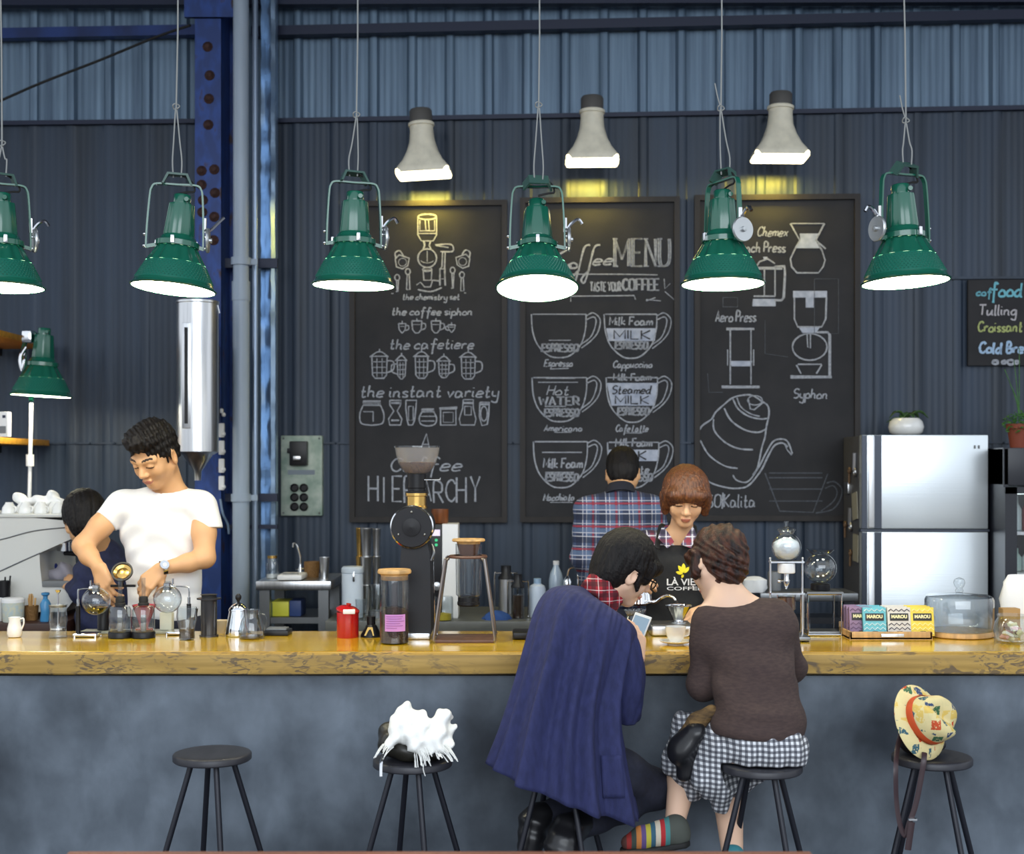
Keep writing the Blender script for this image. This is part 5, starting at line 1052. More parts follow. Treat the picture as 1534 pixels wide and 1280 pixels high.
o = at(1512, 5.16, CZ); k = 5.16/F; b = MB(); b.box(o+V((0,0,20*k)), (26*k,.05,40*k), bev=.003); tag(b.build('carton', mat('card_tan', srgb(176,138,86), .7), loc=o), 'tan cardboard carton behind the sweet jar', 'carton')
o = at(1530, 5.24, CZ); k = 5.24/F; b = MB(); b.lathe([(22*k,0),(26*k,20*k),(30*k,50*k),(28*k,75*k),(20*k,86*k),(10*k,80*k)], o, 40, mod=lambda a, z: 1+.10*math.sin(4*a+z*25)+.05*math.sin(9*a-z*40), sy=.35); tag(b.build('paper_bag', mat('white_paper', srgb(240,240,240), .7), loc=o), 'tall crumpled white bag at the very end of the bar', 'bag')
# ================================================================ fridges and plants
def fridge():
    D = 6.8; k = D/F; z0 = .12; zt = EYE-(652-HY)*k; x0, x1 = X(1291, D), X(1479, D); dp = .36
    t = thing('refrigerator', ((x0+x1)/2, D, z0), 'tall two door brushed steel fridge with a plant pot on top', 'fridge')
    R_ = Matrix.Translation((x0, D, 0)) @ rot(0,0,-1.5) @ Matrix.Translation((-x0, -D, 0))
    w = x1-x0; cx = (x0+x1)/2; grey = mat('fridge_side', srgb(74,74,78), .5); edge = mat('fridge_trim', srgb(66,72,84), .3, .4)
    door = mat('fridge_door', (.78,.84,.88,1), .32, .7)
    n, l, p = nodes(door); tcn = n.new('ShaderNodeTexCoord'); mp = n.new('ShaderNodeMapping'); mp.inputs['Scale'].default_value = (1.5,1,160); nz = n.new('ShaderNodeTexNoise'); nz.inputs['Scale'].default_value = 1
    bp = n.new('ShaderNodeBump'); bp.inputs['Strength'].default_value = .08; bp.inputs['Distance'].default_value = .004; l.new(tcn.outputs['Object'], mp.inputs[0]); l.new(mp.outputs[0], nz.inputs[0]); l.new(nz.outputs['Fac'], bp.inputs['Height']); l.new(bp.outputs[0], p.inputs['Normal'])
    b = MB(); b.box((cx, D+.06+dp/2, (z0+zt)/2), (w, dp, zt-z0-.006), R_, bev=.006); b.build('cabinet', grey, t)
    zs = EYE-(795-HY)*k
    for nm, za, zb in (('freezer', zs+.008, zt), ('lower', z0+.04, zs-.008)):
        b = MB(); b.box((cx, D+.03, (za+zb)/2), (w, .055, zb-za), R_, bev=.006); dr = b.build('door', door, t)
        b = MB(); b.box((x0+14*k, D+.0, (za+zb)/2), (9*k, .02, zb-za-.01), R_, bev=.006); b.build('handle', mat('handle_silver', (.8,.82,.85,1), .3, .6) if 'handle_silver' not in MATS else MATS['handle_silver'], dr)
        b = MB(); b.box((x0+24*k, D+.001, (za+zb)/2), (11*k, .004, zb-za-.004), R_); b.build('handle_recess', edge, dr)
        b = MB(); b.box((x0+4*k, D+.001, (za+zb)/2), (8*k, .006, zb-za-.004), R_); b.build('edge_trim', edge, dr)
    b = MB(); b.box((cx, D+.03, zs), (w+.01, .06, .012), R_); b.build('divider', edge, t)
    b = MB(); b.box((x1-20*k, D+.0005, zt-18*k), (2.5*k, .003, 5*k), R_); b.box((x1-14*k, D+.0005, zt-18*k), (2.5*k, .003, 5*k), R_); b.build('badge', grey_plastic, t)
    # magnets and hanging openers on the side
    rr = random.Random(8); cl = [steel, dark_steel, brass, mat('paper_note', srgb(150,146,132), .7), mat('rusty_key', srgb(110,84,60), .5)]
    kinds = [('bottle_opener','bottle opener'), ('key','key'), ('paper_note','note'), ('magnet','magnet')]
    words = ['topmost', 'second from the top', 'third from the top', 'fourth from the top', 'fifth from the top', 'sixth from the top', 'seventh from the top', 'lowest']
    for i in range(8):
        z = zt-.13-.072*i; d = D+.10+.10*((i*7) % 3)+rr.uniform(0,.04); q = R_ @ V((x0-.006, d, z)); ty = (0,1,3,2,0,1,2,1)[i]; nm = kinds[ty][0]
        b = MB()
        if ty == 2: b.box((0,0,-.02), (.005,.10,.14), Matrix.Translation(q) @ rot(rr.uniform(-10,10),0,0))
        elif ty == 3: b.box((0,0,0), (.016,.09,.06), Matrix.Translation(q), bev=.004)
        elif ty == 0: b.tube([q+V((-.003,0,.04)), q+V((-.003,.01,-.05))], .014, 6); b.tube(crom([q+V((-.003,.014*math.cos(a),-.06+.018*math.sin(a))) for a in [j*.7 for j in range(9)]], 2), .008, 6, closed=True)
        else: b.tube(crom([q+V((-.003,.012*math.cos(a),.02+.012*math.sin(a))) for a in [j*.7 for j in range(9)]], 2), .007, 6, closed=True); b.tube([q+V((-.003,0,.01)), q+V((-.003,.006,-.05))], .006, 6)
        tag(b.build(nm, cl[3] if ty == 2 else cl[(i*3) % 3 if ty != 1 else 4], loc=q), '%s magnetic %s on the fridge side, %s in the column' % (('small','worn','little','curled')[i % 4], kinds[ty][1], words[i]), kinds[ty][1], 'magnets on the fridge side')
    # plant pot on top
    o = V((X(1373,D), D+.18, zt+.001)); t = thing('potted_plant', o, 'squat white pot with drooping broad dark leaves on the fridge', 'plant'); kk = (D+.18)/F
    lath(o, D+.18, [(18,0),(24,5),(26,13),(24,21),(19,26),(17,26),(17,22),(0,22)], n=40).build('pot', white_ceramic, t)
    lf = mat('dark_leaf', srgb(62,92,50), .45, var=.3, vscale=(20,20,20))
    for (ax, ay, ln, up, wd_) in ((-1,-.1,26,14,7),(1,.0,34,14,8),(-.5,-.5,22,8,7),(-.9,.3,30,4,6),(.5,-.6,20,9,7),(.9,.4,26,12,7),(-.2,.6,18,13,6)):
        b = MB(); base = o+V((0,0,24*kk)); vs = []; N = 9
        for i in range(N):
            f = i/(N-1); c_ = base+V((ax*ln*f*kk, ay*ln*f*kk, (up*math.sin(math.pi*min(f*1.05,1)*.8)-6*f*f)*kk)); w = wd_*math.sin(math.pi*(.12+.86*f))*kk; pn = V((-ay, ax, 0)).normalized()
            vs += [c_+pn*w+V((0,0,.25*w)), c_-V((0,0,.15*w)), c_-pn*w+V((0,0,.25*w))]
        fs = []
        for i in range(N-1):
            for j in (0,1): a_ = i*3+j; fs.append((a_, a_+1, a_+4, a_+3))
        b.add(vs, fs); ob = b.build('leaf', lf, t); md = ob.modifiers.new('s', 'SOLIDIFY'); md.thickness = .002
fridge()
def display_fridge():
    D = 6.62; k = D/F; z0 = .12; zt = EYE-(671-HY)*k; x0, x1 = X(1503, D), X(1600, D); dp = .5
    t = thing('display_fridge', ((x0+x1)/2, D, z0), 'black glass door display fridge at the edge beside the steel fridge', 'fridge'); cx = (x0+x1)/2; w = x1-x0
    blk = mat('fridge_black', srgb(34,37,46), .35)
    yy = lambda y: EYE-(y-HY)*k
    b = MB(); b.box((cx, D+dp-.01, (z0+zt)/2), (w, .02, zt-z0)); 
    for x in (x0+.012, x1-.012): b.box((x, D+dp/2, (z0+zt)/2), (.024, dp, zt-z0))
    b.box((cx, D+dp/2, (zt+yy(728))/2), (w, dp, zt-yy(728)), bev=.006); b.box((cx, D+dp/2, z0+.06), (w, dp, .12)); b.build('cabinet', blk, t)
    zb, zc = z0+.12, yy(730); b = MB()
    for x in (x0+9*k/1, x1-9*k): b.box((x, D-.012, (zb+zc)/2), (18*k, .024, zc-zb))
    b.box((cx, D-.012, zc-5*k), (w, .024, 10*k)); b.box((cx, D-.012, zb+5*k), (w, .024, 10*k)); b.build('door_frame', blk, t)
    b = MB(); b.box((cx, D-.008, (zb+zc)/2), (w-30*k, .006, zc-zb-16*k)); b.build('door_glass', clear, t)
    for y in (800, 862, 930): b = MB(); b.box((cx, D+.22, yy(y)), (w-.05, .36, .016)); b.build('shelf', steel, t)
    b = MB(); b.cyl(V((cx, D+.35, zc-.03)), V((cx+.2, D+.35, zc-.03)), .012); b.build('light_tube', emitmat('fridge_tube', (.8,.95,1,1), 6), t)
    cols = [srgb(200,215,215), srgb(120,30,40), srgb(180,205,195), srgb(210,220,220)]
    n_ = 0
    for y, hh, lab in ((800, 52, 'upper'), (862, 34, 'lower')):
        for j, px in enumerate((1521, 1540)):
            o = at(px, D+.16, yy(y)+.009); kk = o.y/F; r = 9; tag(lath(o, o.y, [(r*.9,0),(r,1),(r,hh*.6),(r*.5,hh*.78),(r*.45,hh),(0,hh)]).build('bottle', mat('bottle_%d' % n_, cols[n_], .25), loc=o), '%s bottle on the %s shelf of the black display fridge' % (('pale','dark red','pale green','milky white')[n_], lab), 'bottle'); n_ += 1
    # terracotta pot plant on top
    D2 = D+.16; o = V((X(1527,D2), D2, zt+.001)); kk = D2/F; t = thing('potted_plant', o, 'bushy small leaved plant in a terracotta pot on the black fridge', 'plant')
    lath(o, D2, [(13,0),(17,28),(19,29),(19,36),(17,36),(16,30),(0,30)], n=36).build('pot', mat('terracotta', srgb(130,62,42), .7), t)
    rr = random.Random(6); b = MB(); lm = mat('fresh_leaf', srgb(62,110,52), .5, var=.35, vscale=(30,30,30))
    for i in range(260):
        a = rr.uniform(0,6.28); r = 24*math.sqrt(rr.random())*kk; h = rr.uniform(30, 60)*kk*(1-.25*(r/(24*kk))); c_ = o+V((r*math.cos(a), r*math.sin(a), h)); s_ = rr.uniform(2.4,4.2)*kk
        d1 = V((rr.uniform(-1,1), rr.uniform(-1,1), rr.uniform(-.4,.6))).normalized(); d2 = d1.orthogonal().normalized()
        b.add([c_-d1*s_, c_+d2*s_*.55, c_+d1*s_, c_-d2*s_*.55, c_+d1.cross(d2)*s_*.15], [(0,1,4),(1,2,4),(2,3,4),(3,0,4)])
    fo = b.build('foliage', lm, t); 
    b = MB()
    for (ex, ez) in ((-22,118),(-8,132),(0,150),(-14,96)): b.tube(crom([o+V((0,0,34*kk)), o+V((ex*.2*kk,0,70*kk)), o+V((ex*kk,0,ez*kk))], 6), [.6*kk]*13, 5)
    b.build('stem', lm, t)
display_fridge()
# --- breaker panel on the wall
def panel():
    off = .075; a, c = WP(421, 653, off), WP(483, 773, off); M = Matrix.Translation((a+c)/2) @ Matrix.Rotation(WANG, 4, 'Z'); w, h = c.x-a.x, a.z-c.z; k = WY(450)/F
    t = thing('switch_panel', V(((a.x+c.x)/2, (a.y+c.y)/2, c.z)), 'weathered grey green metal switch panel with a black breaker and six sockets', 'switch panel')
    pm = mat('weathered_panel', srgb(172,182,172), .6, .2, col2=srgb(126,146,134), vscale=(14,14,14))
    b = MB(); b.box((0,.02,0), (w,.055,h), M, bev=.006); b.build('plate', pm, t)
    b = MB(); b.box((-3*k,-.022,33*k), (26*k,.05,36*k), M, bev=.006); br = b.build('breaker', black_plastic, t); b = MB(); b.box((-4*k,-.055,26*k), (11*k,.03,6*k), M, bev=.004); b.build('toggle', steel, br); b = MB(); b.box((-17*k,-.02,37*k), (6*k,.03,7*k), M, bev=.003); b.build('lug', black_plastic, br)
    for r_ in range(3):
        for s_ in range(2):
            q = M @ V(((-10+14*s_)*k, -.008, (-18-14*r_)*k)); b = MB(); b.lathe([(6.3*k,0),(6.3*k,.012),(4.5*k,.016),(4.2*k,.006),(0,.006)], M=axis_mat(q, WN), n=20); b.build('socket', black_plastic, t)
    b = MB()
    for sx in (-1,1):
        for sz in (-1,1): b.ell(M @ V((sx*(w/2-.015), -.008, sz*(h/2-.015))), (.006,)*3, 8, 6)
    b.build('screw', dark_steel, t)
    b = MB(); b.box((0,-.0085,5*k), (40*k,.002,7*k), M); b.build('print', mat('faded_print', srgb(120,130,140), .7), t)
panel()
# --- paper towels and tin behind the woman in brown
o = at(1130, 6.5, 1.021); b = MB(); b.lathe([(.05,0),(.06,.02),(.058,.06),(.03,.075),(.001,.078)], o, 28, mod=lambda a, z: 1+.1*math.sin(5*a+z*60), sy=.7); tag(b.build('paper_towel', mat('towel_white', srgb(232,234,236), .8), loc=V((o.x, o.y, 1.021))), 'folded white paper towels on the dark bench behind the customers', 'towel')
o = at(1160, 6.6, 1.021); tag(lath(o, 6.6, [(10,0),(10,26),(9,28),(0,28)]).build('tin', grey_plastic, loc=o), 'small grey tin on the dark bench behind the drip tower', 'tin')
# ================================================================ sculpting: smooth solids turned into one continuous surface
class SD:
    def __init__(s, h=.005): s.h = h; s.pr = []; s.disp = None
    def rc(s, a, b, ra, rb, k=.02, op='u'):
        a, b = np.array(a, float), np.array(b, float)
        lo = np.minimum(a-ra, b-rb); hi = np.maximum(a+ra, b+rb)
        def f(X, Y, Z):
            d = b-a; L2 = max(float(d@d), 1e-9); px, py, pz = X-a[0], Y-a[1], Z-a[2]
            t = np.clip((px*d[0]+py*d[1]+pz*d[2])/L2, 0, 1)
            return np.sqrt((px-t*d[0])**2+(py-t*d[1])**2+(pz-t*d[2])**2)-(ra+(rb-ra)*t)
        s.pr.append((op, k, lo, hi, f)); return s
    def chain(s, pts, r, k=.02, op='u'):
        for i in range(len(pts)-1): s.rc(pts[i], pts[i+1], r[i], r[i+1], k, op)
        return s
    def ell(s, c, r, k=.02, R=None, op='u'):
        c = np.array(c, float); r = np.array(r, float)
        R = np.eye(3) if R is None else np.array(R)      # columns: local axes in world
        m = np.abs(R) @ r; lo, hi = c-m, c+m
        def f(X, Y, Z):
            px, py, pz = X-c[0], Y-c[1], Z-c[2]
            q = [(px*R[0,i]+py*R[1,i]+pz*R[2,i])/r[i] for i in range(3)]
            k0 = np.sqrt(q[0]**2+q[1]**2+q[2]**2)+1e-9; k1 = np.sqrt((q[0]/r[0])**2+(q[1]/r[1])**2+(q[2]/r[2])**2)+1e-9
            return k0*(k0-1)/k1
        s.pr.append((op, k, lo, hi, f)); return s
    def box(s, c, r, rd=.01, k=.01, R=None, op='u'):
        c = np.array(c, float); r = np.array(r, float); R = np.eye(3) if R is None else np.array(R); m = np.abs(R) @ r
        def f(X, Y, Z):
            px, py, pz = X-c[0], Y-c[1], Z-c[2]
            q = [np.abs(px*R[0,i]+py*R[1,i]+pz*R[2,i])-(r[i]-rd) for i in range(3)]
            return np.sqrt(sum(np.maximum(a, 0)**2 for a in q))+np.minimum(np.maximum(np.maximum(q[0], q[1]), q[2]), 0)-rd
        s.pr.append((op, k, c-m, c+m, f)); return s
    def cut(s, p, n, rad):
        p = np.array(p, float); n = np.array(n, float); n = n/np.linalg.norm(n)
        def f(X, Y, Z): 
            d = np.sqrt((X-p[0])**2+(Y-p[1])**2+(Z-p[2])**2); g = (X-p[0])*n[0]+(Y-p[1])*n[1]+(Z-p[2])*n[2]
            return np.where(d < rad, g, -9)
        s.pr.append(('i', 0, p-rad, p+rad, f)); return s
    def mesh(s):
        h = s.h; us = [q for q in s.pr if q[0] == 'u']
        lo = np.min([q[2] for q in us], 0)-4*h; hi = np.max([q[3] for q in us], 0)+4*h
        n = np.ceil((hi-lo)/h).astype(int)+1
        ax = [lo[i]+h*np.arange(n[i]) for i in range(3)]
        Fd = np.full(n, .15, np.float32)
        def run(op, k, a, b, f):
            mg = max(k, 3*h)+h; i0 = np.clip(np.floor((a-mg-lo)/h).astype(int), 0, n-1); i1 = np.clip(np.ceil((b+mg-lo)/h).astype(int)+1, 1, n)
            if np.any(i1 <= i0): return
            sl = tuple(slice(i0[i], i1[i]) for i in range(3)); G_ = np.meshgrid(*[ax[i][sl[i]] for i in range(3)], indexing='ij', sparse=True)
            d = f(*G_).astype(np.float32); A = Fd[sl]
            if op == 'u':
                if k > 0: hh = np.clip(.5+.5*(A-d)/k, 0, 1); A = A*(1-hh)+d*hh-k*hh*(1-hh)
                else: A = np.minimum(A, d)
            elif op == 's':
                if k > 0: hh = np.clip(.5-.5*(A+d)/k, 0, 1); A = A*(1-hh)-d*hh+k*hh*(1-hh)
                else: A = np.maximum(A, -d)
            else: A = np.maximum(A, d)
            Fd[sl] = A
        for q in s.pr:
            if q[0] != 'i': run(*q)
        if s.disp is not None:
            G_ = np.meshgrid(*ax, indexing='ij', sparse=True); near = np.abs(Fd) < .04
            Fd = np.where(near, Fd-s.disp(*G_).astype(np.float32), Fd)
        for q in s.pr:
            if q[0] == 'i': run(*q)
        Fd[0] = Fd[-1] = .1; Fd[:,0] = Fd[:,-1] = .1; Fd[:,:,0] = Fd[:,:,-1] = .1
        ins = Fd < 0; c = [ins[i:n[0]-1+i, j:n[1]-1+j, k:n[2]-1+k] for i in (0,1) for j in (0,1) for k in (0,1)]
        cnt = sum(x.astype(np.int8) for x in c); act = (cnt > 0) & (cnt < 8)
        idx = -np.ones(act.shape, np.int64); ijk = np.argwhere(act); idx[act] = np.arange(len(ijk))
        acc = np.zeros((len(ijk), 3)); num = np.zeros(len(ijk))
        co = [(i,j,k) for i in (0,1) for j in (0,1) for k in (0,1)]
        for a in range(8):
            for b in range(a+1, 8):
                d = np.array(co[b])-np.array(co[a])
                if np.abs(d).sum() != 1: continue
                va = Fd[tuple((ijk+co[a]).T)]; vb = Fd[tuple((ijk+co[b]).T)]; m = (va < 0) != (vb < 0)
                t = np.where(m, va/(va-vb+1e-12*(va == vb)), 0); pt = np.array(co[a])+t[:,None]*d
                acc += pt*m[:,None]; num += m
        vs = lo+h*(ijk+acc/num[:,None]); quads = []
        for axis in range(3):
            u, v = [(1,2),(2,0),(0,1)][axis]
            A = ins; B = np.roll(ins, -1, axis); e = np.argwhere(A != B)
            e = e[(e[:,axis] < n[axis]-1) & (e[:,u] > 0) & (e[:,v] > 0) & (e[:,u] < n[u]-1) & (e[:,v] < n[v]-1)]
            du = np.zeros(3, int); du[u] = 1; dv = np.zeros(3, int); dv[v] = 1
            q = np.stack([idx[tuple((e-du-dv).T)], idx[tuple((e-dv).T)], idx[tuple(e.T)], idx[tuple((e-du).T)]], 1)
            fl = ~A[tuple(e.T)]; q[fl] = q[fl][:, ::-1]; quads.append(q)
        q = np.concatenate(quads); q = q[(q >= 0).all(1)]
        return vs, q
    def build(s, name, mats, parent=None, paint=None, loc=None, smooth=1):
        vs, q = s.mesh()
        for _ in range(smooth):            # light relaxation
            sm = np.zeros_like(vs); ct = np.zeros(len(vs))
            for a in range(4):
                b = (a+1) % 4; np.add.at(sm, q[:,a], vs[q[:,b]]); np.add.at(sm, q[:,b], vs[q[:,a]]); np.add.at(ct, q[:,a], 1); np.add.at(ct, q[:,b], 1)
            vs = vs*.5+.5*sm/np.maximum(ct, 1)[:,None]
        off = np.zeros(3); p = parent
        while p is not None: off += np.array(p.location); p = p.parent
        if parent is None and loc is not None: off = np.array(loc)
        me = bpy.data.meshes.new(name); me.vertices.add(len(vs)); me.vertices.foreach_set('co', (vs-off).ravel())
        me.loops.add(len(q)*4); me.loops.foreach_set('vertex_index', q.ravel()); me.polygons.add(len(q)); me.polygons.foreach_set('loop_start', np.arange(len(q))*4); me.polygons.foreach_set('loop_total', np.full(len(q), 4))
        if not isinstance(mats, (list, tuple)): mats = [mats]
        for m in mats: me.materials.append(m)
        if paint is not None:
            ce = vs[q].mean(1); me.polygons.foreach_set('material_index', paint(ce).astype(np.int32))
        me.polygons.foreach_set('use_smooth', np.ones(len(q), bool)); me.update(calc_edges=True); me.validate()
        o = bpy.data.objects.new(name, me); COL.objects.link(o)
        if parent is not None: o.parent = parent
        elif loc is not None: o.location = V(loc)
        return o
def frame(fwd, up):                      # columns: subject's side, forward, up
    f = V(fwd).normalized(); u = V(up); u = (u-f*u.dot(f)).normalized(); r = f.cross(u)
    return np.array([[r.x,f.x,u.x],[r.y,f.y,u.y],[r.z,f.z,u.z]])
class Head:
    def __init__(s, c, fwd, up, sc=1.0): s.c = np.array(c, float); s.R = frame(fwd, up); s.s = sc
    def w(s, p): return s.c+s.R @ (np.array(p, float)*s.s)
    def loc(s, P_): return ((P_-s.c) @ s.R)/s.s
    def sculpt(s, sd, neck_to, rn=.052, eyes=True):
        S_ = s.s; w = s.w; R = s.R; E = lambda c, r, k=.015, op='u': sd.ell(w(c), np.array(r)*S_, k*S_, R, op)
        E((0,-.012,.035), (.074,.092,.088), .01); E((0,.020,-.028), (.060,.066,.080), .03)
        for x in (-1, 1):
            sd.rc(w((x*.052,-.002,-.05)), w((0,.05,-.088)), .021*S_, .018*S_, .025*S_); E((x*.037,.052,-.034), (.024,.024,.026), .02)
            sd.rc(w((x*.046,.066,.014)), w((x*.008,.080,.013)), .011*S_, .011*S_, .016*S_)
        E((0,.056,-.092), (.024,.020,.018), .02)
        sd.rc(w((0,.083,.004)), w((0,.101,-.032)), .0075*S_, .0125*S_, .010*S_)
        for x in (-1, 1):
            E((x*.012,.092,-.037), (.0085,.010,.008), .006)
            E((x*.031,.093,-.004), (.017,.014,.011), .012, 's'); E((x*.031,.073,-.005), (.0155,.0135,.0125), .004)
        E((0,.086,-.062), (.022,.010,.0075), .006); E((0,.083,-.072), (.018,.010,.008), .006)
        for x in (-1, 1):
            Ra = R @ np.array(Euler((0,0,x*-.35)).to_matrix()); sd.ell(w((x*.079,-.010,-.012)), np.array((.009,.021,.034))*S_, .006*S_, Ra); sd.ell(w((x*.086,-.004,-.010)), np.array((.006,.010,.018))*S_, .005*S_, Ra, 's')
        sd.rc(w((0,-.022,-.045)), neck_to, rn*S_, rn*1.08*S_, .03)
    def paint(s, P_):                    # 1 lips, 2 brows and lashes
        L = s.loc(P_); x = np.abs(L[:,0]); y = L[:,1]; z = L[:,2]; m = np.zeros(len(P_), int)
        m[(x < .020-.5*np.abs(z+.067)) & (y > .07) & (np.abs(z+.0665) < .0075)] = 1
        arc = .024+.004*np.sin((x-.012)/.038*2.4)
        m[(x > .013) & (x < .051) & (y > .04) & (np.abs(z-arc+.004) < .0036)] = 2
        m[(x > .016) & (x < .047) & (y > .05) & (np.abs(z+.009+.12*(x-.031)) < .0028)] = 2
        return m
def hand(sd, wrist, fwd, back, curl=(.4,.5,.4), thumb=1, sc=1.0, spread=.0, topen=.5):
    """five fingers from a palm; fwd = along the palm, back = out of the back of the hand; curl = bends per joint; thumb = +1/-1 side"""
    R = frame(fwd, back); S_ = sc; w = lambda p: np.array(wrist, float)+R @ (np.array(p, float)*S_)
    kx = (.030,.010,-.010,-.028); ky = (.086,.090,.086,.077); ln = ((.042,.026,.021),(.046,.030,.022),(.042,.028,.021),(.033,.021,.018)); rr = (.0098,.0100,.0094,.0082)
    for i in range(4):
        x = kx[i]*thumb; sd.rc(w((x*.55,.008,0)), w((x,ky[i],.002)), .017*S_, .0125*S_, .012*S_)
        p = np.array((x, ky[i], .002)); a = 0.0; q = [p]; sp = spread*(1.5-i)*thumb
        for j in range(3):
            a += curl[j]*(1+.12*(i-1.2)); p = p+ln[i][j]*np.array((math.sin(sp), math.cos(a)*math.cos(sp), -math.sin(a))); q.append(p)
        sd.chain([w(v) for v in q], [rr[i]*S_*f for f in (1.12,1.0,.92,.80)], .004*S_)
    t = thumb; q = [(.018*t,.016,-.004),(.040*t,.044,-.016),(.052*t*(.7+.6*topen),.072,-.026-.014*(1-topen)),(.050*t*(.6+.8*topen),.096,-.034-.022*(1-topen))]
    sd.chain([w(v) for v in q], [.016*S_,.0135*S_,.0115*S_,.0092*S_], .008*S_)
def streak_hair(sd, H, amp=.004, fr=70, fz=0):
    def d(X, Y, Z):
        q = [(X-H.c[0])*H.R[0,i]+(Y-H.c[1])*H.R[1,i]+(Z-H.c[2])*H.R[2,i] for i in range(3)]
        a = np.arctan2(q[0], q[1]+.0*q[2]); u = a*fr/6.28*2; zz = q[2]*fz
        return amp*(.5*np.sin(u*6.28/4+2*np.sin(zz)+zz)+.3*np.sin(u*6.28/1.7+1.3+zz*1.7)+.3*np.sin(u*6.28/9+zz*.6))
    sd.disp = d
def folds(terms):
    def d(X, Y, Z):
        o = 0
        for (ax, ay, az, ph, amp, c, rad) in terms:
            g = np.sin(ax*X+ay*Y+az*Z+ph)
            if c is not None: g = g*np.exp(-((X-c[0])**2+(Y-c[1])**2+(Z-c[2])**2)/rad**2)
            o = o+amp*g
        return o+0*X+0*Y+0*Z
    return d
CAMP = V((0,0,EYE))
from mathutils.bvhtree import BVHTree
def caster(o):
    bpy.context.view_layer.update(); me = o.data; off = o.matrix_world.translation
    return BVHTree.FromPolygons([v.co+off for v in me.vertices], [tuple(p.vertices) for p in me.polygons])
def px_on(bvh, px, py, lift=.0015, D=5):
    d = (P(px, py, D)-CAMP).normalized(); h = bvh.ray_cast(CAMP, d)
    if h[0] is None: return P(px, py, D)
    return h[0]-d*lift
def text_mesh(body, bold=.0):
    cu = bpy.data.curves.new('t', 'FONT'); cu.body = body; cu.size = 1; cu.offset = bold
    to = bpy.data.objects.new('t', cu); COL.objects.link(to); dg = bpy.context.evaluated_depsgraph_get(); me = bpy.data.meshes.new_from_object(to.evaluated_get(dg)); bpy.data.objects.remove(to)
    bm = bmesh.new(); bm.from_mesh(me); bmesh.ops.triangulate(bm, faces=bm.faces[:]); 
    r = ([v.co.copy() for v in bm.verts], [[v.index for v in f.verts] for f in bm.faces]); bm.free(); return r
# ---------------------------------------------------------------- cloth, skin and hair materials
skin_a = mat('skin_tan', srgb(214,164,118), .5, sss=.06); skin_c = mat('skin_light_tan', srgb(226,178,138), .5, sss=.06); skin_b = mat('skin_fair', srgb(232,192,164), .5, sss=.06); lips = mat('lips', srgb(184,114,94), .5); brow = mat('eyebrow', srgb(50,38,32), .8)
hair_black = mat('black_hair', srgb(14,12,13), .55, spec=.25, col2=srgb(28,24,23), vscale=(90,90,14), bump=.4, bscale=260, bz=.08)
hair_brown = mat('brown_hair', srgb(70,40,26), .35, col2=srgb(122,74,42), vscale=(140,140,12), bump=.45, bscale=300, bz=.06)
hair_auburn = mat('auburn_hair', srgb(26,16,13), .45, spec=.3, col2=srgb(78,42,28), vscale=(60,60,22), bump=.4, bscale=260, bz=.12)
tee_m = mat('white_cotton', srgb(240,240,240), .85, bump=.08, bscale=300)
navy = mat('navy_linen', srgb(33,38,78), .85, col2=srgb(42,47,92), vscale=(60,60,20), bump=.15, bscale=260)
denim = mat('dark_denim', srgb(30,33,48), .85, var=.15, vscale=(60,60,60)); brown_knit = mat('brown_knit', srgb(62,48,46), .9, col2=srgb(74,58,54), vscale=(50,50,160), bump=.12, bscale=300)
apron_m = mat('black_apron', srgb(26,26,28), .8, var=.15, vscale=(40,40,40)); leather = mat('black_leather', (.012,.012,.014,1), .3)
def plaid(name, base, bands, scale, axes=(0,2)):
    """woven check: bands = (axis 0/1, centre, half width, colour) within one repeat"""
    m = mat(name, base, .85); n, l, p = nodes(m); tcn = n.new('ShaderNodeTexCoord'); sp = n.new('ShaderNodeSeparateXYZ'); l.new(tcn.outputs['Object'], sp.inputs[0])
    fr = []
    for a in axes:
        ml = n.new('ShaderNodeMath'); ml.operation = 'MULTIPLY'; ml.inputs[1].default_value = 1/scale; l.new(sp.outputs[a], ml.inputs[0])
        f = n.new('ShaderNodeMath'); f.operation = 'FRACT'; l.new(ml.outputs[0], f.inputs[0]); fr.append(f.outputs[0])
    cur = None; rgb = n.new('ShaderNodeRGB'); rgb.outputs[0].default_value = base; cur = rgb.outputs[0]
    for ax, c, hw, col, op in bands:
        s_ = n.new('ShaderNodeMath'); s_.operation = 'SUBTRACT'; s_.inputs[1].default_value = c; l.new(fr[ax], s_.inputs[0])
        a = n.new('ShaderNodeMath'); a.operation = 'ABSOLUTE'; l.new(s_.outputs[0], a.inputs[0]); lt = n.new('ShaderNodeMath'); lt.operation = 'LESS_THAN'; lt.inputs[1].default_value = hw; l.new(a.outputs[0], lt.inputs[0])
        mo = n.new('ShaderNodeMath'); mo.operation = 'MULTIPLY'; mo.inputs[1].default_value = op; l.new(lt.outputs[0], mo.inputs[0])
        mx = n.new('ShaderNodeMix'); mx.data_type = 'RGBA'; l.new(mo.outputs[0], mx.inputs[0]); l.new(cur, mx.inputs[6]); mx.inputs[7].default_value = col; cur = mx.outputs[2]
    l.new(cur, p.inputs['Base Color']); return m
W_, R__, N_, LB = srgb(214,214,222), srgb(150,46,58), srgb(24,28,48), srgb(96,118,152)
BANDS = []
for ax in (0, 1): BANDS += [(ax,.20,.13,N_,.55),(ax,.36,.022,W_,.6),(ax,.62,.10,LB,.55),(ax,.52,.02,W_,.6),(ax,.80,.045,R__,.8),(ax,.92,.02,W_,.5)]
plaid_m = plaid('blue_red_plaid', srgb(70,84,118), BANDS, .105)
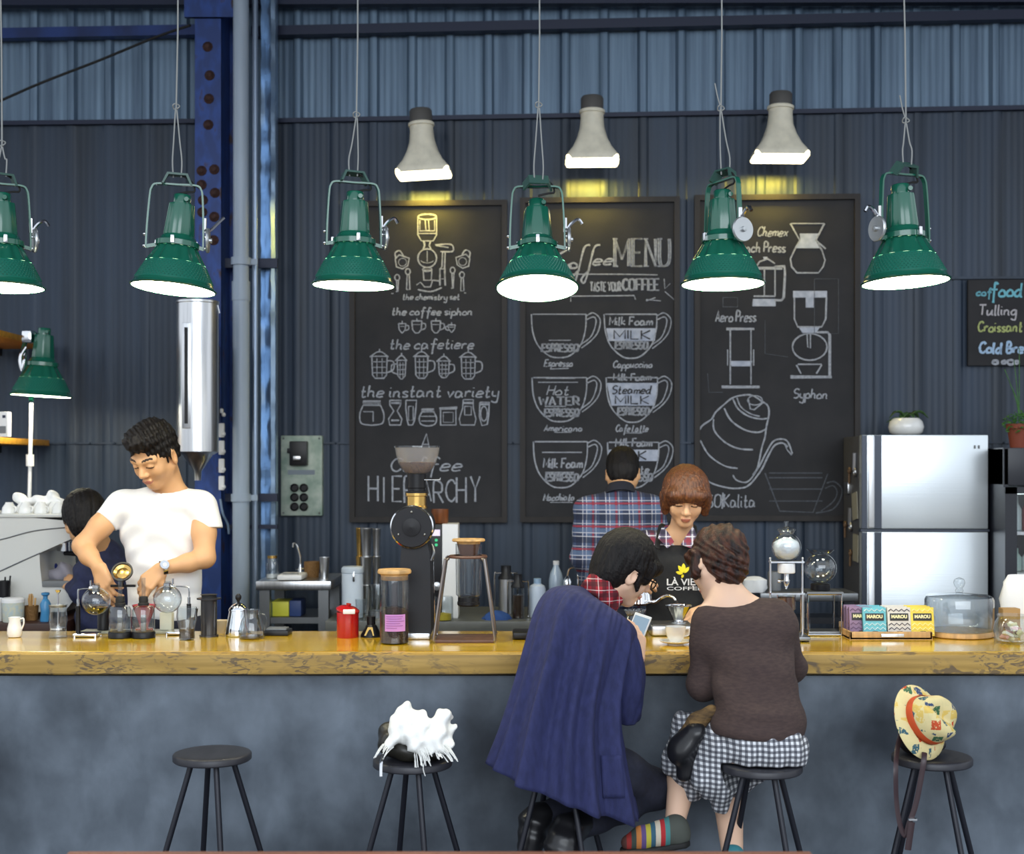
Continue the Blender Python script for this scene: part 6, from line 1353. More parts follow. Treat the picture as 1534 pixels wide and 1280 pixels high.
plaid_f = plaid('red_blue_plaid', srgb(96,84,112), [(0,.2,.12,R__,.6),(1,.2,.10,R__,.6),(0,.45,.05,W_,.8),(1,.45,.04,W_,.8),(0,.7,.12,N_,.6),(1,.7,.10,N_,.6),(0,.9,.03,W_,.8),(1,.92,.03,W_,.8)], .07)
scarf_m = plaid('red_check', srgb(150,24,40), [(0,.3,.2,srgb(60,16,26),.7),(1,.3,.2,srgb(60,16,26),.7),(0,.75,.035,srgb(220,200,200),.7),(1,.75,.035,srgb(220,200,200),.7)], .036)
ging = plaid('gingham', srgb(222,224,228), [(0,.25,.25,srgb(28,32,50),.72),(1,.25,.25,srgb(28,32,50),.72)], .017)
# ================================================================ staff behind the bar
def Q(px, py, D): return np.array(P(px, py, D))
def trousers(parent, hipc, D, m, w=.15, name='trousers'):
    sd = SD(.011); hx, hz = hipc[0], hipc[2]
    sd.ell((hx, D, hz), (w, .11, .12), .03)
    for s in (-1, 1): sd.chain([(hx+s*.08, D, hz-.05), (hx+s*.09, D-.01, .60), (hx+s*.095, D+.01, .18)], [.085, .062, .05], .03); sd.ell((hx+s*.1, D-.05, .155), (.045,.11,.034), .02)
    sd.build(name, m, parent)
# ---- man in the white t-shirt
def barista():
    D = 5.60; t = thing('person', (P(245,900,D).x, D, .12), 'man in a white t-shirt looking down, working behind the bar by the siphons', 'person')
    H = Head(Q(231,682,5.50), (-.34,-.80,-.50), (-.20,-.42,.90), 1.10); nb = Q(256,742,5.60)
    sd = SD(.0042); H.sculpt(sd, nb, .054)
    sd.ell(Q(246,800,D), (.14,.085,.16), .03); sd.ell(Q(246,870,D), (.13,.085,.17), .03)
    sr, er, wr = Q(178,760,5.58), Q(124,818,5.50), Q(148,850,5.42); sl, el, wl = Q(304,762,5.58), Q(307,836,5.50), Q(243,852,5.42)
    sd.rc(nb, sr, .05, .05, .03).rc(nb, sl, .05, .05, .03)
    sd.chain([sr, (sr+er)/2+np.array((0,-.005,0)), er, er*.55+wr*.45+np.array((-.004,0,-.002)), wr], [.052,.047,.040,.037,.025], .02)
    sd.chain([sl, (sl+el)/2, el, el*.6+wl*.4+np.array((0,0,-.004)), wl], [.054,.049,.041,.037,.025], .02)
    hand(sd, wr, (.42,-.25,-.85), (-.35,-.9,.15), (.45,.55,.4), 1, 1.0, .05, .5)
    hand(sd, wl, (-.62,-.25,-.62), (.1,-.85,.5), (.55,.6,.4), -1, 1.0, .05, .4)
    sd.build('body', [skin_a, lips, brow], t, paint=H.paint)
    hs = SD(.0045); w = H.w; R = H.R; s = H.s
    hs.ell(w((0,-.016,.045)), np.array((.084,.098,.092))*s, .01, R); hs.ell(w((0,.035,.088)), np.array((.072,.066,.042))*s, .02, R)
    for x in (-1, 1): hs.rc(w((x*.076,.012,.02)), w((x*.075,.014,-.018)), .013*s, .008*s, .012)
    hs.ell(w((0,-.05,-.01)), np.array((.072,.055,.06))*s, .02, R)
    hs.ell(w((0,.098,-.010)), np.array((.066,.060,.066))*s, .006, R, 's')
    for x in (-1, 1): hs.ell(w((x*.088,.03,-.045)), np.array((.02,.05,.05))*s, .008, R, 's')
    hs.disp = lambda X, Y, Z: .0045*np.sin(160*X+30*Y)*np.sin(170*Z+60*X)+.003*np.sin(330*X+210*Y+120*Z); hs.build('hair', hair_black, t)
    ts = SD(.005); A = lambda *a: Q(*a)
    ts.ell(A(243,795,D), (.172,.108,.17), .03); ts.ell(A(246,858,D), (.160,.108,.15), .05); ts.ell(A(247,910,D), (.158,.112,.12), .05)
    ts.rc(A(196,757,5.59), A(292,757,5.59), .062, .062, .04); ts.rc(nb+np.array((0,.01,-.02)), A(190,758,5.59), .060, .058, .03); ts.rc(nb+np.array((0,.01,-.02)), A(300,758,5.59), .060, .058, .03)
    ts.chain([A(184,757,5.58), A(150,790,5.54)], [.062,.056], .03); ts.chain([A(303,760,5.58), A(311,795,5.56)], [.064,.061], .03)
    c1 = A(159,781,5.54); ts.cut(c1, c1-A(184,757,5.58), .085); c2 = A(322,791,5.55); ts.cut(c2, (.03,-.1,-1), .08)
    ts.ell(nb+np.array((-.004,-.05,-.030)), (.085,.045,.045), .04)
    ts.cut(A(247,930,D), (0,0,-1), .25)
    ts.rc(H.w((0,-.02,-.05)), nb+np.array((-.002,-.014,-.002)), .062, .066, .004, 's')
    ts.disp = folds([(22,0,38,.3,.0035,None,0),(-40,10,60,1.1,.006,A(190,815,5.52),.10),(60,0,55,.2,.005,A(290,810,5.5),.09),(10,0,85,.0,.004,A(240,890,5.5),.14)])
    ts.build('t_shirt', tee_m, t); trousers(t, P(247,930,D), D, denim)
    # wrist watch
    o = V(Q(245,851,5.42)); ax = V(wl-el).normalized(); wt = thing('wrist_watch', o, 'steel wrist watch on the arm of the man in white', 'watch'); M = axis_mat(o, ax)
    b = MB(); b.lathe([(.031,-.009),(.034,-.009),(.034,.009),(.031,.009)], M=M, n=30, caps=False); b.build('band', chrome, wt)
    f = V((.25,-.9,.35)).normalized(); f = (f-ax*f.dot(ax)).normalized(); M2 = axis_mat(o+f*.033, f); b = MB(); b.lathe([(.019,0),(.020,.004),(.018,.009),(.015,.009)], M=M2, n=28); b.build('case', chrome, wt); b = MB(); b.lathe([(.015,.0085),(0,.0095)], M=M2, n=24); b.build('dial', white_plastic, wt)
    # round strainer held in the fingers, over a dark bar
    o = P(183,857,5.36); st = thing('strainer', o, 'round black rimmed strainer with a golden disc for its yellow reflection, held by the man in white', 'strainer'); M = axis_mat(o, V((.05,-.85,.55))); k = 5.36/F
    b = MB(); b.lathe([(13*k,-.012),(16*k,-.004),(16*k,.004),(13.5*k,.004),(13*k,-.008)], M=M, n=36, caps=False); b.build('rim', black_plastic, st); b = MB(); b.lathe([(13.3*k,-.004),(9*k,-.010),(4*k,-.006),(0,-.006)], M=M, n=30, caps=False); b.build('mesh', brass, st)  # brass disc stands in for the yellow reflection inside the rim
    b = MB(); b.tube([P(166,878,5.37), P(203,878,5.37)], 2*k, 8); b.tube([P(183,872,5.36), P(183,878,5.37)], 2.5*k, 8); b.build('handle', black_plastic, st)
barista()
# ---- person bending to the espresso machine
def bending():
    D = 6.14; t = thing('person', (P(150,900,D).x, D, .12), 'dark haired person in navy bending to the espresso machine behind the man in white', 'person')
    H = Head(Q(128,782,6.05), (-.45,.80,-.42), (-.35,.35,.87), 1.08); nb = Q(152,826,6.12)
    sd = SD(.006); H.sculpt(sd, nb); sd.ell(Q(160,880,D), (.10,.07,.13), .03); sd.rc(nb, Q(156,856,D), .045,.06,.03)
    sh = Q(138,850,6.08); el = Q(124,890,6.05); wr = Q(112,880,6.13); sd.chain([sh, el, wr], [.045,.038,.025], .02); hand(sd, wr, (-.5,.5,.2), (.2,-.9,.3), (.4,.5,.4), 1, .95)
    sd.build('body', [skin_a, lips, brow], t, paint=H.paint)
    hs = SD(.006); w = H.w; s = H.s; R = H.R; hs.ell(w((0,-.02,.035)), np.array((.090,.108,.102))*s, .01, R); hs.ell(w((0,-.045,-.03)), np.array((.078,.07,.07))*s, .03, R); hs.ell(w((0,.10,-.03)), np.array((.062,.06,.07))*s, .01, R, 's'); streak_hair(hs, H, .005, 80, 20); hs.build('hair', hair_black, t)
    ts = SD(.007); ts.ell(Q(158,874,D), (.145,.115,.17), .03); ts.rc(nb+np.array((0,0,-.02)), Q(152,850,D), .085,.115,.03); ts.chain([sh, el, wr], [.06,.052,.04], .03); ts.ell(Q(162,930,D), (.15,.12,.14), .04); ts.disp = folds([(30,10,60,0,.005,None,0)]); ts.rc(H.w((0,-.02,-.05)), nb+np.array((0,0,.012)), .05,.052,.004,'s')
    ts.build('shirt', mat('navy_cotton', srgb(34,40,72), .85, var=.2, vscale=(30,30,30)), t); trousers(t, P(166,960,D), D, denim)
bending()
# ---- cloths on and in the espresso machine
sd = SD(.006); E_ = lambda px, py, D, r: sd.ell(Q(px, py, D), r, .015)
for px, py, r in ((30,749,(.035,.05,.030)),(46,751,(.040,.05,.026)),(62,752,(.045,.05,.026)),(78,748,(.035,.05,.032)),(92,757,(.036,.05,.026))): E_(px, py, 6.42, r)
sd.disp = folds([(70,20,60,.2,.008,None,0),(-50,40,90,1,.006,None,0)]); tag(sd.build('towel', tee_m, loc=Q(60,750,6.42)), 'crumpled white towel heaped behind the upturned cups on the machine', 'towel')
sd = SD(.005); sd.chain([Q(80,864,6.28), Q(98,858,6.28), Q(110,866,6.28)], [.030,.042,.028], .03); sd.cut(Q(95,870.5,6.28), (0,0,-1), .2); sd.disp = folds([(80,30,60,.2,.006,None,0)]); tag(sd.build('cloth', mat('grey_cloth', srgb(150,148,160), .85), loc=Q(95,866,6.28)), 'grey cleaning cloth lying on the drip tray of the espresso machine', 'cloth')
sd = SD(.005); sd.chain([Q(72,838,6.40), Q(74,850,6.38), Q(70,864,6.38)], [.024,.034,.030], .03); sd.cut(Q(72,870.5,6.38), (0,0,-1), .2); sd.disp = folds([(60,30,80,.2,.005,None,0)]); tag(sd.build('cloth', mat('royal_blue_cloth', srgb(36,52,128), .85), loc=Q(72,860,6.38)), 'blue cloth bunched against the espresso machine body beside the grey cloth', 'cloth')
# ---- man in plaid seen from behind
def plaid_man():
    D = 6.16; t = thing('person', (P(928,900,D).x, D, .12), 'man in a blue plaid shirt seen from behind, facing the menu board', 'person')
    H = Head(Q(933,709,6.25), (.12,.86,-.46), (.02,.42,.90), .95); nb = Q(929,750,6.17)
    sd = SD(.0055); H.sculpt(sd, nb, .056); sd.ell(Q(928,800,D), (.14,.09,.17), .03)
    A = lambda *a: Q(*a); sl, el, wl = A(874,765,D), A(874,836,6.18), A(884,880,6.32); s2, e2, w2 = A(982,765,D), A(992,836,6.18), A(975,880,6.32)
    for a, b, c, th in ((sl,el,wl,1),(s2,e2,w2,-1)): sd.chain([a, b, c], [.040,.034,.024], .02); hand(sd, c, (.1*th,.9,-.25), (0,.25,.95), (.4,.5,.4), -th, .95)
    sd.build('body', [skin_a, lips, brow], t, paint=H.paint)
    hs = SD(.0055); w = H.w; s = H.s; R = H.R; hs.ell(w((0,-.014,.042)), np.array((.082,.098,.090))*s, .01, R); hs.ell(w((0,-.045,-.012)), np.array((.074,.062,.052))*s, .03, R); hs.ell(w((0,-.048,-.050)), np.array((.054,.036,.036))*s, .03, R); hs.ell(w((0,.10,-.02)), np.array((.07,.065,.07))*s, .01, R, 's')
    for x in (-1,1): hs.ell(w((x*.088,.005,-.03)), np.array((.024,.034,.046))*s, .006, R, 's')
    streak_hair(hs, H, .003, 90, 20); hs.build('hair', hair_black, t)
    ts = SD(.006); ts.ell(A(928,805,D), (.165,.115,.19), .03); ts.ell(A(926,870,D), (.150,.11,.17), .05); ts.rc(A(890,766,D), A(968,766,D), .068,.068,.04)
    ts.rc(nb+np.array((0,.0,-.012)), A(882,764,D), .066,.064,.03); ts.rc(nb+np.array((0,.0,-.012)), A(976,764,D), .066,.064,.03)
    ts.chain([A(880,768,D), A(874,836,6.18), A(882,866,6.28)], [.064,.056,.046], .025); ts.chain([A(976,768,D), A(990,836,6.18), A(980,866,6.28)], [.064,.056,.046], .025)
    ts.rc(H.w((0,-.02,-.05)), nb+np.array((0,.01,0)), .062,.066,.004,'s'); ts.disp = folds([(12,0,50,.5,.003,None,0),(50,0,40,0,.005,A(905,840,6.05),.1)])
    ts.build('shirt', plaid_m, t); b = MB(); M = axis_mat(V(nb)+V((0,.002,.045)), V((0,.45,1))); b.lathe([(.066,-.026),(.074,-.024),(.066,.016),(.060,.024),(.056,.018)], M=M, n=36, caps=False); b.build('collar', mat('dark_collar', srgb(30,32,44), .8), t)
    trousers(t, P(927,940,D), D, denim, .16)
plaid_man()
# ---- girl in the apron
def girl():
    D = 5.66; t = thing('person', (P(1020,900,D).x, D, .12), 'barista with a brown bob in plaid shirt and black apron pouring water', 'person')
    H = Head(Q(1027,744,5.56), (-.06,-.90,-.36), (.02,-.34,.94), 1.02); nb = Q(1019,802,5.66)
    sd = SD(.0042); H.sculpt(sd, nb, .044); sd.ell(Q(1017,860,D), (.12,.08,.17), .03); sd.ell(Q(1017,930,D), (.13,.085,.14), .03)
    sr, er, wr = Q(962,822,5.66), Q(940,884,5.56), Q(940,876,5.38); sl, el, wl = Q(1066,822,5.66), Q(1084,905,5.58), Q(1062,912,5.46)
    sd.rc(nb, sr, .042,.042,.03).rc(nb, sl, .042,.042,.03); sd.chain([sr, er, wr], [.042,.036,.022], .02); sd.chain([sl, el, wl], [.042,.036,.022], .02)
    hand(sd, wr, (.45,-.75,.1), (-.7,-.3,.5), (.8,.9,.6), -1, .92, 0, .3); hand(sd, wl, (-.7,-.35,-.3), (.3,-.5,.8), (.4,.5,.4), -1, .92)
    sd.build('body', [skin_c, lips, brow], t, paint=H.paint)
    hs = SD(.0045); w = H.w; s = H.s; R = H.R
    hs.ell(w((0,-.008,.030)), np.array((.096,.108,.102))*s, .01, R); 
    for x in (-1, 1): hs.rc(w((x*.082,.012,.00)), w((x*.080,.024,-.058)), .026*s, .016*s, .02); hs.rc(w((x*.07,.05,.03)), w((x*.083,.036,-.03)), .024*s, .012*s, .02)
    hs.rc(w((-.05,.084,.040)), w((.05,.084,.040)), .027*s, .027*s, .02); hs.ell(w((0,-.05,-.045)), np.array((.080,.06,.055))*s, .03, R)
    hs.ell(w((0,.075,-.058)), np.array((.058,.09,.072))*s, .006, R, 's')
    streak_hair(hs, H, .0035, 150, 4); hs.build('hair', hair_brown, t)
    A = lambda *a: Q(*a); ts = SD(.0052); ts.ell(A(1017,862,D), (.142,.10,.17), .03); ts.ell(A(1017,935,D), (.150,.105,.15), .05)
    ts.rc(nb+np.array((0,.012,-.016)), A(966,815,D), .052,.050,.03); ts.rc(nb+np.array((0,.012,-.016)), A(1062,815,D), .052,.050,.03); ts.rc(A(978,820,D), A(1055,820,D), .056,.056,.03)
    ts.chain([A(966,818,5.66), A(942,882,5.58), A(941,880,5.48)], [.055,.050,.042], .025); ts.chain([A(1062,818,5.66), A(1083,900,5.60), A(1074,910,5.53)], [.055,.050,.042], .025)
    ts.rc(H.w((0,-.02,-.05)), nb+np.array((0,-.02,0)), .050,.056,.004,'s'); ts.ell(A(1014,808,5.53), (.028,.07,.058), .01, None, 's'); ts.disp = folds([(40,0,40,.5,.0035,None,0),(70,0,30,0,.005,A(965,840,5.6),.1)])
    shirt = ts.build('shirt', plaid_f, t)
    cb = MB(); k = 5.58/F                        # folded collar wings
    for pts in (((992,789),(986,806),(1000,822),(1010,812),(1001,798)), ((1038,789),(1046,806),(1036,822),(1020,816),(1030,800))):
        q = [P(x, y, 5.535-.012*(i in (2,3))) for i, (x, y) in enumerate(pts)]; n_ = len(q); cb.add(q+[a+V((0,.014,-.002)) for a in q], [tuple(range(n_)), tuple(reversed(range(n_, 2*n_)))]+[(i, (i+1) % n_, (i+1) % n_+n_, i+n_) for i in range(n_)])
    cb.build('collar', plaid_f, t)
    # apron: a curved bib lying on the front
    ap = SD(.006); ap.ell(A(1015,862,D-.008), (.150,.108,.22), .03); ap.ell(A(1017,945,D-.006), (.165,.116,.17), .05)
    c = A(1015,816,D); ap.cut(c, (0,0,1), .3); c = A(1017,880,D-.02); ap.cut(c, (0,1,0), .42)
    for sx, x0 in ((-1, 972), (1, 1054)): ap.cut(A(x0,842,D-.08), (sx,0,.32), .155)
    ap.disp = folds([(14,0,34,.5,.004,None,0)])
    apo = ap.build('apron', apron_m, t)
    for x0, y0, x1, y1 in ((984,818,990,790),(1042,818,1040,790)):
        b = MB(); b.tube(crom([P(x0,y0+4,5.545), P((x0+x1)/2,(y0+y1)/2,5.59), P(x1,y1,5.63), P(x1+(4 if x0<1010 else -4),y1-4,5.70)], 5), .011, 6, flat=.3, up=(0,1,0)); b.build('apron_strap', apron_m, t)
    bv = caster(apo); yel = mat('leaf_yellow', srgb(240,220,40), .6); wht = mat('print_white', srgb(235,235,235), .6)
    def lay(poly):                                # leaf as a fan laid on the cloth
        b.add([px_on(bv, x, y, .002, 5.5) for x, y in poly], [tuple(range(len(poly)))])
    b = MB()
    for cx, cy, an, ln, wd_ in ((1024,858,-90,14,4.2),(1024,859,-125,14,4),(1025,859,-52,12,3.6),(1023,860,-165,11,3.4),(1024,861,120,6,2.6)):
        ca, sa = math.cos(math.radians(an)), math.sin(math.radians(an)); lay([(cx+ca*ln*f-sa*wd_*g, cy+sa*ln*f+ca*wd_*g) for f, g in ((0,0),(.25,.6),(.55,.75),(.8,.5),(1,0),(.8,-.5),(.55,-.75),(.25,-.6))])
    b.build('logo_leaf', yel, apo, smooth=False)
    def word(txt, x0, x1, yb, h, bold, name):
        vs, fs = text_mesh(txt, bold); w_ = max(v.x for v in vs); m_ = min(v.x for v in vs)
        b = MB(); b.add([px_on(bv, x0+(v.x-m_)/(w_-m_)*(x1-x0), yb-v.y/.70*h, .002, 5.5) for v in vs], fs); b.build(name, wht, apo, smooth=False)
    word('LÀ VIỆT', 999, 1052, 877, 9.5, .02, 'lettering'); word('COFFEE', 999, 1052, 884.5, 5, .012, 'lettering')
    trousers(t, P(1017,960,D), D, denim)
    # gooseneck kettle
    o = P(955,905,5.34); o.z = P(955,906,5.34).z; kt = thing('kettle', o, 'silver goose neck pouring kettle held by the barista over the dripper', 'kettle'); k = 5.34/F
    b = lath(o, 5.34, [(20,0),(23,3),(21,16),(17,30),(12,36)]); b.build('body', chrome, kt); lath(o, 5.34, [(13,35),(12,39),(5,42),(0,43)]).build('lid', chrome, kt); lath(o, 5.34, [(2,42),(4,46),(3,50),(0,51)]).build('knob', black_plastic, kt)
    b = MB(); sp_ = crom([P(972,901,5.32), P(983,902,5.28), P(992,896,5.24), P(1000,893,5.22), P(1008,895,5.20), P(1012,900,5.19)], 6); b.tube(sp_, [3.6*k-(i/len(sp_))*1.8*k for i in range(len(sp_))], 10); b.build('spout', chrome, kt)
    b = MB(); b.tube(crom([P(940,876,5.36), P(932,870,5.38), P(926,885,5.38), P(933,902,5.36)], 5), .009, 8); b.build('handle', black_plastic, kt)
    b = MB(); b.tube(crom([P(1012,900,5.19), P(1016,906,5.15), P(1018,918,5.14)], 5), [1.4*k]*9+[1.0*k]*2, 8); tag(b.build('water_stream', clear, loc=P(1012,900,5.19)), 'thin stream of water falling from the kettle spout into the dripper', 'water')
girl()
# ================================================================ stools
seat_m = mat('stool_seat', srgb(46,46,52), .42, .1, var=.15, vscale=(30,4,30)); leg_m = mat('stool_leg', srgb(28,30,40), .4, .3)
def stool(px, D, rotd, label, z=.681):
    o = V((X(px, D), D, 0)); t = thing('bar_stool', o, label, 'stool', 'black bar stools along the concrete bar')
    r = .129; b = MB(); b.lathe([(.0,z-.026),(r-.004,z-.026),(r,z-.022),(r,z-.006),(r-.003,z-.002),(r-.010,z),(.07,z-.003),(0,z-.004)], (o.x, o.y, 0), 56); b.build('seat', seat_m, t)
    for i in range(4):
        a = math.radians(rotd+90*i); c, s = math.cos(a), math.sin(a); b = MB()
        b.tube([o+V((c*.066, s*.066, z-.024)), o+V((c*.26, s*.26, .0))], .0095, 12); b.build('leg', leg_m, t)
    b = MB(); zr = .20; rr = .066+(.26-.066)*(z-.024-zr)/(z-.024)
    for i in range(4):
        a0, a1 = math.radians(rotd+90*i), math.radians(rotd+90*i+90); b.tube([o+V((math.cos(a0)*rr, math.sin(a0)*rr, zr)), o+V((math.cos(a1)*rr, math.sin(a1)*rr, zr))], .007, 8)
    b.build('foot_ring', leg_m, t)
    return o
stool(318, 4.44, 23, 'empty black bar stool standing alone before the concrete bar')
S2 = stool(618, 4.352, 20, 'black bar stool holding a white fringed scarf and a dark bag')
S3 = stool(838, 4.40, 28, 'black bar stool mostly hidden under the navy coat')
S4 = stool(1141, 4.28, 24, 'black bar stool the woman in the gingham skirt sits on')
S5 = stool(1396, 4.395, 21, 'black bar stool holding a patterned hat and a bag with a hanging strap')
SZ = .6815
# ---- bag and scarf
sd = SD(.005); c = np.array(S2)+np.array((-.005,.0,SZ)); sd.ell(c+(-.015,.0,.045), (.098,.070,.050), .02); sd.ell(c+(-.055,.02,.075), (.045,.045,.042), .03); sd.ell(c+(.05,-.02,.020), (.065,.06,.024), .03); sd.cut(c+(0,0,-.0), (0,0,-1), .3)
sd.disp = folds([(50,20,30,.4,.005,None,0),(-30,60,50,1,.004,None,0)])
bag = tag(sd.build('handbag', mat('olive_black_leather', srgb(40,38,32), .35), loc=c), 'dark soft leather bag on the stool under the white scarf', 'bag')
b = MB(); b.tube(crom([c+V((-.075,-.085,.028)), c+V((-.085,-.118,.012)), c+V((-.085,-.135,-.03))], 5), .006, 8); b.build('zip_pull', chrome, bag)
sd = SD(.005); k = 4.33/F
def pk(px, py, D): return np.array(P(px, py, D))
for a, e, ra, rb in (((596,1082,4.34),(612,1068,4.36),.030,.022),((612,1068,4.36),(638,1090,4.33),.024,.030),((632,1092,4.31),(662,1084,4.33),.030,.036),((662,1078,4.35),(656,1104,4.30),.034,.040),((600,1094,4.31),(630,1108,4.28),.032,.034),((640,1108,4.28),(664,1112,4.28),.034,.026),((596,1100,4.29),(584,1116,4.27),.026,.018),((618,1108,4.27),(630,1126,4.25),.026,.020),((640,1110,4.27),(660,1122,4.25),.024,.018)):
    sd.rc(pk(*a), pk(*e), ra, rb, .018)
sd.disp = folds([(90,40,-70,.2,.007,None,0),(-60,30,110,1.1,.005,None,0),(150,0,90,.7,.003,None,0)])
sc_m = mat('white_wool', srgb(242,242,238), .9, bump=.2, bscale=200); o_ = P(620,1110,4.3); sc_ = thing('scarf', o_, 'crumpled white scarf with long fringe heaped on the bag and stool', 'scarf'); sd.build('cloth', sc_m, sc_)
rr = random.Random(12)
for x0, y0, n_, dx, ln in ((582,1116,9,-10,16),(628,1128,10,4,20),(634,1120,7,12,20),(662,1118,9,18,18),(650,1124,6,10,12)):
    b = MB()
    for i in range(n_):
        x, y = x0+rr.uniform(-8,8), y0+rr.uniform(-4,4); d_ = dx+rr.uniform(-6,6); l_ = ln+rr.uniform(-5,5); b.tube(crom([P(x,y,4.26), P(x+d_*.5,y+l_*.4,4.23), P(x+d_,y+l_,4.215)], 4), .0016, 5)
    b.build('fringe', sc_m, sc_)
b = MB(); b.tube(crom([P(631,1128,4.24), P(636,1140,4.215), P(634,1152,4.21), P(637,1163,4.212)], 5), .0016, 5); b.build('fringe', sc_m, sc_)
# ---- hat, bag and strap on the other stool
c = np.array(S5)+np.array((0,0,SZ)); sd = SD(.006); sd.ell(c+(-.045,.03,.055), (.055,.06,.058), .02); sd.ell(c+(-.02,.03,.03), (.075,.06,.032), .02); sd.cut(c, (0,0,-1), .3)
bg2 = tag(sd.build('shoulder_bag', mat('dark_brown_leather', srgb(28,24,26), .45), loc=c), 'small dark leather bag half hidden behind the patterned hat', 'bag')
strap_m = mat('strap_leather', srgb(58,42,46), .4)
b = MB(); b.tube(crom([P(1352,1090,4.36), P(1345,1118,4.34), P(1342,1150,4.262), P(1343,1200,4.262), P(1348,1235,4.26), P(1356,1252,4.26), P(1362,1235,4.258), P(1372,1205,4.256), P(1380,1165,4.254), P(1384,1140,4.255), P(1385,1128,4.275)], 8), .0085, 6, flat=.25, up=(0,1,0)); b.build('strap', strap_m, bg2)
b = MB(); b.tube([P(1366,1232,4.25), P(1360,1274,4.25)], .0105, 6, flat=.3, up=(0,1,0)); b.build('strap_end', strap_m, bg2); b = MB(); b.box(P(1367,1228,4.25), (.026,.012,.006)); b.build('buckle', chrome, bg2)
hat_m = bpy.data.materials.new('hat_print'); hat_m.use_nodes = True; n, l, p = nodes(hat_m); p.inputs['Roughness'].default_value = .8
tcn = n.new('ShaderNodeTexCoord'); vo = n.new('ShaderNodeTexVoronoi'); vo.inputs['Scale'].default_value = 30; vo.distance = 'CHEBYCHEV'; l.new(tcn.outputs['Object'], vo.inputs['Vector'])
sp = n.new('ShaderNodeSeparateColor'); l.new(vo.outputs['Color'], sp.inputs[0]); cr = n.new('ShaderNodeValToRGB'); cr.color_ramp.interpolation = 'CONSTANT'
for i, (ps, cc) in enumerate(((0, srgb(222,206,150)), (.30, srgb(196,76,36)), (.46, srgb(226,212,160)), (.56, srgb(52,92,104)), (.70, srgb(60,104,72)), (.80, srgb(222,190,100)), (.92, srgb(54,74,110)))):
    if i < 2: cr.color_ramp.elements[i].position = ps; cr.color_ramp.elements[i].color = cc
    else: e_ = cr.color_ramp.elements.new(ps); e_.color = cc
l.new(sp.outputs[0], cr.inputs[0]); lt = n.new('ShaderNodeMath'); lt.operation = 'LESS_THAN'; lt.inputs[1].default_value = .46; l.new(vo.outputs['Distance'], lt.inputs[0])
wv = n.new('ShaderNodeTexNoise'); wv.inputs['Scale'].default_value = 130; l.new(tcn.outputs['Object'], wv.inputs[0]); g2 = n.new('ShaderNodeMath'); g2.operation = 'GREATER_THAN'; g2.inputs[1].default_value = .40; l.new(wv.outputs['Fac'], g2.inputs[0])
mu = n.new('ShaderNodeMath'); mu.operation = 'MULTIPLY'; l.new(lt.outputs[0], mu.inputs[0]); l.new(g2.outputs[0], mu.inputs[1])
mx = n.new('ShaderNodeMix'); mx.data_type = 'RGBA'; mx.inputs[6].default_value = srgb(226,208,152); l.new(mu.outputs[0], mx.inputs[0]); l.new(cr.outputs[0], mx.inputs[7]); l.new(mx.outputs[2], p.inputs['Base Color'])
hc = P(1382, 1081, 4.34); M = axis_mat(hc, V((.50,-.66,.34)), V((.3,.55,.8))); ht = thing('hat', hc, 'cream brimmed hat with a multicoloured print and an orange band', 'hat')
pr_ = lambda a, z: 1
b = MB(); b.lathe([(.072,.006),(.094,-.004),(.116,-.014),(.122,-.012),(.120,-.008),(.096,.004),(.080,.010)], M=M, n=56, mod=lambda a, z: 1+.03*math.cos(2*a), caps=False); b.build('brim', hat_m, ht)
b = MB(); vs = []; fs = []; N = 56; prof = [(.080,.006),(.080,.03),(.078,.055),(.073,.078),(.062,.092),(.042,.096),(.02,.094),(.001,.092)]
for r, z in prof:
    for i in range(N):
        a = 2*math.pi*i/N; x, y = r*math.cos(a)*.94, r*math.sin(a)*1.08; dent = .026*math.exp(-(x/.020)**2)*max(0, min(1, (z-.05)/.04)); pin = .014*math.exp(-((y-.062)/.035)**2)*max(0, min(1, (z-.02)/.06))*(1 if x > 0 else -1)
        vs.append((x-pin, y, z-dent))
for j in range(len(prof)-1):
    for i in range(N): k2 = (i+1) % N; fs.append((j*N+i, j*N+k2, (j+1)*N+k2, (j+1)*N+i))
b.add(vs, fs, M); b.build('crown', hat_m, ht, ang=80)
b = MB(); b.lathe([(.081,.008),(.0825,.012),(.0822,.030),(.080,.034)], M=M, n=56, sx=.94, sy=1.08, caps=False); b.build('band', mat('orange_band', srgb(200,76,30), .7), ht)
# ================================================================ the two guests
def ringloft(name, secs, N, fold, m, parent, thick=.004, uv=False, cap=False):
    """rings through left and right points with a depth; folds push in and out along the way"""
    L = []
    for s_ in secs: L.append((V(P(*s_[0])), V(P(*s_[1])), s_[2], V(s_[3]) if len(s_) > 3 else V((0,1,0))))
    K = 7; pts = [crom([q[i] for q in L], K) for i in (0, 1)]; dv = crom([q[3] for q in L], K); dp = [p_.x for p_ in crom([V((q[2],0,0)) for q in L], K)]
    vs = []; fs = []; R_ = len(dp)
    for j in range(R_):
        a, b_, d = pts[0][j], pts[1][j], dp[j]; c_ = (a+b_)/2; h = (b_-a)/2; y = dv[j].normalized(); y = (y-h.normalized()*y.dot(h.normalized())).normalized(); f = j/(R_-1)
        for i in range(N):
            th = 2*math.pi*i/N; q = 1+fold(th, f); vs.append(c_+h*math.cos(th)*q-y*d*math.sin(th)*q)      # sin>0 faces the camera
    for j in range(R_-1):
        for i in range(N): i2 = (i+1) % N; fs.append((j*N+i, j*N+i2, (j+1)*N+i2, (j+1)*N+i))
    if cap: fs.append(tuple(range(N)))
    b = MB(); b.add(vs, fs); o = b.build(name, m, parent, ang=80)
    if thick: md = o.modifiers.new('thickness', 'SOLIDIFY'); md.thickness = thick; md.offset = -1
    return o
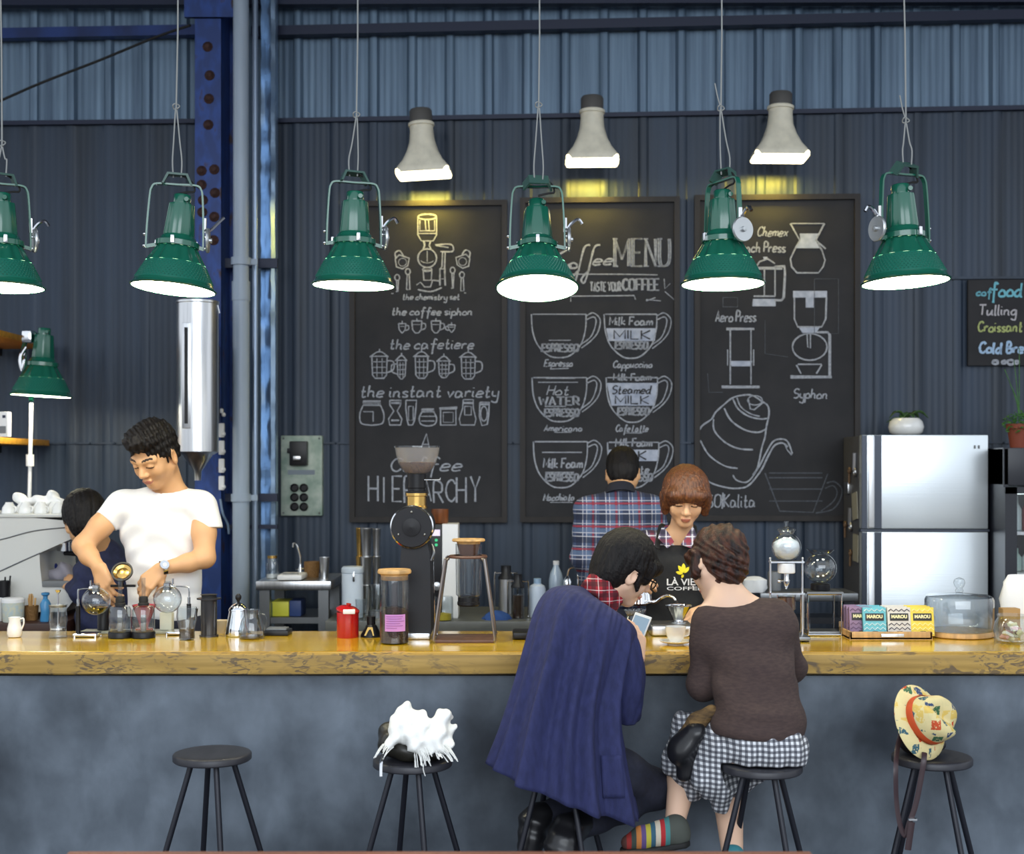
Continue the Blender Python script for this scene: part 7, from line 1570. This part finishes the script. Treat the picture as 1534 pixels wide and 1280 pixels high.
def navy_guest():
    t = thing('person', (S3.x, S3.y, .0), 'guest in a navy linen coat and glasses bending over the bar with a phone', 'person')
    H = Head(Q(938,853,4.60), (.84,.34,-.42), (.40,.02,.91), 1.02); nb = Q(893,902,4.55)
    sd = SD(.0042); H.sculpt(sd, nb+np.array((.012,0,.006)), .043)
    hip = Q(868,1120,4.40); sd.chain([nb, Q(872,960,4.52), Q(862,1050,4.43), hip], [.036,.07,.09,.10], .03)
    sh, el, wr = Q(927,955,4.49), Q(938,1046,4.50), Q(955,988,4.62); sd.rc(Q(890,935,4.52), sh, .05, .040, .03); sd.chain([sh, el, wr], [.040,.036,.024], .02)
    hand(sd, wr, (.05,.25,.96), (.70,-.70,.1), (.5,.6,.4), -1, .92, .02, .6)
    sl, e2, w2 = Q(845,950,4.52), Q(862,1020,4.54), Q(930,955,4.72); sd.chain([sl, e2, w2], [.048,.036,.024], .02)
    body = sd.build('body', [skin_b, lips, brow], t, paint=H.paint)
    hs = SD(.0045); w = H.w; s = H.s; R = H.R
    hs.ell(w((0,-.018,.034)), np.array((.092,.110,.104))*s, .01, R); hs.ell(w((0,-.055,-.03)), np.array((.078,.062,.070))*s, .03, R); hs.ell(w((0,-.062,-.075)), np.array((.05,.036,.045))*s, .03, R)
    for x in (-1, 1): hs.rc(w((x*.075,.012,.02)), w((x*.078,.030,-.048)), .020*s, .007*s, .015); hs.rc(w((x*.06,.06,.04)), w((x*.072,.050,-.012)), .024*s, .010*s, .02)
    hs.rc(w((-.04,.080,.045)), w((.04,.080,.045)), .024*s, .024*s, .02)
    hs.ell(w((0,.104,-.042)), np.array((.082,.084,.066))*s, .008, R, 's')
    for x in (-1, 1): hs.ell(w((x*.092,-.004,-.020)), np.array((.022,.018,.030))*s, .006, R, 's')
    streak_hair(hs, H, .003, 130, 10); hs.build('hair', hair_black, t)
    # glasses
    g = tag(bpy.data.objects.new('glasses', None), 'black rimmed glasses worn by the guest in navy', 'glasses'); COL.objects.link(g); g.location = V(w((0,.10,-.004))); blk = black_plastic
    for x in (-1, 1):
        M = axis_mat(V(w((x*.031,.103,-.006))), V(R[:,1])+V(R[:,0])*x*.15, V(R[:,0])); b = MB(); ring = [M @ V((.021*math.cos(a), .017*math.sin(a), 0)) for a in [i*.3927 for i in range(16)]]; b.tube(ring, .0024, 6, closed=True); b.build('rim', blk, g)
        b = MB(); b.lathe([(.020,-.0004),(.020,.0006),(0,.0016)], M=M, n=24, sy=.82); b.build('lens', clear, g)
        b = MB(); b.tube([V(w((x*.052,.100,-.002))), V(w((x*.082,.085,.0))), V(w((x*.090,.0,.002)))], .0024, 6); b.build('temple', blk, g)
    b = MB(); b.tube([V(w((-.011,.104,-.002))), V(w((0,.110,.002))), V(w((.011,.104,-.002)))], .002, 6); b.build('bridge', blk, g)
    # coat
    rr = random.Random(21); ph = [rr.uniform(0, 6.28) for _ in range(8)]
    def fold(th, f):
        g_ = max(0, min(1, (f-.22)/.5)); s_ = math.sin(th)
        return g_*(.10*math.cos(8*th+ph[0]+.8*f)+.095*math.cos(13*th+ph[1]-.6*f)+.045*math.cos(22*th+ph[2]))*(.25+.75*max(0, s_)) + .022*math.exp(-((f-.30)/.10)**2)*math.cos(46*th)*max(0, s_)**2
    co = ringloft('coat', [((876,880,4.57),(926,934,4.53),.052,(.15,.9,-.30)), ((850,878,4.56),(944,936,4.52),.090,(.15,.9,-.34)), ((822,885,4.54),(954,950,4.50),.128,(.1,.9,-.36)), ((803,912,4.51),(951,978,4.48),.150,(.1,.9,-.32)), ((789,960,4.47),(938,1015,4.47),.162,(0,1,-.2)), ((772,1025,4.44),(930,1072,4.44),.172,(0,1,-.08)), ((752,1088,4.41),(938,1135,4.41),.182), ((731,1142,4.39),(957,1228,4.39),.190)], 360, fold, navy, t)
    # sleeve, with an open cuff at the elbow
    b = MB(); cl = crom([V(Q(915,938,4.50)), V(Q(932,968,4.475)), V(Q(940,1015,4.47)), V(Q(938,1052,4.485)), V(Q(936,1076,4.50))], 8); rl = [.060+.010*math.sin(i/len(cl)*3.14)-.004*(i/len(cl)) for i in range(len(cl))]
    vs = []; fs = []; N = 48
    for j, (c_, r_) in enumerate(zip(cl, rl)):
        tq = (cl[min(j+1, len(cl)-1)]-cl[max(j-1, 0)]).normalized(); M = axis_mat(c_, tq, V((0,1,0)))
        for i in range(N):
            a = 2*math.pi*i/N; q = r_*(1+.04*math.cos(5*a+j*.35)+.03*math.cos(9*a-j*.5)); vs.append(M @ V((q*math.cos(a), q*math.sin(a)*.86, 0)))
    for j in range(len(cl)-1):
        for i in range(N): i2 = (i+1) % N; fs.append((j*N+i, j*N+i2, (j+1)*N+i2, (j+1)*N+i))
    fs.append(tuple(range(N))); b.add(vs, fs); sl_ = b.build('sleeve', navy, t, ang=80); md = sl_.modifiers.new('thickness', 'SOLIDIFY'); md.thickness = .004; md.offset = -1
    # patch pocket lying on the coat
    bv = caster(co); b = MB(); G = []; NX, NY = 8, 10
    for j in range(NY+1):
        for i in range(NX+1):
            x = 900+32*i/NX + 4*j/NY; y = 1132+64*j/NY; G.append(px_on(bv, x, y, .007, 4.25))
    fs = [(j*(NX+1)+i, j*(NX+1)+i+1, (j+1)*(NX+1)+i+1, (j+1)*(NX+1)+i) for j in range(NY) for i in range(NX)]
    b.add(G, fs); po = b.build('pocket', navy, co); md = po.modifiers.new('thickness', 'SOLIDIFY'); md.thickness = .003
    # red check scarf round the neck
    sc = SD(.004); nk = V(H.w((0,-.03,-.07))); n0 = V(nb); axn = (nk-n0).normalized(); M = axis_mat(n0*.5+nk*.5, axn, V((1,0,0)))
    ringp = [M @ V((.056*math.cos(a), .058*math.sin(a), .008*math.sin(a*2))) for a in [i*math.pi/10 for i in range(20)]]
    for i in range(20): sc.rc(ringp[i], ringp[(i+1) % 20], .019, .019, .008)
    for i in range(20): sc.rc(np.array(ringp[i])-np.array(axn)*.03, np.array(ringp[(i+1) % 20])-np.array(axn)*.03, .020, .020, .01)
    sc.disp = folds([(80,40,-120,.3,.003,None,0)]); sc.build('scarf', scarf_m, t)
    # legs in dark jeans, black boots
    lg = SD(.006); lg.ell(hip+(-.01,.02,-.02), (.115,.10,.09), .04); kn, an = Q(978,1182,4.56), Q(872,1238,4.42)
    lg.chain([hip+(.035,.03,-.03), (hip+kn)/2+(.02,.0,-.02), kn, kn*.55+an*.45, an], [.08,.080,.068,.058,.045], .03)
    k2, a2 = Q(905,1170,4.60), Q(812,1228,4.46); lg.chain([hip+(-.04,.04,-.03), k2, k2*.5+a2*.5, a2], [.08,.068,.055,.045], .03); lg.disp = folds([(30,20,70,.2,.003,None,0)]); lg.build('jeans', denim, t)
    for nm, pts, rs in (('boot', [(872,1232,4.42),(850,1246,4.36),(842,1268,4.32),(844,1290,4.30)], [.048,.050,.052,.048]), ('boot', [(812,1222,4.46),(800,1232,4.44),(796,1262,4.42),(790,1285,4.42)], [.046,.046,.040,.030])):
        bt = SD(.005); bt.chain([Q(*q) for q in pts], rs, .03); bt.disp = folds([(40,20,120,.2,.002,None,0)]); bt.build(nm, leather, t)
    # phone
    o = P(955,945,4.73); pm = mat('phone_white', srgb(225,230,236), .3); ph_ = thing('phone', o, 'white phone held over the bar by the guest in navy', 'phone'); M = Matrix.Translation(o) @ rot(-25, 16, -22)
    b = MB(); b.box((0,0,0), (.064,.009,.124), M, bev=.004); b.build('case', pm, ph_); b = MB(); b.box((0,-.005,.002), (.054,.002,.098), M); b.build('screen', emitmat('phone_screen', (.45,.62,.78,1), .7), ph_); b = MB(); b.lathe([(.005,0),(.0055,.001),(0,.001)], M=M @ Matrix.Translation((0,-.0045,-.054)) @ rot(90,0,0), n=16); b.build('button', grey_plastic, ph_)
navy_guest()
def brown_guest():
    t = thing('person', (S4.x, S4.y, 0), 'guest with short auburn hair in a brown sweater and gingham skirt on a stool', 'person')
    H = Head(Q(1075,846,4.53), (-.48,.72,-.50), (.05,.48,.87), 1.0); nb = Q(1092,906,4.46)
    sd = SD(.0042); H.sculpt(sd, nb, .050)
    hip = Q(1138,1115,4.32); sd.chain([nb, Q(1110,960,4.42), Q(1130,1040,4.36), hip], [.055,.07,.08,.09], .05); sd.rc(nb, Q(1060,922,4.44), .05,.04,.04); sd.rc(nb, Q(1150,918,4.44), .05,.04,.04)
    sl, el, wl = Q(1056,945,4.44), Q(1050,1032,4.46), Q(1056,955,4.70); sr, er, wr = Q(1172,940,4.44), Q(1186,1000,4.55), Q(1130,952,4.72)
    sd.chain([sl, el, wl], [.044,.036,.023], .02); sd.chain([sr, er, wr], [.044,.036,.023], .02); hand(sd, wl, (.2,.9,.12), (0,-.2,.97), (.25,.3,.2), 1, .9); hand(sd, wr, (-.7,.6,.15), (0,-.1,.97), (.25,.3,.2), -1, .9)
    k1, a1 = Q(1030,1118,4.60), Q(1010,1238,4.42); k2, a2 = Q(1085,1140,4.62), Q(1098,1290,4.34)
    sd.chain([hip+(-.05,0,-.03), k1], [.09,.062], .03); sd.chain([k1, k1*.6+a1*.4+(0,-.015,0), a1], [.06,.050,.032], .02); sd.chain([hip+(.0,0,-.03), k2], [.09,.062], .03); sd.chain([k2, k2*.6+a2*.4+(0,-.012,0), a2], [.06,.05,.033], .02)
    sd.cut((S4.x, S4.y, SZ+.004), (0,0,-1), .16)
    sd.build('body', [skin_b, lips, brow], t, paint=H.paint)
    hs = SD(.0045); w = H.w; s = H.s; R = H.R
    hs.ell(w((0,-.016,.036)), np.array((.092,.106,.102))*s, .01, R); hs.ell(w((0,-.052,-.028)), np.array((.078,.058,.066))*s, .03, R); hs.ell(w((0,-.050,-.080)), np.array((.050,.034,.030))*s, .02, R)
    for x in (-1, 1): hs.rc(w((x*.080,.004,.02)), w((x*.082,.018,-.052)), .026*s, .018*s, .015)
    hs.rc(w((-.05,.072,.05)), w((.05,.072,.05)), .028*s, .028*s, .02); hs.ell(w((0,.105,-.035)), np.array((.066,.072,.07))*s, .008, R, 's')
    c_ = H.c; hs.disp = lambda X_, Y_, Z_: .0035*np.sin(90*(X_-c_[0])+8*np.sin(22*(Z_-c_[2]))+70*(Z_-c_[2]))*np.cos(30*(Y_-c_[1]))+.0025*np.sin(210*(X_-c_[0])+110*(Z_-c_[2])+4*np.sin(60*Z_))
    hs.build('hair', hair_auburn, t)
    A = lambda *a: Q(*a); ts = SD(.005)
    ts.ell(A(1118,965,4.42), (.158,.105,.13), .03); ts.ell(A(1132,1035,4.36), (.140,.108,.14), .06); ts.ell(A(1137,1085,4.32), (.154,.130,.10), .05); ts.rc(A(1070,938,4.44), A(1160,930,4.44), .070,.070,.05)
    ts.rc(nb+np.array((-.01,.0,-.035)), A(1064,934,4.44), .056,.056,.03); ts.rc(nb+np.array((.02,0,-.03)), A(1160,926,4.44), .056,.056,.03)
    ts.chain([A(1060,944,4.44), A(1054,1028,4.45), A(1050,1006,4.60)], [.056,.052,.042], .02); ts.chain([A(1168,940,4.44), A(1184,1002,4.54), A(1160,985,4.64)], [.056,.052,.042], .02)
    ts.cut(A(1136,1101,4.32), (-.05,0,-1), .30)
    ts.ell(A(1090,898,4.46), (.092,.075,.052), .006, None, 's'); ts.rc(H.w((0,-.02,-.05)), nb, .058,.060,.004,'s')
    ts.disp = folds([(10,0,50,.2,.003,None,0),(60,0,40,0,.005,A(1075,1040,4.35),.09),(-50,0,60,0,.004,A(1190,1000,4.4),.10),(0,0,90,.3,.003,A(1136,1085,4.2),.12)])
    ts.build('sweater', brown_knit, t)
    sk = SD(.005); sk.ell(A(1142,1120,4.31), (.148,.122,.085), .04); sk.chain([A(1130,1116,4.30), A(1075,1125,4.44), A(1034,1120,4.58)], [.088,.092,.076], .05); sk.chain([A(1150,1120,4.31), A(1095,1150,4.46), A(1080,1150,4.58)], [.09,.085,.07], .05)
    sk.chain([A(1070,1120,4.36), A(1072,1165,4.34), A(1078,1205,4.35)], [.075,.065,.030], .05); sk.chain([A(1030,1090,4.50), A(1022,1140,4.48), A(1040,1182,4.46)], [.055,.055,.040], .05); sk.ell(A(1175,1124,4.28), (.072,.09,.066), .04)
    sk.disp = folds([(75,0,12,.4,.005,None,0),(130,30,-40,1.2,.003,None,0),(40,20,90,0,.006,A(1060,1170,4.4),.08)])
    sk.cut((S4.x, S4.y, SZ+.002), (0,0,-1), .135)
    sk.build('skirt', ging, t)
    # shoes
    sh = SD(.004); sh.chain([A(1012,1246,4.40), A(990,1250,4.38), A(962,1256,4.37), A(942,1263,4.37)], [.042,.040,.036,.026], .02); sh.rc(A(1012,1240,4.40), A(1014,1252,4.40), .042, .044, .02); sole0 = A(980,1266,4.38); sh.cut(sole0, (.10,0,-1), .2)
    st_m = mat('striped_canvas', srgb(120,60,50), .85); n, l, p = nodes(st_m); tcn = n.new('ShaderNodeTexCoord'); sp = n.new('ShaderNodeSeparateXYZ'); l.new(tcn.outputs['Object'], sp.inputs[0]); ml = n.new('ShaderNodeMath'); ml.operation = 'MULTIPLY_ADD'; x_0 = float(A(1012,1246,4.38)[0]-S4.x); x_1 = float(A(930,1260,4.38)[0]-S4.x); ml.inputs[1].default_value = 1/(x_0-x_1); ml.inputs[2].default_value = -x_1/(x_0-x_1); l.new(sp.outputs[0], ml.inputs[0])
    cr = n.new('ShaderNodeValToRGB'); cr.color_ramp.interpolation = 'CONSTANT'; cc = [srgb(84,50,44), srgb(150,44,40), srgb(60,70,64), srgb(190,120,60), srgb(90,70,120), srgb(180,170,60), srgb(50,90,110), srgb(200,190,170), srgb(170,40,44), srgb(70,130,130), srgb(76,80,74)]
    for i, q in enumerate(cc):
        if i < 2: cr.color_ramp.elements[i].position = i*.09; cr.color_ramp.elements[i].color = q
        else: e_ = cr.color_ramp.elements.new(i*.088); e_.color = q
    l.new(ml.outputs[0], cr.inputs[0]); l.new(cr.outputs[0], p.inputs['Base Color'])
    sho = sh.build('shoe', st_m, t); so = SD(.004); so.chain([A(1016,1266,4.40), A(980,1271,4.38), A(942,1273,4.37)], [.040,.042,.030], .02); so.cut(A(980,1265,4.38), (-.10,0,1), .2); so.cut(A(980,1275,4.38), (.10,0,-1), .2); so.build('sole', rubber, sho)
    s2 = SD(.005); s2.chain([A(1098,1284,4.34), A(1094,1305,4.33), A(1075,1312,4.30)], [.040,.040,.034], .02); s2.build('shoe', mat('teal_canvas', srgb(60,130,140), .8), t)
    # bag on the lap
    bg = SD(.005); bg.chain([A(1066,1066,4.34), A(1044,1082,4.35), A(1024,1104,4.37)], [.022,.028,.024], .02); bt_ = tag(bg.build('fur_wrap', mat('tan_fur', srgb(126,98,58), .9, col2=srgb(52,40,30), vscale=(18,18,60), bump=.6, bscale=90), loc=A(1040,1090,4.35)), 'tan and brown furry wrap lying on the lap of the guest in gingham', 'wrap')
    bg = SD(.005); bg.chain([A(1040,1098,4.33), A(1024,1122,4.35), A(1026,1156,4.36)], [.036,.046,.030], .03); bg.disp = folds([(60,30,-50,.2,.005,None,0)]); tag(bg.build('lap_bag', leather, loc=A(1026,1125,4.35)), 'soft black bag held on the lap of the guest in gingham', 'bag')
brown_guest()
